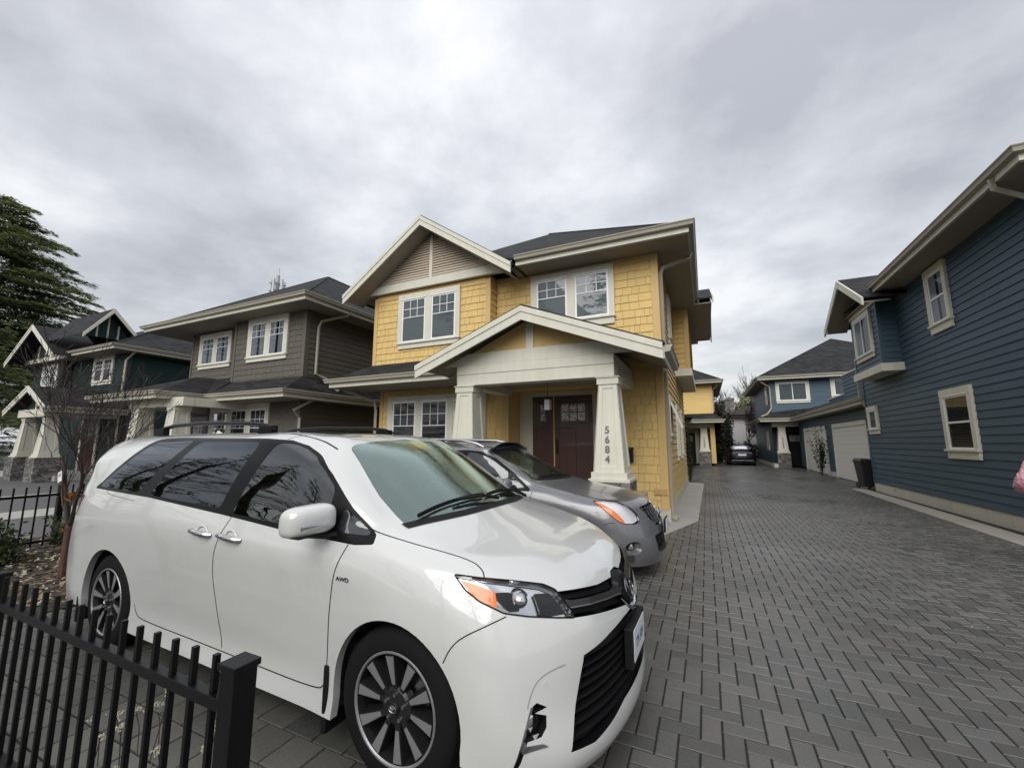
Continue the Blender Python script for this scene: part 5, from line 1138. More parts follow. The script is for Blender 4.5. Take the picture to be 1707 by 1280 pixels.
    mb = MB(); lap(mb, frx, 14.12, 18.5, 3.98, 6.0, e=.165); lap(mb, Fr((0, 14.0), (1, 0), (0, -1)), XR+.02, -.45, 3.98, 6.0, e=.165); mb.build('lap_siding', y, H, recalc=False)
    mb = MB(); mb.box((-.46, 13.975, 3.95), (-.31, 14.1, 6.0)); mb.build('corner_board', T('trim_yellow'), H)
    mb = MB(); mb.box((XR, 13.94, 3.74), (-.27, 18.7, 3.97)); mb.build('bay_base', T('trim_cream'), H)
    window(H, frR, 11.7, 12.5, 4.4, 5.7, [(11.8, 12.4, 4.5, 5.6)])
    window(H, frR, 10.3, 11.1, 1.75, 2.75, [(10.38, 11.02, 1.84, 2.66)], grid=None)
    sm = MB(); sm.hexa([(XR+.05, 10.40, 2.62), (XR+.30, 10.40, 1.98), (XR+.30, 11.00, 1.98), (XR+.05, 11.00, 2.62), (XR+.075, 10.40, 2.63), (XR+.325, 10.40, 1.99), (XR+.325, 11.0, 1.99), (XR+.075, 11.0, 2.63)]); sm.build('open_sash', T('vinyl_white'), H)
    window(H, frR, 13.0, 13.8, 1.2, 2.75, [(13.1, 13.7, 1.3, 2.65)], grid=None)
    window(H, frR, 15.2, 15.9, 1.2, 2.75, [(15.3, 15.8, 1.3, 2.65)], grid=None)
    # dormer gable over the box bay, its right barge seen past the eave
    gm = MB(); slab(gm, [(-.07, 13.6, 6.1), (.42, 13.6, 6.1), (.42, 16.2, 7.25), (-1.9, 16.2, 7.25)]); slab(gm, [(-.07, 18.9, 6.1), (.42, 18.9, 6.1), (.42, 16.2, 7.25), (-1.9, 16.2, 7.25)]); gm.build('dormer_roof', T('roof_shingle'), H)
    gm = MB()
    for y0_, y1_ in ((13.5, 16.2), (19.0, 16.2)): gm.prism([(.42, y0_, 5.86), (.42, y1_, 7.05), (.42, y1_, 7.27), (.42, y0_, 6.08)], (.04, 0, 0))
    gm.build('barge_board', T('trim_cream'), H)
    mb = MB(); mb.box((-.33, 13.7, 5.93), (.40, 18.9, 5.96)); mb.build('soffit', T('soffit'), H)
    downpipe(H, [(-.06, 10.0, 6.05), (-.12, 9.98, 5.90), (-.68, 9.64, 5.62), (XR+.06, 9.6, 5.45), (XR+.06, 9.6, .12), (XR+.16, 9.55, .06)])
    downpipe(H, [(-9.42, 8.5, 3.25), (-9.3, 8.6, 3.1), (-8.87, 9.3, 2.85), (-8.84, 9.36, 2.6), (-8.84, 9.36, .1)])
    return H
YH = yellow_house()
lt = empty('pendant_lantern', 'small square glass lantern hanging over the yellow house door', 'lantern', (-3.03, 8.3, 2.96))
mb = MB(); mb.tube([(-3.03, 8.3, 2.99), (-3.03, 8.3, 2.58)], .006, 6); mb.lathe([(0, 0), (.05, 0), (.05, -.02), (0, -.02)], c=(-3.03, 8.3, 2.995), seg=16); mb.build('hanging_rod', T('black_metal'), lt)
mb = MB(); mb.box((-3.11, 8.22, 2.555), (-2.95, 8.38, 2.575)); mb.box((-3.11, 8.22, 2.31), (-2.95, 8.38, 2.325))
for a in (-3.105, -2.965):
    for b in (8.225, 8.365): mb.box((a, b, 2.32), (a+.01, b+.01, 2.56))
mb.build('lamp_frame', T('black_metal'), lt); mb = MB(); mb.box((-3.09, 8.24, 2.33), (-2.97, 8.36, 2.55)); mb.build('lamp_glass', T('lantern_glass'), lt)
bx = empty('mailbox', 'black mailbox on the yellow wall right of the numbered column', 'mailbox', (-1.53, 9.37, 1.3))
mb = MB(); mb.box((-1.62, 9.31, 1.22), (-1.46, 9.43, 1.48)); mb.build('box', T('black_metal'), bx, bevel=.01); mb = MB(); mb.hexa([(-1.63, 9.29, 1.47), (-1.45, 9.29, 1.47), (-1.45, 9.43, 1.50), (-1.63, 9.43, 1.50), (-1.63, 9.29, 1.49), (-1.45, 9.29, 1.49), (-1.45, 9.43, 1.54), (-1.63, 9.43, 1.54)]); mb.build('lid', T('black_metal'), bx)
mb = MB(); mb.box((-1.05, 9.40, .55), (-.93+.15, 9.42, .70))
for k in range(4): mb.box((-1.03, 9.385, .57+k*.032), (-.80, 9.405, .585+k*.032))
tag(mb.build('wall_vent', T('trim_yellow')), 'small slatted vent low on the yellow shingle wall', 'vent')
# ------------------------------------------------------------------ brown house to the left
def brown_house():
    H = empty('brown_house', 'dark brown shingled house between the yellow and green houses', 'house', (-15, 14, 0))
    b = T('siding_brown'); frA = Fr((0, 8.9), (1, 0), (0, -1)); frB = Fr((0, 9.25), (1, 0), (0, -1)); frS = Fr((-11.5, 0), (0, 1), (1, 0))
    mb = MB(); mb.box((-15.18, 8.91, .2), (-11.51, 19, 6.0)); mb.box((-18.5, 9.26, .2), (-15.18, 19, 6.0)); mb.box((-18.4, 10.6, .2), (-15.3, 10.7, 3)); mb.build('wall', b, H)
    for f_, a_ in ((frA, (-15.18, -11.62, 3.2, 6.0)), (frB, (-18.5, -15.2, 3.2, 6.0)), (frA, (-16.4, -11.62, .3, 3.2))): mb = MB(); shingles(mb, f_, *a_, e=.19); mb.build('shingle_cladding', b, H, recalc=False)
    mb = MB(); lap(mb, frS, 9.02, 19, .3, 6.0, e=.175); mb.build('lap_siding', b, H, recalc=False)
    for f_, a_ in ((frA, (-11.62, -11.475, .2, 6, 0, .03)), (frS, (8.9, 9.03, .2, 6, 0, .025)), (frA, (-15.2, -15.08, 3, 6, 0, .03)), (frB, (-18.5, -18.4, 3, 6, 0, .03))): mb = MB(); f_.box(mb, *a_); mb.build('corner_board', b, H)
    hip(H, -19.9, -10.72, 8.18, 19.6, 6.15, .655); gutter(H, [(-19.9, 19.6), (-19.9, 8.18), (-10.72, 8.18), (-10.72, 19.6)], 6.17)
    # skirt roof with the porch roof stepping forward
    mb = MB(); slab(mb, [(-15.6, 7.88, 3.16), (-10.95, 7.88, 3.16), (-11.5, 8.92, 3.75), (-16.2, 8.92, 3.75)]); slab(mb, [(-10.95, 7.88, 3.16), (-10.95, 19.5, 3.16), (-11.5, 19.5, 3.6), (-11.5, 8.92, 3.75)])
    slab(mb, [(-18.95, 6.55, 3.16), (-14.76, 6.55, 3.16), (-16.8, 8.6, 4.0)]); slab(mb, [(-14.76, 6.55, 3.16), (-14.76, 7.9, 3.16), (-15.3, 9.3, 4.05), (-16.8, 9.3, 4.05), (-16.8, 8.6, 4.0)]); slab(mb, [(-18.95, 6.55, 3.16), (-16.8, 8.6, 4.0), (-16.8, 9.3, 4.05), (-18.95, 9.3, 3.16)])
    mb.build('skirt_roof', T('roof_shingle'), H); gutter(H, [(-18.95, 9.3), (-18.95, 6.55), (-14.76, 6.55), (-14.76, 7.88), (-10.95, 7.88), (-10.95, 19.5)], 3.18)
    mb = MB(); mb.box((-15.0, 7.9, 2.95), (-10.98, 8.9, 2.975)); mb.box((-11.5, 8.9, 2.95), (-10.98, 19.4, 2.975)); mb.box((-18.9, 6.6, 2.95), (-14.8, 9.3, 2.975)); mb.build('soffit', T('soffit'), H)
    window(H, frA, -14.38, -12.31, 4.42, 5.92, [(-14.20, -13.42, 4.55, 5.72), (-13.24, -12.48, 4.55, 5.72)], blinds='curtain', grid=(3, 2, .40))
    window(H, frB, -17.92, -15.9, 4.50, 5.82, [(-17.75, -17.0, 4.62, 5.65), (-16.82, -16.05, 4.62, 5.65)], blinds='curtain', grid=(3, 2, .40))
    window(H, frA, -16.13, -12.92, 1.35, 2.94, [(-15.95, -15.12, 1.5, 2.74), (-14.92, -14.08, 1.5, 2.74), (-13.88, -13.08, 1.5, 2.74)], grid=(3, 2, .5), blinds='half')
    downpipe(H, [(-10.68, 9.95, 6.05), (-10.8, 9.9, 5.9), (-11.36, 9.35, 5.62), (-11.42, 9.3, 5.4), (-11.42, 9.3, 3.85), (-11.3, 9.6, 3.72), (-11.02, 9.9, 3.34)])
    downpipe(H, [(-10.9, 9.1, 3.1), (-11.1, 9.0, 2.95), (-11.42, 8.6, 2.62), (-11.44, 8.85, 2.4), (-11.44, 8.85, .1)])
    mb = MB(); frP = Fr((0, 6.95), (1, 0), (0, -1)); frP.box(mb, -17.25, -14.1, 2.74, 3.0, -.3, 0); mb.box((-14.4, 7.25, 2.74), (-14.12, 8.9, 3.0)); mb.box((-17.25, 7.25, 2.74), (-16.97, 9.2, 3.0)); mb.build('porch_beam', T('trim_cream'), H)
    tapered_column(H, -14.72, 7.18, 1.0, 2.74, .42, .60, ped=0, stone_w=.78); c = tapered_column(H, -16.82, 7.18, 1.0, 2.74, .42, .60, ped=0, stone_w=.78)
    for ch, z in zip('5688', (1.95, 1.79, 1.63, 1.47)): text_obj('house_numeral', ch, .15, T('numeral_grey'), c, (-16.86, 6.915-(1.95-z)*.055, z), (1, 0, 0), (0, .08, 1), .006, bold=.002)
    d = panel_door(H, Fr((0, 9.2), (1, 0), (0, -1)), -17.9, -16.9, .5, 2.6); mb = MB(); mb.box((-18.5, 6.9, .02), (-14.2, 9.2, .45)); mb.build('porch_floor', T('concrete'), H)
    l = MB(); l.box((-16.45, 9.12, 2.0), (-16.3, 9.24, 2.3)); l.build('porch_lamp', T('black_metal'), H)
    return H
brown_house()
# ------------------------------------------------------------------ green house at the far left
def green_house():
    H = empty('green_house', 'dark green house with gabled dormers at the far left', 'house', (-30, 14, 0))
    g = T('siding_green'); frA = Fr((0, 9.8), (1, 0), (0, -1)); frS = Fr((-24.95, 0), (0, 1), (1, 0)); frB = Fr((0, 9.4), (1, 0), (0, -1))
    mb = MB(); mb.box((-34.2, 9.81, .1), (-24.96, 20, 6.0)); mb.box((-34.2, 9.41, 3.2), (-30.6, 9.9, 6.0)); mb.build('wall', g, H)
    for f_, a_ in ((frS, (9.85, 20, .3, 6.0)), (frA, (-34, -25, .3, 3))): mb = MB(); lap(mb, f_, *a_, e=.175); mb.build('lap_siding', g, H, recalc=False)
    for f_, a_ in ((frA, (-30.5, -25.05, 3.2, 6.0)), (frB, (-34.2, -30.6, 3.2, 6.0))): mb = MB(); shingles(mb, f_, *a_, e=.19); mb.build('shingle_cladding', g, H, recalc=False)
    hip(H, -35.2, -24.4, 9.0, 20.5, 6.15, .60); gutter(H, [(-31.0, 9.0), (-24.4, 9.0), (-24.4, 20.5)], 6.17)
    # front gable
    gable_roof(H, -34.6, -31.6, -28.6, 5.95, 7.75, 5.95, 8.35, 12, name='gable_roof'); barge(H, [(-34.58, 5.93), (-31.6, 7.72), (-28.62, 5.93)], 8.35, h=.26)
    fg = Fr((0, 9.0), (1, 0), (0, -1)); mb = MB(); mb.prism([(-34, 9.0, 6.0), (-29.2, 9.0, 6.0), (-31.6, 9.0, 7.5)], (0, .1, 0)); mb.build('gable_panel', g, H)
    mb = MB(); fg.box(mb, -34.2, -29.0, 5.88, 6.1, 0, .04)
    for x in (-32.6, -31.65, -30.7): fg.box(mb, x, x+.09, 6.1, 7.45-abs(x+31.6)*.62, 0, .035)
    mb.build('gable_trim', T('trim_cream'), H)
    # side gable on the roof, facing the driveway
    X = -26.4; mb = MB(); slab(mb, [(X+.45, 8.45, 6.72), (X+.45, 9.42, 8.15), (X-4, 9.42, 8.15), (X-4, 8.45, 6.72)]); slab(mb, [(X+.45, 9.42, 8.15), (X+.45, 10.5, 6.92), (X-4, 10.5, 6.92), (X-4, 9.42, 8.15)]); mb.build('gable_roof', T('roof_shingle'), H)
    mb = MB(); mb.prism([(X, 8.7, 6.7), (X, 10.4, 6.7), (X, 9.42, 8.0)], (-.1, 0, 0)); mb.build('gable_panel', g, H)
    mb = MB()
    for a, b in (((8.42, 6.70), (9.42, 8.14)), ((10.52, 6.90), (9.42, 8.14))): mb.prism([(X+.45, a[0], a[1]-.2), (X+.45, b[0], b[1]-.22), (X+.45, b[0], b[1]), (X+.45, a[0], a[1])], (.05, 0, 0))
    for y_ in (9.0, 9.4, 9.8): mb.box((X, y_, 6.7), (X+.04, y_+.07, 7.85-abs(y_-9.42)*1.2))
    mb.build('barge_board', T('trim_cream'), H)
    window(H, frA, -28.25, -26.2, 4.5, 5.93, [(-28.05, -27.3, 4.65, 5.75), (-27.15, -26.4, 4.65, 5.75)], grid=(3, 2, .42), blinds=None)
    window(H, frB, -33.0, -31.1, 4.55, 5.85, [(-32.85, -32.15, 4.65, 5.7), (-31.95, -31.25, 4.65, 5.7)], grid=(3, 2, .42), blinds=None)
    downpipe(H, [(-24.4, 9.9, 6.05), (-24.6, 9.8, 5.8), (-24.88, 9.7, 5.5), (-24.88, 9.7, 4.0)]); downpipe(H, [(-24.88, 9.7, 2.9), (-24.88, 9.7, .5)])
    # porch with its own gable
    gable_roof(H, -28.75, -26.4, -24.4, 3.05, 4.08, 3.12, 7.15, 9.85, name='porch_roof'); barge(H, [(-28.73, 3.03), (-26.4, 4.05), (-24.42, 3.10)], 7.15, h=.24); gutter(H, [(-24.42, 7.2), (-24.42, 9.85)], 3.12)
    fp = Fr((0, 7.35), (1, 0), (0, -1)); mb = MB(); fp.box(mb, -27.85, -25.0, 2.72, 3.05, -.3, 0); fp.box(mb, -26.46, -26.36, 3.05, 3.8, -.2, -.1); mb.box((-25.3, 7.65, 2.72), (-25.0, 9.8, 3.0)); mb.build('porch_beam', T('trim_cream'), H); mb = MB(); mb.prism([(-27.6, 7.5, 3.05), (-25.2, 7.5, 3.05), (-26.4, 7.5, 3.85)], (0, .05, 0)); mb.build('gable_panel', g, H)
    tapered_column(H, -27.50, 7.65, 1.03, 2.72, .38, .60, ped=0, stone_w=.85); tapered_column(H, -25.32, 7.65, 1.03, 2.72, .38, .60, ped=0, stone_w=.85)
    mb = MB(); mb.box((-31.5, 7.8, .02), (-24.6, 9.8, .25)); mb.build('porch_floor', T('concrete'), H)
    fd = Fr((0, 9.75), (1, 0), (0, -1)); panel_door(H, fd, -28.3, -26.9, .25, 2.6, w6=(-28.0, -27.2)); mb = MB(); fd.box(mb, -28.5, -28.3, .25, 2.75, 0, .05); fd.box(mb, -26.9, -26.7, .25, 2.75, 0, .05); mb.build('door_frame', T('trim_cream'), H)
    return H
green_house()
# ------------------------------------------------------------------ near blue house on the right
def blue_house():
    H = empty('blue_house', 'near blue lap-sided house with box bay, right of the driveway', 'house', (9, 14, 0))
    bl = T('siding_blue'); X = 5.25; fr = Fr((X, 0), (0, 1), (-1, 0)); frF = Fr((0, 9.3), (1, 0), (0, -1)); frE = Fr((0, 18.72), (1, 0), (0, 1))
    mb = MB(); mb.box((X+.01, 9.31, .28), (13.5, 18.7, 6.0)); mb.build('wall', bl, H)
    for f_, a_ in ((fr, (9.42, 18.62, .30, 6.0)), (frF, (5.35, 13.5, .3, 6.0))): mb = MB(); lap(mb, f_, *a_, e=.168); mb.build('lap_siding', bl, H, recalc=False)
    for a_ in ((18.60, 18.72), (9.3, 9.42)): mb = MB(); fr.box(mb, *a_, .28, 6.0, 0, .026); mb.build('corner_board', bl, H)
    mb = MB(); mb.box((X-.0, 9.3, -.05), (13.5, 18.71, .285)); mb.build('foundation', T('foundation'), H)
    hip(H, 4.62, 14.2, 8.55, 19.4, 6.15, .62); gutter(H, [(4.62, 14.8), (4.62, 8.55), (14.2, 8.55)][::1], 6.17)
    gutter(H, [(4.62, 19.4), (4.62, 18.4)], 6.17)
    # box bay
    mb = MB(); mb.box((4.81, 15.26, 3.9), (X, 17.54, 6.0)); mb.build('bay_wall', bl, H)
    fb = Fr((4.8, 0), (0, 1), (-1, 0)); mb = MB(); lap(mb, fb, 15.33, 17.47, 3.92, 5.9, e=.168); lap(mb, Fr((0, 15.25), (1, 0), (0, -1)), 4.86, X, 3.92, 6.0, e=.168); mb.build('lap_siding', bl, H, recalc=False)
    for a_, b_ in ((15.225, 15.33), (17.47, 17.56)): mb = MB(); mb.box((4.775, a_, 3.9), (4.86, b_, 6)); mb.build('corner_board', bl, H)
    mb = MB(); mb.box((4.72, 15.14, 3.70), (X, 17.64, 3.93)); mb.build('bay_base', T('trim_cream'), H, bevel=.004)
    window(H, fb, 15.70, 17.25, 4.33, 5.73, [(15.82, 17.13, 4.42, 5.60)], pane='pane_dull', grid=None, style='slide', blinds='curtain')
    mb = MB(); fb.box(mb, 15.2, 17.6, 5.80, 6.02, 0, .04); mb.build('frieze_board', T('trim_cream'), H)
    # gable over the bay
    mb = MB(); slab(mb, [(4.28, 14.42, 5.76), (4.28, 16.45, 7.0), (8.0, 16.45, 7.0), (6.0, 14.42, 5.76)]); slab(mb, [(4.28, 16.45, 7.0), (4.28, 18.52, 5.80), (6.0, 18.52, 5.80), (8, 16.45, 7.0)]); mb.build('gable_roof', T('roof_shingle'), H)
    mb = MB()
    for a, b in (((14.40, 5.74), (16.45, 6.98)), ((18.54, 5.78), (16.45, 6.98))): mb.prism([(4.28, a[0], a[1]-.22), (4.28, b[0], b[1]-.25), (4.28, b[0], b[1]), (4.28, a[0], a[1])], (-.05, 0, 0))
    mb.build('barge_board', T('trim_cream'), H)
    mb = MB(); mb.prism([(4.82, 15.3, 6.0), (4.82, 17.5, 6.0), (4.82, 16.45, 6.7)], (.1, 0, 0)); mb.build('gable_panel', bl, H)
    mb = MB()
    for a, b in (((14.48, 5.60), (16.45, 6.80)), ((18.44, 5.62), (16.45, 6.80))): mb.prism([(4.3, a[0], a[1]), (4.3, b[0], b[1]), (4.3, b[0], b[1]+.03), (4.3, a[0], a[1]+.03)], (.6, 0, 0))
    mb.build('soffit', T('soffit'), H)
    window(H, fr, 12.10, 13.40, 1.40, 2.89, [(12.24, 13.25, 1.50, 2.72)], pane='pane_dull', grid=None, style='hung', blinds='half', apron=.2)
    window(H, fr, 12.38, 13.36, 4.37, 5.87, [(12.50, 13.20, 4.48, 5.70)], pane='pane_dull', grid=None, style='hung', blinds='curtain', apron=.2)
    window(H, fr, 17.55, 18.46, 2.03, 2.88, [(17.70, 18.31, 2.12, 2.74)], pane='pane_dull', grid=None, blinds='blind', apron=.16)
    downpipe(H, [(4.58, 9.15, 6.02), (4.62, 9.2, 5.86), (5.18, 9.38, 5.62), (5.18, 9.36, 5.4), (5.18, 9.36, .1)])
    v = MB(); v.tube([(5.236, 17.0, .2), (5.225, 17.0, .2)], .03, 10); v.build('pipe_vent', T('gutter_beige'), H)
    return H
blue_house()
# ------------------------------------------------------------------ rear blue house with the garage wing
def rear_blue():
    H = empty('rear_blue_house', 'farther blue house with a garage wing at the end of the driveway', 'house', (9, 36, 0))
    bl = T('siding_blue'); F = 33.4; fr = Fr((0, F), (1, 0), (0, -1)); fs = Fr((4.15, 0), (0, 1), (-1, 0)); fg = Fr((5.7, 0), (0, 1), (-1, 0))
    mb = MB(); mb.box((4.16, F+.01, 3.0), (14.2, 43.5, 6.0)); mb.box((6.2, F+.01, .1), (14.2, 43.5, 3.0)); mb.box((4.16, F+1.3, .1), (6.2, 43.5, 3.0)); mb.box((5.71, 18.8, .1), (13.0, 33.5, 3.1)); mb.build('wall', bl, H)
    mb = MB(); lap(mb, fr, 4.16, 14, 3.4, 6.0, e=.17); lap(mb, fs, F, 43.5, .3, 6.0, e=.17); lap(mb, fg, 18.8, 20.3, .25, 3.1, e=.17); lap(mb, fg, 25.1, 26.5, .25, 3.1, e=.17); lap(mb, fg, 31.7, 33.3, .25, 3.1, e=.17); lap(mb, fg, 20.3, 25.1, 2.6, 3.1, e=.17); lap(mb, fg, 26.5, 31.7, 2.6, 3.1, e=.17); mb.build('lap_siding', bl, H, recalc=False)
    hip(H, 3.45, 14.9, 32.7, 44.1, 6.15, .60); gutter(H, [(3.45, 44.1), (3.45, 32.7), (14.9, 32.7)], 6.17)
    mb = MB(); slab(mb, [(3.4, 32.6, 3.3), (5.28, 32.6, 3.3), (6.6, 33.42, 4.0), (4.14, 33.42, 3.75)]); slab(mb, [(3.4, 32.6, 3.3), (4.14, 33.42, 3.75), (4.14, 43, 3.75), (3.4, 43, 3.3)]); slab(mb, [(5.25, 18.75, 3.22), (6.5, 18.75, 3.85), (6.6, 33.42, 4.0), (5.28, 32.6, 3.3)]); mb.build('skirt_roof', T('roof_shingle'), H)
    gutter(H, [(3.4, 43), (3.4, 32.6), (5.25, 32.6), (5.25, 18.75)], 3.3); mb = MB(); mb.box((3.45, 32.65, 3.06), (5.7, 33.4, 3.09)); mb.box((5.29, 18.8, 3.04), (5.72, 33, 3.07)); mb.build('soffit', T('soffit'), H)
    # deck parapet over the garage
    mb = MB(); mb.box((5.95, 18.8, 3.3), (6.1, 23.8, 4.72)); mb.box((6.1, 23.6, 3.3), (9, 23.8, 4.72)); mb.box((6.3, 23.8, 3.5), (6.4, 28, 4.0)); mb.build('parapet', bl, H); mb = MB(); lap(mb, Fr((5.95, 0), (0, 1), (-1, 0)), 18.8, 23.8, 3.4, 4.72, e=.17); mb.build('lap_siding', bl, H, recalc=False)
    mb = MB(); mb.box((5.90, 18.75, 4.72), (6.15, 23.85, 4.78)); mb.box((6.1, 23.55, 4.72), (9, 23.85, 4.775)); mb.box((6.26, 23.86, 4.0), (6.44, 28.05, 4.06)); mb.build('parapet_cap', T('trim_cream'), H)
    window(H, fr, 4.55, 6.50, 4.37, 5.85, [(4.72, 6.33, 4.52, 5.70)], grid=None, style='slide', blinds='blind'); window(H, fr, 7.65, 8.6, 4.6, 5.95, [(7.85, 8.45, 4.75, 5.8)], grid=None)
    window(H, fs, 34.2, 35.0, 4.4, 5.7, [(34.3, 34.9, 4.5, 5.6)], grid=None); window(H, fs, 35.0, 36.0, 1.2, 2.5, [(35.1, 35.9, 1.3, 2.4)], grid=None)
    c = tapered_column(H, 4.72, F+.3, 1.0, 2.75, .42, .62, ped=0, stone_w=.75)
    for ch, z in zip('5666', (1.95, 1.77, 1.59, 1.41)): text_obj('house_numeral', ch, .17, T('numeral_grey'), c, (4.72, F-.03-(1.95-z)*.06, z), (1, 0, 0), (0, .06, 1), .006, bold=.003)
    mb = MB(); fr.box(mb, 4.16, 6.3, 2.75, 3.05, -.25, .02); mb.build('porch_beam', T('trim_cream'), H)
    fd = Fr((0, F+1.28), (1, 0), (0, -1)); panel_door(H, fd, 5.1, 6.1, .15, 2.4, lights=(3, 1), m='door_black')
    for i, (a, b) in enumerate(((20.45, 25.0), (26.6, 31.6))):
        mb = MB(); fg.box(mb, a, b, .02, 2.35, -.0, .02)
        for k in range(4):
            for q in range(3): fg.box(mb, a, b, .05+k*.575+q*.19+.012, .05+k*.575+q*.19+.178, .02, .030)
        g = mb.build('garage_door', T('garage_white'), H); mb = MB(); fg.box(mb, a-.15, a, .0, 2.52, 0, .06); fg.box(mb, b, b+.15, 0, 2.52, 0, .06); fg.box(mb, a-.15, b+.15, 2.36, 2.55, .0, .064); mb.build('door_frame', T('trim_cream'), g)
    mb = MB(); mb.box((4.1, F-.05, 0), (4.5, 43, .25)); fg.box(mb, 25.15, 26.45, 0, .22, 0, .03); mb.build('foundation', T('foundation'), H)
    downpipe(H, [(3.5, 32.9, 6.05), (3.7, 33.0, 5.8), (4.2, 33.32, 5.5), (4.2, 33.32, 4.0), (3.9, 33.0, 3.6), (3.5, 32.8, 3.45)]); downpipe(H, [(5.2, 18.95, 3.15), (5.3, 18.9, 2.95), (5.45, 18.85, 2.7)]); downpipe(H, [(5.2, 19.0, 4.7), (5.2, 19.0, 3.3)])
    return H
rear_blue()
# ------------------------------------------------------------------ rear yellow house
def rear_yellow():
    H = empty('rear_yellow_house', 'farther yellow lap-sided house beyond the numbered one', 'house', (-4, 38, 0))
    y = T('siding_yellow'); F = 33.4; fr = Fr((0, F), (1, 0), (0, -1)); fs = Fr((.58, 0), (0, 1), (1, 0))
    mb = MB(); mb.box((-9, F+.01, 3.0), (.57, 43, 6.0)); mb.box((-9, F+1.5, .1), (.57, 43, 3.0)); mb.build('wall', y, H); mb = MB(); lap(mb, fr, -8, .5, 3.6, 6.0, e=.17); lap(mb, fs, F, 43, .3, 6.0, e=.17); mb.build('lap_siding', y, H, recalc=False)
    mb = MB(); mb.box((.30, F-.02, .2), (.60, F+.25, 3.1)); fr.box(mb, .46, .6, 3.1, 6.0, 0, .03); mb.build('corner_board', T('trim_yellow'), H)
    hip(H, -9.8, 1.25, 32.65, 43.6, 6.15, .60); gutter(H, [(-9.8, 32.65), (1.25, 32.65), (1.25, 43.6)], 6.17)
    mb = MB(); slab(mb, [(-6, 32.3, 3.3), (1.2, 32.3, 3.3), (.55, 33.42, 3.8), (-6, 33.42, 3.8)]); slab(mb, [(1.2, 32.3, 3.3), (1.2, 43, 3.3), (.58, 43, 3.8), (.55, 33.42, 3.8)]); slab(mb, [(-3, 26.8, 3.22), (-.62, 26.8, 3.22), (-.9, 32.3, 3.3), (-3, 32.3, 3.3)]); mb.build('skirt_roof', T('roof_shingle'), H)
    gutter(H, [(-2.0, 32.3), (1.2, 32.3), (1.2, 43)], 3.3); mb = MB(); mb.box((-5, 32.35, 3.06), (1.15, 33.5, 3.09)); mb.build('soffit', T('soffit'), H)
    mb = MB(); fr.box(mb, -2, .3, 2.75, 3.05, -.25, .03); mb.build('porch_beam', T('trim_cream'), H)
    c = tapered_column(H, -.12, F+.3, 1.05, 2.75, .42, .62, ped=0, stone_w=.78)
    for ch, z in zip('5688', (1.95, 1.77, 1.59, 1.41)): text_obj('house_numeral', ch, .17, T('numeral_grey'), c, (-.12, F-.03-(1.95-z)*.06, z), (1, 0, 0), (0, .06, 1), .006, bold=.003)
    fd = Fr((0, F+1.45), (1, 0), (0, -1)); panel_door(H, fd, -1.75, -.75, .15, 2.4, lights=(3, 1), m='door_black'); mb = MB(); fd.box(mb, -.75, -.5, .1, 2.6, 0, .05); mb.build('door_frame', T('trim_cream'), H)
    downpipe(H, [(1.2, 33.0, 6.05), (1.0, 33.1, 5.8), (.64, 33.5, 5.5), (.64, 33.5, 3.9)])
    return H
rear_yellow()
def white_house():
    H = empty('white_bungalow', 'white stucco house with a brick chimney behind the dark sedan', 'house', (6, 52, 0))
    mat('stucco', (.50, .50, .50), .8, var=.12, vscale=.6, streak=.2)
    mb = MB(); mb.box((2.4, 48, 0), (12, 56, 4.4)); mb.build('wall', T('stucco'), H); hip(H, 1.9, 12.5, 47.4, 56.6, 4.5, .42, m='roof_old')
    mb = MB(); mb.box((2.15, 50.2, 4.2), (2.95, 51.0, 6.5)); mb.box((2.08, 50.13, 6.2), (3.02, 51.07, 6.45)); mb.build('chimney', T('stone'), H)
    fr = Fr((0, 48), (1, 0), (0, -1)); window(H, fr, 4.0, 5.4, 2.4, 4.1, [(4.1, 5.3, 2.5, 4.0)], grid=None, style='slide')
    mb = MB(); mb.box((2.38, 47.95, .8), (9, 48.0, 1.0)); mb.build('band', T('vinyl_white'), H); return H
white_house()
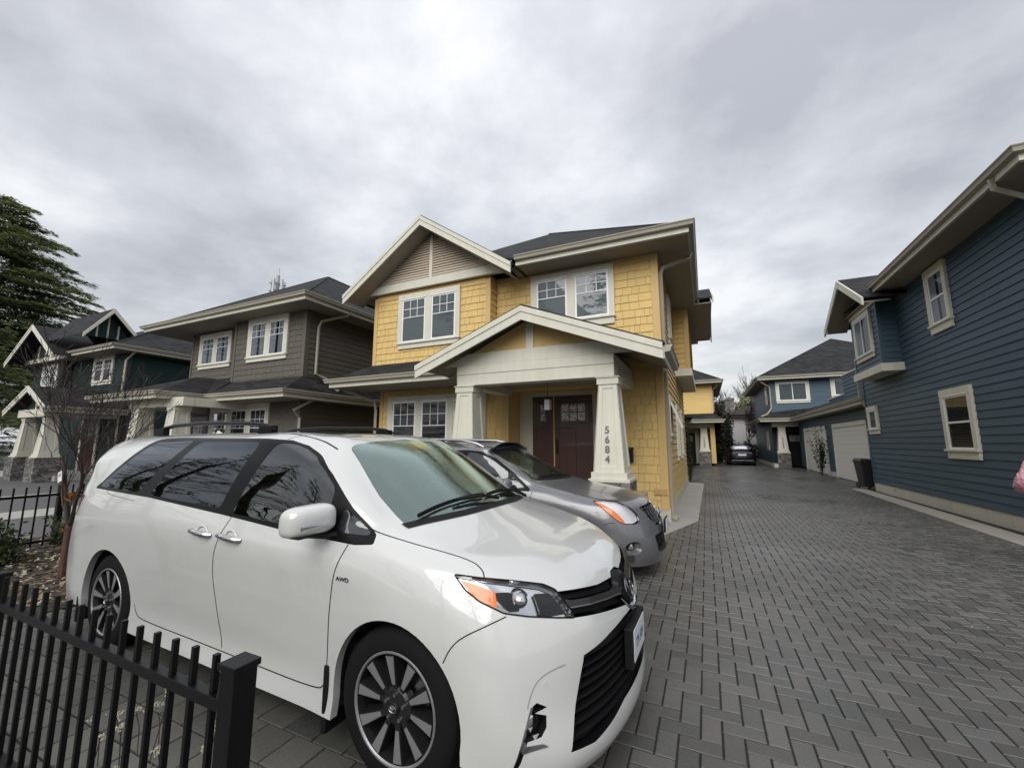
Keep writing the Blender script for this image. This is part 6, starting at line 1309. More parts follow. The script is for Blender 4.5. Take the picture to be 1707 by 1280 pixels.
# ------------------------------------------------------------------ ground, paving
mat('asphalt', (.055, .055, .056), .7, var=.2, vscale=1.5, bump=.3, bscale=120); mat('soil', (.045, .036, .026), .9, var=.4, vscale=5, bump=.8, bscale=25)
mb = MB(); mb.quad((-400, -200, -.06), (400, -200, -.06), (400, 500, -.06), (-400, 500, -.06)); tag(mb.build('ground', T('asphalt')), kind='structure')
def paver_mat(name, col, joint=False):
    m = bpy.data.materials.new(name); m.use_nodes = True; t = m.node_tree; p = t.nodes['Principled BSDF']; g = N(t, 'ShaderNodeNewGeometry'); pos = g.outputs['Position']
    def no(s, d=5, r=.6): n = N(t, 'ShaderNodeTexNoise'); n.inputs['Scale'].default_value = s; n.inputs['Detail'].default_value = d; n.inputs['Roughness'].default_value = r; t.links.new(pos, n.inputs['Vector']); return n.outputs['Fac']
    f = M_(t, 'ADD', .78, M_(t, 'MULTIPLY', g.outputs['Random Per Island'], .42))
    f = M_(t, 'MULTIPLY', f, M_(t, 'ADD', .35, M_(t, 'MULTIPLY', no(.55, 6), 1.3))); f = M_(t, 'MULTIPLY', f, M_(t, 'ADD', .72, M_(t, 'MULTIPLY', no(70, 3), .56)))
    # hue wanders between warm grey and green grey
    h = N(t, 'ShaderNodeMix', data_type='RGBA'); t.links.new(M_(t, 'FRACT', M_(t, 'MULTIPLY', g.outputs['Random Per Island'], 7.3)), h.inputs['Factor']); h.inputs['A'].default_value = (col[0]*1.03, col[1]*.99, col[2]*.95, 1); h.inputs['B'].default_value = (col[0]*.95, col[1]*.99, col[2]*.97, 1)
    v = N(t, 'ShaderNodeVectorMath', operation='SCALE'); t.links.new(h.outputs['Result'], v.inputs[0]); t.links.new(f, v.inputs['Scale'])
    # pale stains and moss
    st = N(t, 'ShaderNodeValToRGB'); t.links.new(no(9, 8, .75), st.inputs[0]); st.color_ramp.elements[0].position = .60; st.color_ramp.elements[0].color = (0, 0, 0, 1); st.color_ramp.elements[1].position = .72; st.color_ramp.elements[1].color = (1, 1, 1, 1)
    mx = N(t, 'ShaderNodeMix', data_type='RGBA'); t.links.new(M_(t, 'MULTIPLY', st.outputs[0], .30), mx.inputs['Factor']); t.links.new(v.outputs[0], mx.inputs['A']); mx.inputs['B'].default_value = (.17, .18, .14, 1); t.links.new(mx.outputs['Result'], p.inputs['Base Color'])
    # wet patches are smoother
    w = N(t, 'ShaderNodeValToRGB'); t.links.new(no(.38, 6, .6), w.inputs[0]); w.color_ramp.elements[0].position = .40; w.color_ramp.elements[0].color = (.52, .52, .52, 1); w.color_ramp.elements[1].position = .62; w.color_ramp.elements[1].color = (.27, .27, .27, 1)
    t.links.new(M_(t, 'ADD', w.outputs[0], M_(t, 'MULTIPLY', M_(t, 'SUBTRACT', g.outputs['Random Per Island'], .5), .12)), p.inputs['Roughness'])
    b = N(t, 'ShaderNodeBump'); b.inputs['Strength'].default_value = .45; b.inputs['Distance'].default_value = .006; t.links.new(no(55, 6, .7), b.inputs['Height']); t.links.new(b.outputs[0], p.inputs['Normal']); p.inputs['Specular IOR Level'].default_value = .5
    MATS[name] = m; return m
paver_mat('paver', (.094, .092, .088)); paver_mat('slab_paver', (.10, .10, .093)); mat('joint_sand', (.018, .018, .015), .9, var=.4, vscale=8, bump=.5, bscale=150)
mb = MB(); mb.box((-6.1, .6, -.05), (5.3, 36.5, -.004)); mb.box((-3, 36.4, -.05), (4, 44, -.004)); mb.box((-6.1, -3, -.05), (5.3, .6, -.004)); tag(mb.build('driveway', T('joint_sand')), kind='structure')
def pavers():
    rng = np.random.RandomState(3); w = .112; X0 = -5.95; V = []; F = []
    def inside(x, y):
        if y < 1.90 and x < -1.68: return False
        if x < -.80 and y > 9.4: return False
        if y > 9.9 and x < -.24 and y < 18.8: return False
        if x > 4.60+.002*y and y < 19.2: return False
        if x > 5.68: return False
        if y > 33 and (x < .6 or x > 4.1): return y < 34.4
        return True
    def brick(x0, y0, x1, y1, far):
        g = .0045 if not far else .006; c = .0028; j = rng.uniform(-.0015, .0015); t = rng.uniform(-.0012, .0012, 4); b = len(V)
        x0 += g; y0 += g; x1 -= g; y1 -= g
        if far: V.extend([(x0, y0, .002+j), (x1, y0, .002+j), (x1, y1, .002+j), (x0, y1, .002+j)]); F.append((b, b+1, b+2, b+3)); return
        V.extend([(x0, y0, -.012), (x1, y0, -.012), (x1, y1, -.012), (x0, y1, -.012), (x0+c*.2, y0+c*.2, -.001), (x1-c*.2, y0+c*.2, -.001), (x1-c*.2, y1-c*.2, -.001), (x0+c*.2, y1-c*.2, -.001),
                  (x0+c, y0+c, .0025+j+t[0]), (x1-c, y0+c, .003+j+t[1]), (x1-c, y1-c, .003+j+t[2]), (x0+c, y1-c, .003+j+t[3])])
        for a in (0, 4):
            for k in range(4): k2 = (k+1) % 4; F.append((b+a+k, b+a+k2, b+a+4+k2, b+a+4+k))
        F.append((b+8, b+9, b+10, b+11))
    nx, ny = int(11.8/w), int(43/w)
    for i in range(nx):
        for j in range(ny):
            k = (i+j) % 4; x, y = X0+i*w, -.6+j*w
            if y > 20 and False: continue
            if k == 0 and inside(x+w, y+w/2): brick(x, y, x+2*w, y+w, y > 14)
            elif k == 2 and inside(x+w/2, y+w): brick(x, y, x+w, y+2*w, y > 14)
    me = bpy.data.meshes.new('paving'); me.from_pydata(V, [], F); o = link('paving', me, T('paver')); tag(o, kind='structure')
    V.clear(); F.clear(); s = .229; j = 0; y = 2.05-s
    while y > -2.2:
        x = -9.4+(s/2 if j % 2 else 0)
        while x < -1.60: brick(x, y, min(x+s, -1.595), y+s, False); x += s
        y -= s; j += 1
    me = bpy.data.meshes.new('paving_border'); me.from_pydata([(a, b, c+.006) for a, b, c in V], [], F); tag(link('paving_border', me, T('slab_paver')), kind='structure')
pavers()
mb = MB(); mb.prism([(-.79, 8.1, -.03), (-.25, 9.87, -.03), (-.18, 18.77, -.03), (-.79, 19.2, -.03)], (0, 0, .042)); tag(mb.build('footpath', T('concrete'), bevel=.006), kind='structure')
mat('pink_concrete', (.33, .305, .27), .75, var=.22, vscale=1.1, streak=.0, bump=.2, bscale=60)
mb = MB(); mb.prism([(4.42, 4.0, -.03), (4.66, 19.05, -.03), (4.98, 19.3, -.03), (5.08, 19.0, -.03), (4.96, 4.0, -.03)], (0, 0, .045)); tag(mb.build('concrete_strip', T('pink_concrete'), bevel=.006), kind='structure')
mb = MB(); mb.box((4.9, 4, -.055), (5.3, 19, -.05)); tag(mb.build('gravel_gap', T('soil')), kind='structure')
# planting bed, paths towards the neighbours
mb = MB()
nx_, ny_ = 60, 60
g = []
for i in range(nx_+1):
    for j in range(ny_+1):
        x = -10.6+4.75*i/nx_; y = 1.72+5.8*j/ny_; g.append((x, y, .012+.03*math.sin(x*3.1)*math.cos(y*2.3)+random.uniform(0, .018)))
b0 = 0; mb.v = g
for i in range(nx_):
    for j in range(ny_): a = i*(ny_+1)+j; mb.f.append((a, a+ny_+1, a+ny_+2, a+1)); mb.m.append(0)
tag(mb.build('planting_bed', T('soil'), smooth=True), kind='structure')
mb = MB(); mb.box((-40, -4, -.05), (-10.6, 9.5, .004)); mb.box((-10.6, 7.5, -.05), (-9, 12, .004)); tag(mb.build('lane', mat('lane_grey', (.10, .098, .10), .6, var=.2, vscale=.8, bump=.2)), kind='structure')
mb = MB(); mb.box((-14.8, -4, -.02), (-13.4, 6.2, .03)); tag(mb.build('path', T('concrete')), kind='structure'); mb = MB(); mb.box((-18.75, -4, .0), (-18.55, 7, .06)); tag(mb.build('kerb', mat('kerb_white', (.50, .50, .48), .6, var=.1)), kind='structure')
# leaf litter and gravel in the bed
def litter():
    rng = random.Random(5); mb = MB()
    for _ in range(9000):
        x = rng.uniform(-10.5, -5.9); y = rng.uniform(1.75, 7.2); 
        if rng.random() > math.exp(-((x+7.2)**2/4+(y-2.6)**2/5))+.12: continue
        s = rng.uniform(.012, .04); a = rng.uniform(0, 6.3); c = Vector((x, y, .045+rng.uniform(0, .02))); u = Vector((math.cos(a), math.sin(a), rng.uniform(-.5, .5)))*s; w = Vector((-math.sin(a), math.cos(a), rng.uniform(-.5, .5)))*s*.6
        mb.quad(c-u, c+w, c+u, c-w, m=rng.choice((0, 0, 1, 2)))
    tag(mb.build('leaf_litter', [mat('leaf_tan', (.24, .18, .10), .7), mat('leaf_pale', (.42, .38, .30), .7), mat('leaf_brown', (.09, .05, .03), .7)], recalc=False), 'dead leaves strewn over the planting bed', 'leaf litter', kind='stuff')
litter()

def debris():
    rng = random.Random(12); mb = MB()
    for _ in range(420):
        x, y = rng.uniform(-1.5, 4.6), .8+17*rng.random()**1.6; s = rng.uniform(.003, .011); a = rng.uniform(0, 6.3); c = Vector((x, y, .0085)); u = Vector((math.cos(a), math.sin(a), rng.uniform(-.1, .4)))*s; w = Vector((-math.sin(a), math.cos(a), rng.uniform(-.1, .4)))*s*.5; mb.quad(c-u, c+w, c+u, c-w, m=rng.choice((0, 1, 2)))
    tag(mb.build('fallen_debris', [T('leaf_tan'), T('leaf_pale'), T('leaf_brown')], recalc=False), 'small leaf scraps scattered over the paved driveway', 'leaf scraps', kind='stuff')
debris()
# ------------------------------------------------------------------ black picket fences
def picket_fence(name, label, p0, p1, h=.92, post0=True, post1=True, sp=.128, lowrail=.12):
    """posts at both ends of every 2.1 m bay; top rail below the picket tips"""
    p0, p1 = Vector((*p0, 0)), Vector((*p1, 0)); d = (p1-p0); L = d.length; u = d.normalized(); n = Vector((-u.y, u.x, 0))
    root = empty(name, label, 'fence', tuple((p0+p1)/2)); fr = Fr(p0, u, n)
    nb = max(1, round(L/2.1)); bl = L/nb
    for i in range(nb+1):
        mb = MB(); s = i*bl; fr.box(mb, s-.038, s+.038, 0, h-.01, -.038, .038); fr.box(mb, s-.045, s+.045, h-.01, h+.012, -.045, .045); mb.build('post', T('fence_black'), root, bevel=.003)
    for i in range(nb):
        for z, nm in ((h-.135, 'rail'), (lowrail, 'rail')):
            mb = MB(); fr.box(mb, i*bl+.038, (i+1)*bl-.038, z-.019, z+.019, -.019, .019); mb.build(nm, T('fence_black'), root, bevel=.002)
    k = max(1, round(bl/sp)); cnt = 0
    for i in range(nb):
        for j in range(1, k):
            s = i*bl+j*bl/k; mb = MB(); fr.box(mb, s-.0095, s+.0095, .05, h+.005, -.0096, .0096); mb.build('picket', T('fence_black'), root, bevel=.0015)
    return root
mat('fence_black', (.004, .004, .0045), .30, spec=.28, bump=.25, bscale=220, rvar=.12)
picket_fence('picket_fence', 'black metal picket fence in the foreground, left of the minivan', (-1.435, .955), (-5.70, .985), h=.915)
picket_fence('picket_fence', 'black metal picket fence beyond the planting bed, behind the minivan', (-9.35, 1.0), (-9.65, 7.3), h=.95, sp=.135)
# ------------------------------------------------------------------ wheelie bin
def bin_():
    r = empty('wheelie_bin', 'black wheeled rubbish bin at the corner of the near blue house', 'bin', (5.13, 19.15, 0), R(10)); r.scale = (.76, .8, 1); m = mat('bin_black', (.012, .014, .014), .5, bump=.2, bscale=90, var=.2); LOCALCAR[0] = True
    b = MB(); b.hexa([(-.20, -.22, .10), (.20, -.22, .10), (.20, .22, .10), (-.20, .22, .10), (-.29, -.32, .98), (.29, -.32, .98), (.29, .32, .98), (-.29, .32, .98)]); b.build('bin_body', m, r, bevel=.03)
    for s in (-.14, 0, .14): b2 = MB(); b2.hexa([(s-.02, -.232, .15), (s+.02, -.232, .15), (s+.02, -.2, .15), (s-.02, -.2, .15), (s-.02, -.318, .85), (s+.02, -.318, .85), (s+.02, -.28, .85), (s-.02, -.28, .85)]); b2.build('rib', m, r)
    b = MB(); b.box((-.32, -.35, .97), (.32, .34, 1.01)); b.hexa([(-.31, -.34, 1.01), (.31, -.34, 1.01), (.31, .34, 1.01), (-.31, .34, 1.01), (-.25, -.26, 1.07), (.25, -.26, 1.07), (.25, .30, 1.09), (-.25, .30, 1.09)]); b.build('lid', m, r, bevel=.012)
    b = MB(); b.tube([(-.26, .37, 1.0), (.26, .37, 1.0)], .016, 8); b.build('handle', m, r, smooth=True)
    for s in (-.22, .22): b = MB(); b.lathe([(.0, -.03), (.12, -.03), (.125, -.02), (.125, .02), (.12, .03), (0, .03)], c=(s, .22, .125), axis='x', seg=24); b.build('wheel', m, r, smooth=True)
    LOCALCAR[0] = False
bin_()
# ------------------------------------------------------------------ phone mast behind the brown roof
def mast():
    x, y = -66.3, 45.0; s = 1.0
    r = empty('phone_mast', 'grey mobile phone mast rising behind the brown house roof', 'mast', (x, y, 0)); g = mat('mast_grey', (.34, .36, .37), .5); g2 = mat('panel_grey', (.50, .52, .53), .5)
    r.location.z = 0; b = MB(); b.tube([(x, y, 0), (x, y, 30.6)], [.55, .30], 12); b.build('pole', g, r, smooth=True)
    b = MB()
    for z in (24.5, 27.6, 29.0):
        for a in range(6): t = a*math.pi/3; b.tube([(x, y, z), (x+1.3*math.cos(t), y+1.3*math.sin(t), z)], .07, 5)
    b.build('bracket', mat('mast_dark', (.10, .105, .11), .6), r)
    for lvl, (z, rr) in enumerate(((25.4, 1.45), (28.4, 1.05))):
        for a in range(5): t = a*math.pi*2/5+.3+lvl; cx, cy = x+rr*math.cos(t), y+rr*math.sin(t); b = MB(); b.box((cx-.24, cy-.15, z-1.3), (cx+.24, cy+.15, z+1.3)); b.build('antenna_panel', g2, r, bevel=.04)
    for a in range(4): t = a*1.6; b = MB(); b.lathe([(0, .2), (.35, .15), (.38, -.1), (0, -.15)], c=(x+.7*math.cos(t), y-.6, 26.7+a*.3), axis='y', seg=14); b.build('dish', g, r, smooth=True)
    b = MB(); b.tube([(x+.2, y, 30), (x+.2, y, 31.9)], .05, 5); b.build('lightning_rod', g, r)
mast()
# ------------------------------------------------------------------ person in the pink coat, mostly out of frame on the right
def person():
    px_, py_ = 4.19, 8.0
    r = empty('person', 'person in a fluffy pink coat, arm just entering at the right edge', 'person', (px_, py_, 0), R(-90)); LOCALCAR[0] = True
    skin_ = mat('skin', (.50, .30, .22), .55); pink = mat('pink_fleece', (.62, .33, .39), .95, var=.35, vscale=26, bump=1.0, bscale=60); trous = mat('trouser_dark', (.02, .022, .03), .8); hair = mat('hair_dark', (.015, .01, .008), .5)
    def skinned(name, pts, edges, rad, m, par, lv=2, disp=0):
        me = bpy.data.meshes.new(name); me.from_pydata(pts, edges, []); o = link(name, me, m, par); md = o.modifiers.new('s', 'SKIN'); md.use_smooth_shade = True
        for i, q in enumerate(me.skin_vertices[0].data): q.radius = rad[i] if isinstance(rad[i], tuple) else (rad[i], rad[i])
        me.skin_vertices[0].data[0].use_root = True; s = o.modifiers.new('d', 'SUBSURF'); s.levels = lv; s.render_levels = lv
        if disp: tx = bpy.data.textures.new('fl', 'CLOUDS'); tx.noise_scale = .03; dm = o.modifiers.new('x', 'DISPLACE'); dm.texture = tx; dm.strength = disp; dm.mid_level = .5; dm.texture_coords = 'LOCAL'
        return o
    # faces left (-x); x forward is -1
    P = [(0, 0, .93), (0, 0, 1.10), (0, 0, 1.30), (0, 0, 1.42), (-.02, 0, 1.50), (-.03, 0, 1.60), (-.03, 0, 1.70),
         (0, .17, 1.36), (.02, .22, 1.10), (-.16, .24, .98), (-.36, .16, 1.02), (0, -.17, 1.36), (.03, -.40, 1.12), (-.12, -.34, 1.02), (-.28, -.22, 1.04),
         (0, .10, .86), (.0, .11, .48), (.03, .12, .08), (-.12, .12, .04), (0, -.10, .86), (.0, -.11, .48), (.03, -.12, .08), (-.12, -.12, .04)]
    E = [(0, 1), (1, 2), (2, 3), (3, 4), (4, 5), (5, 6), (3, 7), (7, 8), (8, 9), (9, 10), (3, 11), (11, 12), (12, 13), (13, 14), (0, 15), (15, 16), (16, 17), (17, 18), (0, 19), (19, 20), (20, 21), (21, 22)]
    Rr = [(.13, .16), (.12, .14), (.12, .17), (.09, .12), .055, (.085, .075), (.075, .07), .06, .045, .038, .028, .06, .045, .038, .028, .09, .06, .042, .035, .09, .06, .042, .035]
    body = skinned('body', P, E, Rr, skin_, r)
    # hands with five fingers
    for sy, wr in ((1, Vector((-.36, .16, 1.02))), (-1, Vector((-.28, -.22, 1.04)))):
        pts = [tuple(wr), tuple(wr+Vector((-.05, 0, 0))), tuple(wr+Vector((-.085, 0, -.002)))]; ed = [(0, 1), (1, 2)]; rd = [(.022, .03), (.016, .04), (.013, .038)]
        for k, (oy, ln) in enumerate(((-.030, .055), (-.010, .068), (.010, .072), (.030, .064))):
            b0 = len(pts); pts += [tuple(wr+Vector((-.10, oy*sy, -.004))), tuple(wr+Vector((-.10-ln*.5, oy*sy, -.014))), tuple(wr+Vector((-.10-ln*.85, oy*sy, -.04)))]; ed += [(2, b0), (b0, b0+1), (b0+1, b0+2)]; rd += [.009, .0085, .007]
        b0 = len(pts); pts += [tuple(wr+Vector((-.05, .045*sy, -.008))), tuple(wr+Vector((-.085, .058*sy, -.02)))]; ed += [(1, b0), (b0, b0+1)]; rd += [.011, .008]
        skinned('hand', pts, ed, rd, skin_, body, 2)
    # fluffy coat: torso and sleeves
    CP = [(0, 0, .78), (0, 0, .98), (0, 0, 1.18), (0, 0, 1.36), (-.01, 0, 1.45), (0, .18, 1.38), (.05, .25, 1.24), (.06, .27, 1.10), (-.10, .27, 1.01), (-.30, .20, 1.02), (0, -.18, 1.38), (.03, -.30, 1.27), (.05, -.40, 1.13), (-.10, -.36, 1.03), (-.24, -.25, 1.04)]
    CE = [(0, 1), (1, 2), (2, 3), (3, 4), (3, 5), (5, 6), (6, 7), (7, 8), (8, 9), (3, 10), (10, 11), (11, 12), (12, 13), (13, 14)]
    skinned('coat', CP, CE, [(.19, .22), (.18, .21), (.17, .21), (.14, .19), .09, .11, .10, .095, .09, .065, .11, .10, .095, .09, .065], pink, r, 4, .03)
    skinned('trousers', [(0, 0, .88), (0, .10, .82), (0, .11, .48), (.02, .12, .12), (0, -.10, .82), (0, -.11, .48), (.02, -.12, .12)], [(0, 1), (1, 2), (2, 3), (0, 4), (4, 5), (5, 6)], [.13, .105, .075, .06, .105, .075, .06], trous, r, 2)
    for sy in (1, -1): b = MB(); b.ball((-.05, .12*sy, .045), .1, 14, 10, sc=(1.35, .48, .5)); b.build('shoe', mat('shoe_white', (.6, .6, .6), .5), r, smooth=True)
    b = MB(); b.ball((-.025, 0, 1.64), .118, 20, 14, sc=(.92, .80, 1.12)); b.build('head', skin_, body, smooth=True)
    b = MB(); b.ball((.012, 0, 1.67), .128, 20, 14, sc=(.86, .88, 1.05)); b.hexa([(.0, -.11, 1.40), (.11, -.10, 1.40), (.11, .10, 1.40), (.0, .11, 1.40), (-.02, -.11, 1.68), (.12, -.10, 1.68), (.12, .10, 1.68), (-.02, .11, 1.68)]); b.build('hair', hair, body, smooth=True)
    for sy in (1, -1): b = MB(); b.ball((-.122, .034*sy, 1.655), .013, 10, 8); b.build('eye', mat('eye_dark', (.03, .02, .02), .2), body, smooth=True); b = MB(); b.ball((-.02, .094*sy, 1.64), .03, 10, 8, sc=(.7, .3, 1.1)); b.build('ear', skin_, body, smooth=True)
    b = MB(); b.ball((-.135, 0, 1.625), .02, 10, 8, sc=(.9, .7, 1.3)); b.build('nose', skin_, body, smooth=True); b = MB(); b.ball((-.125, 0, 1.578), .02, 10, 6, sc=(.4, 1.1, .35)); b.build('mouth', mat('lip', (.4, .12, .11), .4), body, smooth=True)
    LOCALCAR[0] = False
person()
# ------------------------------------------------------------------ vegetation
def bare_tree(name, label, base, h, m, forks=3, levels=5, r0=.035, spread=.55, seed=1, twigs=True, first=.35, lean=(0, 0), minr=.0022, gname='tree'):
    rng = random.Random(seed); root = empty(name, label, gname, base); tr = MB(); br = MB()
    def grow(p, d, L, r, lv, mb):
        pts = [p]; q = Vector(p); dd = Vector(d); n = 5; rs = [r]
        for i in range(n):
            dd = (dd+Vector((rng.uniform(-.16, .16), rng.uniform(-.16, .16), rng.uniform(-.04, .14)))).normalized(); q = q+dd*L/n; pts.append(Vector(q)); rs.append(max(minr, r*(1-.45*(i+1)/n)))
        mb.tube(pts, rs, 7 if r > .012 else (5 if r > .005 else 3), caps=False)
        if lv <= 0: return
        k = rng.randint(2, 3) if lv > 1 else rng.randint(2, 4)
        for c in range(k+1):
            i = n if c == 0 else rng.randint(1, n); a = rng.uniform(0, 6.28); sp = spread*rng.uniform(.5, 1.4) if c else spread*.35
            e = dd.orthogonal().normalized(); e.rotate(Matrix.Rotation(a, 3, dd)); nd = (dd*math.cos(sp)+e*math.sin(sp)+Vector((0, 0, .12))).normalized()
            grow(pts[i], nd, L*rng.uniform(.55, .85), rs[i]*rng.uniform(.5, .75), lv-1, br)
    b = Vector(base); tp = [b, b+Vector((lean[0]*.5, lean[1]*.5, h*first*.5)), b+Vector((lean[0], lean[1], h*first))]; tr.tube(tp, [r0*1.25, r0, r0*.9], 9, caps=False)
    for k in range(forks):
        a = 2*math.pi*k/forks+rng.uniform(-.4, .4); s = spread*rng.uniform(.4, .8); grow(tp[2]-Vector((0, 0, .03)), (math.cos(a)*math.sin(s), math.sin(a)*math.sin(s), math.cos(s)), h*(1-first)*.5, r0*.65, levels, br)
    tr.build('trunk', m, root, smooth=True); br.build('branches', T('twig') if twigs is True else twigs, root, smooth=True, recalc=False); return root, tp[2]
mat('twig', (.035, .024, .020), .7, var=.3, vscale=20); mat('bark_orange', (.090, .045, .032), .7, var=.5, vscale=30, bump=.8, bscale=50, stretch=(1, 1, .3)); mat('twig_grey', (.09, .085, .08), .8)
tr, fork = bare_tree('young_tree', 'young bare tree with peeling orange bark and a white tag in the planting bed', (-7.05, 2.42, .02), 2.35, T('bark_orange'), forks=4, levels=4, r0=.034, spread=.60, seed=11, first=.27, minr=.0028)
# loose curls of bark, brighter orange than the trunk
mb = MB(); rng = random.Random(4)
for k in range(20):
    z = rng.uniform(.35, 1.05); a = rng.uniform(0, 6.28); c = Vector((-7.02+.05*math.cos(a), 2.42+.05*math.sin(a), z)); s = rng.uniform(.015, .05); t = Vector((-math.sin(a), math.cos(a), rng.uniform(-.4, .4)))*s; n_ = Vector((math.cos(a), math.sin(a), .3))*s*.8; up = Vector((0, 0, s*.8))
    mb.quad(c-t, c+t, c+t+up+n_, c-t+up+n_)
o = mb.build('bark_curl', mat('bark_curl', (.42, .16, .03), .6), tr, recalc=False)
tg = MB(); P = [Vector(p) for p in ((-7.06, 2.27, 1.155), (-6.97, 2.27, 1.185), (-7.02, 2.275, 1.30), (-7.11, 2.275, 1.27))]; tg.prism(P, (0, .004, 0)); tag(tg.build('plant_tag', mat('tag_white', (.80, .80, .78), .5)), 'white plastic tag tied to the young bare tree', 'tag')
mb2 = MB(); mb2.quad((-7.06, 2.2695, 1.22), (-7.015, 2.2695, 1.235), (-7.03, 2.2705, 1.275), (-7.075, 2.2705, 1.26)); lab = mb2.build('print', mat('tag_print', (.35, .36, .38), .6), bpy.data.objects['plant_tag'])
def leaf_shrub(name, label, c, rx, ry, rz, n, m, leaf=.03, seed=1, group=None, stem=True, cat='shrub'):
    rng = random.Random(seed); root = empty(name, label, cat, (c[0], c[1], c[2]), group=group); mb = MB(); st = MB()
    tips = [(rng.gauss(0, .45), rng.gauss(0, .45), rng.uniform(.15, 1)) for _ in range(max(12, n//60))]
    for t in tips: st.tube([(c[0]+t[0]*rx*.1, c[1]+t[1]*ry*.1, c[2]), (c[0]+t[0]*rx*.6, c[1]+t[1]*ry*.6, c[2]+t[2]*rz*.6), (c[0]+t[0]*rx, c[1]+t[1]*ry, c[2]+t[2]*rz)], [.008, .005, .003], 4, caps=False)
    for _ in range(n):
        t = rng.choice(tips); f = rng.uniform(.35, 1.08); p = Vector((c[0]+t[0]*rx*f+rng.gauss(0, rx*.10), c[1]+t[1]*ry*f+rng.gauss(0, ry*.10), c[2]+max(.02, t[2]*rz*f+rng.gauss(0, rz*.08))))
        s = leaf*rng.uniform(.6, 1.4); u = Vector((rng.gauss(0, 1), rng.gauss(0, 1), rng.gauss(0, .7))).normalized()*s; v = u.orthogonal().normalized()*s*.45; v.rotate(Matrix.Rotation(rng.uniform(0, 6), 3, u.normalized())); mb.quad(p-u, p+v, p+u, p-v, m=rng.randint(0, 1))
    mb.build('foliage', m, root, recalc=False); st.build('stems', T('twig'), root, recalc=False); return root
gr1 = [mat('leaf_dark', (.020, .034, .016), .55), mat('leaf_olive', (.050, .060, .022), .55)]; gr2 = [mat('leaf_green', (.035, .06, .02), .5), mat('leaf_light', (.09, .11, .035), .5)]
i = 0
for (x, y, s, lab) in ((-8.9, 2.2, .55, 'low dark shrub by the fence, nearest the left edge of the photo'), (-8.8, 3.3, .6, 'low dark shrub by the fence, just left of the young tree'), (-8.7, 4.4, .62, 'low dark shrub by the fence, just right of the young tree'), (-8.4, 5.5, .6, 'low dark shrub by the fence, closest to the minivan tail'), (-8.1, 1.9, .4, 'small olive shrub in front of the dark shrubs')):
    leaf_shrub('low_shrub', lab, (x, y, .02), s*1.1, s*1.1, s*.85, 2600, gr1, .035, seed=20+i, group='low shrubs in the planting bed'); i += 1
# dry flower heads and ground cover by the foreground fence
def flowers():
    rng = random.Random(9); root = empty('dry_flowers', 'dried cream flower heads on thin stalks behind the foreground fence', 'plant', (-2.3, 1.25, 0)); st = MB(); hd = MB()
    for k in range(16):
        st = MB(); hd = MB()
        x, y = rng.uniform(-3.0, -1.75), rng.uniform(1.08, 1.5); h = rng.uniform(.12, .38); tx, ty = x+rng.uniform(-.06, .06), y+rng.uniform(-.05, .05); st.tube([(x, y, 0), ((x+tx)/2, (y+ty)/2+.01, h*.6), (tx, ty, h)], .0022, 4, caps=False)
        for _ in range(38):
            p = Vector((tx+rng.gauss(0, .014), ty+rng.gauss(0, .014), h+rng.gauss(0, .006))); hd.ball(p, rng.uniform(.003, .0055), 5, 3)
        so_ = st.build('stalk', T('twig'), root, recalc=False); hd.build('flower_head', mat('flower_cream', (.42, .40, .30), .8), so_, recalc=False)
flowers()
def moss():
    rng = random.Random(2); mb = MB()
    for _ in range(14000):
        # moss sits in the joints of the border slabs and spills over their faces in patches
        x, y = rng.uniform(-3.6, -1.3), rng.uniform(.55, 1.75)
        if math.sin(x*5.1+1)+math.sin(y*6.3+x*2)+rng.gauss(0, .5) < .75: continue
        s = rng.uniform(.002, .006); p = Vector((x, y, .004)); a = rng.uniform(0, 6); u = Vector((math.cos(a), math.sin(a), rng.uniform(0, .9)))*s; w = Vector((-math.sin(a), math.cos(a), rng.uniform(0, .9)))*s; mb.quad(p-u, p-w, p+u, p+w, m=rng.choice((0, 0, 1)))
    tag(mb.build('moss', [mat('moss_dark', (.045, .05, .03), .9), mat('moss_pale', (.16, .17, .11), .9)], recalc=False), 'moss and lichen flecks on the paving by the foreground fence', 'moss', kind='stuff')
moss()
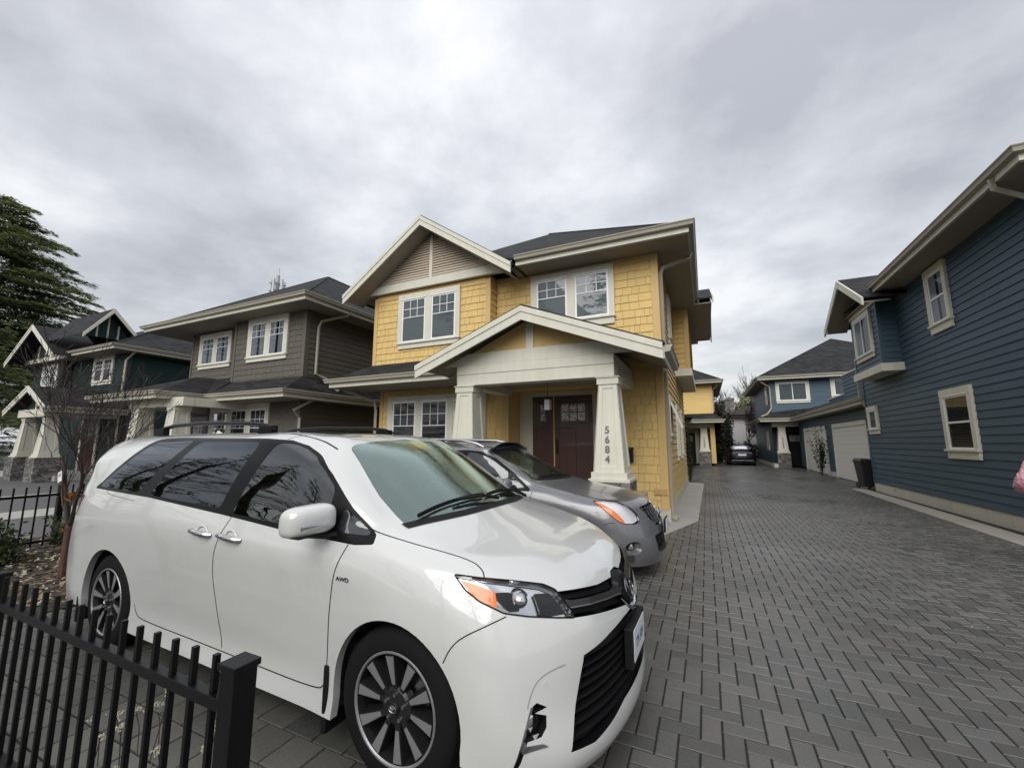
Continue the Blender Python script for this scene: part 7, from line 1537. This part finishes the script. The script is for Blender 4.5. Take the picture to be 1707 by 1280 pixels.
# ------------------------------------------------------------------ big cedar beyond the green house
def cedar(name, label, base, H, Rm, seed, m, n_br=150, group=None, droop=.12, z0=.12, dens=1.0, pw=.75):
    rng = random.Random(seed); root = empty(name, label, 'tree', base, group=group); tr = MB(); fo = MB(); b = Vector(base)
    tr.tube([b, b+Vector((0, 0, H*.5)), b+Vector((0, 0, H))], [H*.022, H*.014, .04], 9)
    for k in range(n_br):
        f = z0+(1-z0)*((k+rng.random())/n_br); z = H*f; L = Rm*(1-f)**pw*rng.uniform(.6, 1.15)+.5; a = rng.uniform(0, 6.28); d = Vector((math.cos(a), math.sin(a), 0)); p0 = b+Vector((0, 0, z)); ups = rng.uniform(.05, .32)
        pts = [p0+d*L*t+Vector((0, 0, L*(ups*t-droop*2.2*t*t))) for t in (0, .25, .5, .75, 1)]; tr.tube(pts, [.09*(1-f)+.03, .06*(1-f)+.02, .03, .02, .01], 4, caps=False)
        # flat sprays of foliage along the outer part of each limb
        nsp = int((14+L*9)*dens)
        for _ in range(nsp):
            t = rng.uniform(.18, 1.05)**.8; i = min(3, int(t*4)); q = pts[i].lerp(pts[i+1], min(1.1, t*4-i)); w = L*.26*(1.15-t*.75); side = rng.gauss(0, 1); sd = Vector((-d.y, d.x, 0)); c = q+sd*side*w*.6+Vector((0, 0, rng.gauss(0, .10)))
            dr = (d*rng.uniform(.5, 1)+sd*rng.uniform(-.8, .8)*1.0).normalized(); l = rng.uniform(.30, .80)*(.6+L*.045); wd = l*rng.uniform(.10, .2); sw = Vector((-dr.y, dr.x, rng.uniform(-.35, .35)))
            e = c+dr*l+Vector((0, 0, -l*rng.uniform(.02, .30))); mm = rng.choice((0, 0, 1))
            mid = c.lerp(e, .5)+Vector((0, 0, l*.06)); fo.quad(c-sw*wd*.5, mid-sw*wd, e, mid+sw*wd, m=mm); fo.m[-1] = mm
            for q_ in range(2): tt = rng.uniform(.2, .8); g = c.lerp(e, tt); e2 = g+(dr+sw*rng.choice((-1, 1))*.9).normalized()*l*.4+Vector((0, 0, -l*.08)); fo.quad(g, g.lerp(e2, .5)+Vector((0, 0, wd*.4)), e2, g.lerp(e2, .5)-dr*wd*.6, m=mm)
    tr.build('trunk', T('twig'), root, recalc=False); fo.build('foliage', m, root, recalc=False); return root
ced = [mat('cedar_dark', (.095, .120, .070), .85, spec=.2), mat('cedar_olive', (.18, .20, .085), .85, spec=.2)]
def leafy(m, k=.45):
    # needles pass some light through
    t = m.node_tree; p = t.nodes['Principled BSDF']; o = [n for n in t.nodes if n.type == 'OUTPUT_MATERIAL'][0]; c = p.inputs['Base Color'].default_value
    tr_ = N(t, 'ShaderNodeBsdfTranslucent'); tr_.inputs['Color'].default_value = (c[0]*1.5, c[1]*1.6, c[2]*1.1, 1); mx = N(t, 'ShaderNodeMixShader'); mx.inputs[0].default_value = k
    t.links.new(p.outputs[0], mx.inputs[1]); t.links.new(tr_.outputs[0], mx.inputs[2]); t.links.new(mx.outputs[0], o.inputs[0])
for m_ in ced+gr1: leafy(m_)
cedar('cedar_tree', 'huge dark cedar with layered drooping limbs at the left edge', (-99.0, 20.0, 0), 40.5, 21.0, 3, ced, n_br=520, z0=.12, dens=3.0, pw=.52)
cedar('cedar_tree', 'smaller conifer standing in front of the huge cedar, low left', (-49.0, 11.0, 0), 11, 4.6, 8, ced, n_br=90, z0=.05, dens=1.3)
cedar('cedar_tree', 'broad dark conifer behind the green house porch at the far left', (-50.0, 7.0, 0), 12, 5.2, 5, ced, n_br=90, z0=.05, dens=1.4)
# ------------------------------------------------------------------ trees at the end of the driveway
hdg = [mat('hedge_dark', (.016, .022, .014), .7), mat('hedge_mid', (.035, .042, .022), .7)]
leaf_shrub('hedge_shrub', 'tall dark evergreen right beside the far yellow house', (.95, 40.5, 0), .55, 1.2, 5.0, 6500, hdg, .12, seed=41, cat='tree'); leaf_shrub('hedge_shrub', 'dark evergreen left of the white house, beside the chimney', (1.75, 43.0, 0), .55, 1.0, 4.1, 6000, hdg, .12, seed=42, cat='tree')
leaf_shrub('hedge_shrub', 'dark evergreen shrub in front of the white house wall', (3.3, 43.5, 0), 1.2, 1.0, 1.7, 4000, hdg, .1, seed=43, cat='shrub')
bare_tree('bare_tree', 'small bare tree against the white house wall', (3.6, 44.5, 0), 4.6, T('twig'), forks=3, levels=4, r0=.07, spread=.5, seed=5, minr=.012)
bt = bare_tree('bare_tree', 'tall grey bare tree rising above the white house roof', (3.2, 66, 0), 6.6, T('twig_grey'), forks=4, levels=5, r0=.2, spread=.5, seed=6, minr=.02, twigs=T('twig_grey'))
def blossom(label, c, rr, h, n, m, seed, leaf=.14):
    rng = random.Random(seed); root, tp = bare_tree('budding_tree', label, (c[0], c[1], 0), h, T('twig_grey'), forks=4, levels=4, r0=.2, spread=.55, seed=seed, minr=.02, twigs=T('twig_grey')); mb = MB(); ph = [(rng.uniform(0, 6.28), rng.uniform(-1, 1), rng.uniform(.5, 1)) for _ in range(26)]
    for _ in range(n):
        a, z, r_ = rng.choice(ph); k = math.sqrt(1-z*z); p = Vector((c[0]+rr*r_*k*math.cos(a)+rng.gauss(0, rr*.14), c[1]+rr*r_*k*math.sin(a)+rng.gauss(0, rr*.14), h*.66+h*.33*z*r_+rng.gauss(0, h*.05)))
        s = leaf*rng.uniform(.5, 1.3); u = Vector((rng.gauss(0, 1), rng.gauss(0, 1), rng.gauss(0, 1))).normalized()*s; v = u.orthogonal().normalized()*s*.6; mb.quad(p-u, p+v, p+u, p-v, m=rng.randint(0, 1))
    mb.build('foliage', m, root, recalc=False)
blossom('pale yellow-green budding tree above the white house roof', (6.6, 66, 0), 3.0, 8.6, 4200, [mat('bud_yellow', (.30, .30, .13), .7), mat('bud_green', (.17, .19, .08), .7)], 31)
blossom('dull budding tree behind the far yellow house eave', (.5, 70, 0), 3.2, 6.4, 2400, [mat('bud_dull', (.16, .16, .11), .7), mat('bud_grey', (.10, .10, .08), .7)], 32)
# conifer sapling in front of the garage
sp = leaf_shrub('sapling', 'thin evergreen sapling in front of the garage doors', (5.3, 26.3, 0), .34, .34, 2.3, 900, gr1, .055, seed=51, cat='sapling')
mb = MB(); mb.tube([(5.3, 26.3, 0), (5.3, 26.32, 2.3)], [.02, .006], 5); mb.build('trunk', T('twig'), sp)
leaf_shrub('climbing_plant', 'dark shrub growing against the side wall end of the yellow house', (-.70, 19.6, 0), .10, .4, 2.6, 1500, hdg, .05, seed=55, cat='shrub')
# trees across the street, seen only in reflections
for i, (x, y, h) in enumerate(((-26, -22, 21), (-17, -25, 19), (-8, -24, 23), (3, -27, 19), (-37, -19, 24), (14, -24, 21), (-50, -17, 25), (-66, -20, 27), (-86, -24, 30))):
    cedar('conifer', 'conifer across the street behind the camera, %s' % ('fifth from the west end', 'sixth from the west end', 'seventh from the west end', 'second from the east end', 'fourth from the west end', 'at the east end', 'third from the west end', 'second from the west end', 'at the west end')[i], (x, y, 0), h, 6.5, 60+i, ced, n_br=90, z0=.05, dens=1.3, group='conifers across the street')
leaf_shrub('garden_hedge', 'dense dark hedge beyond the green house porch at the left edge', (-40.5, 7.0, 0), 2.6, 2.4, 5.0, 9000, hdg, .16, seed=71, cat='hedge')
leaf_shrub('garden_hedge', 'lower olive hedge in front of the dark hedge at the left edge', (-36.5, 4.6, 0), 2.4, 1.8, 2.3, 7000, gr1, .12, seed=72, cat='hedge')
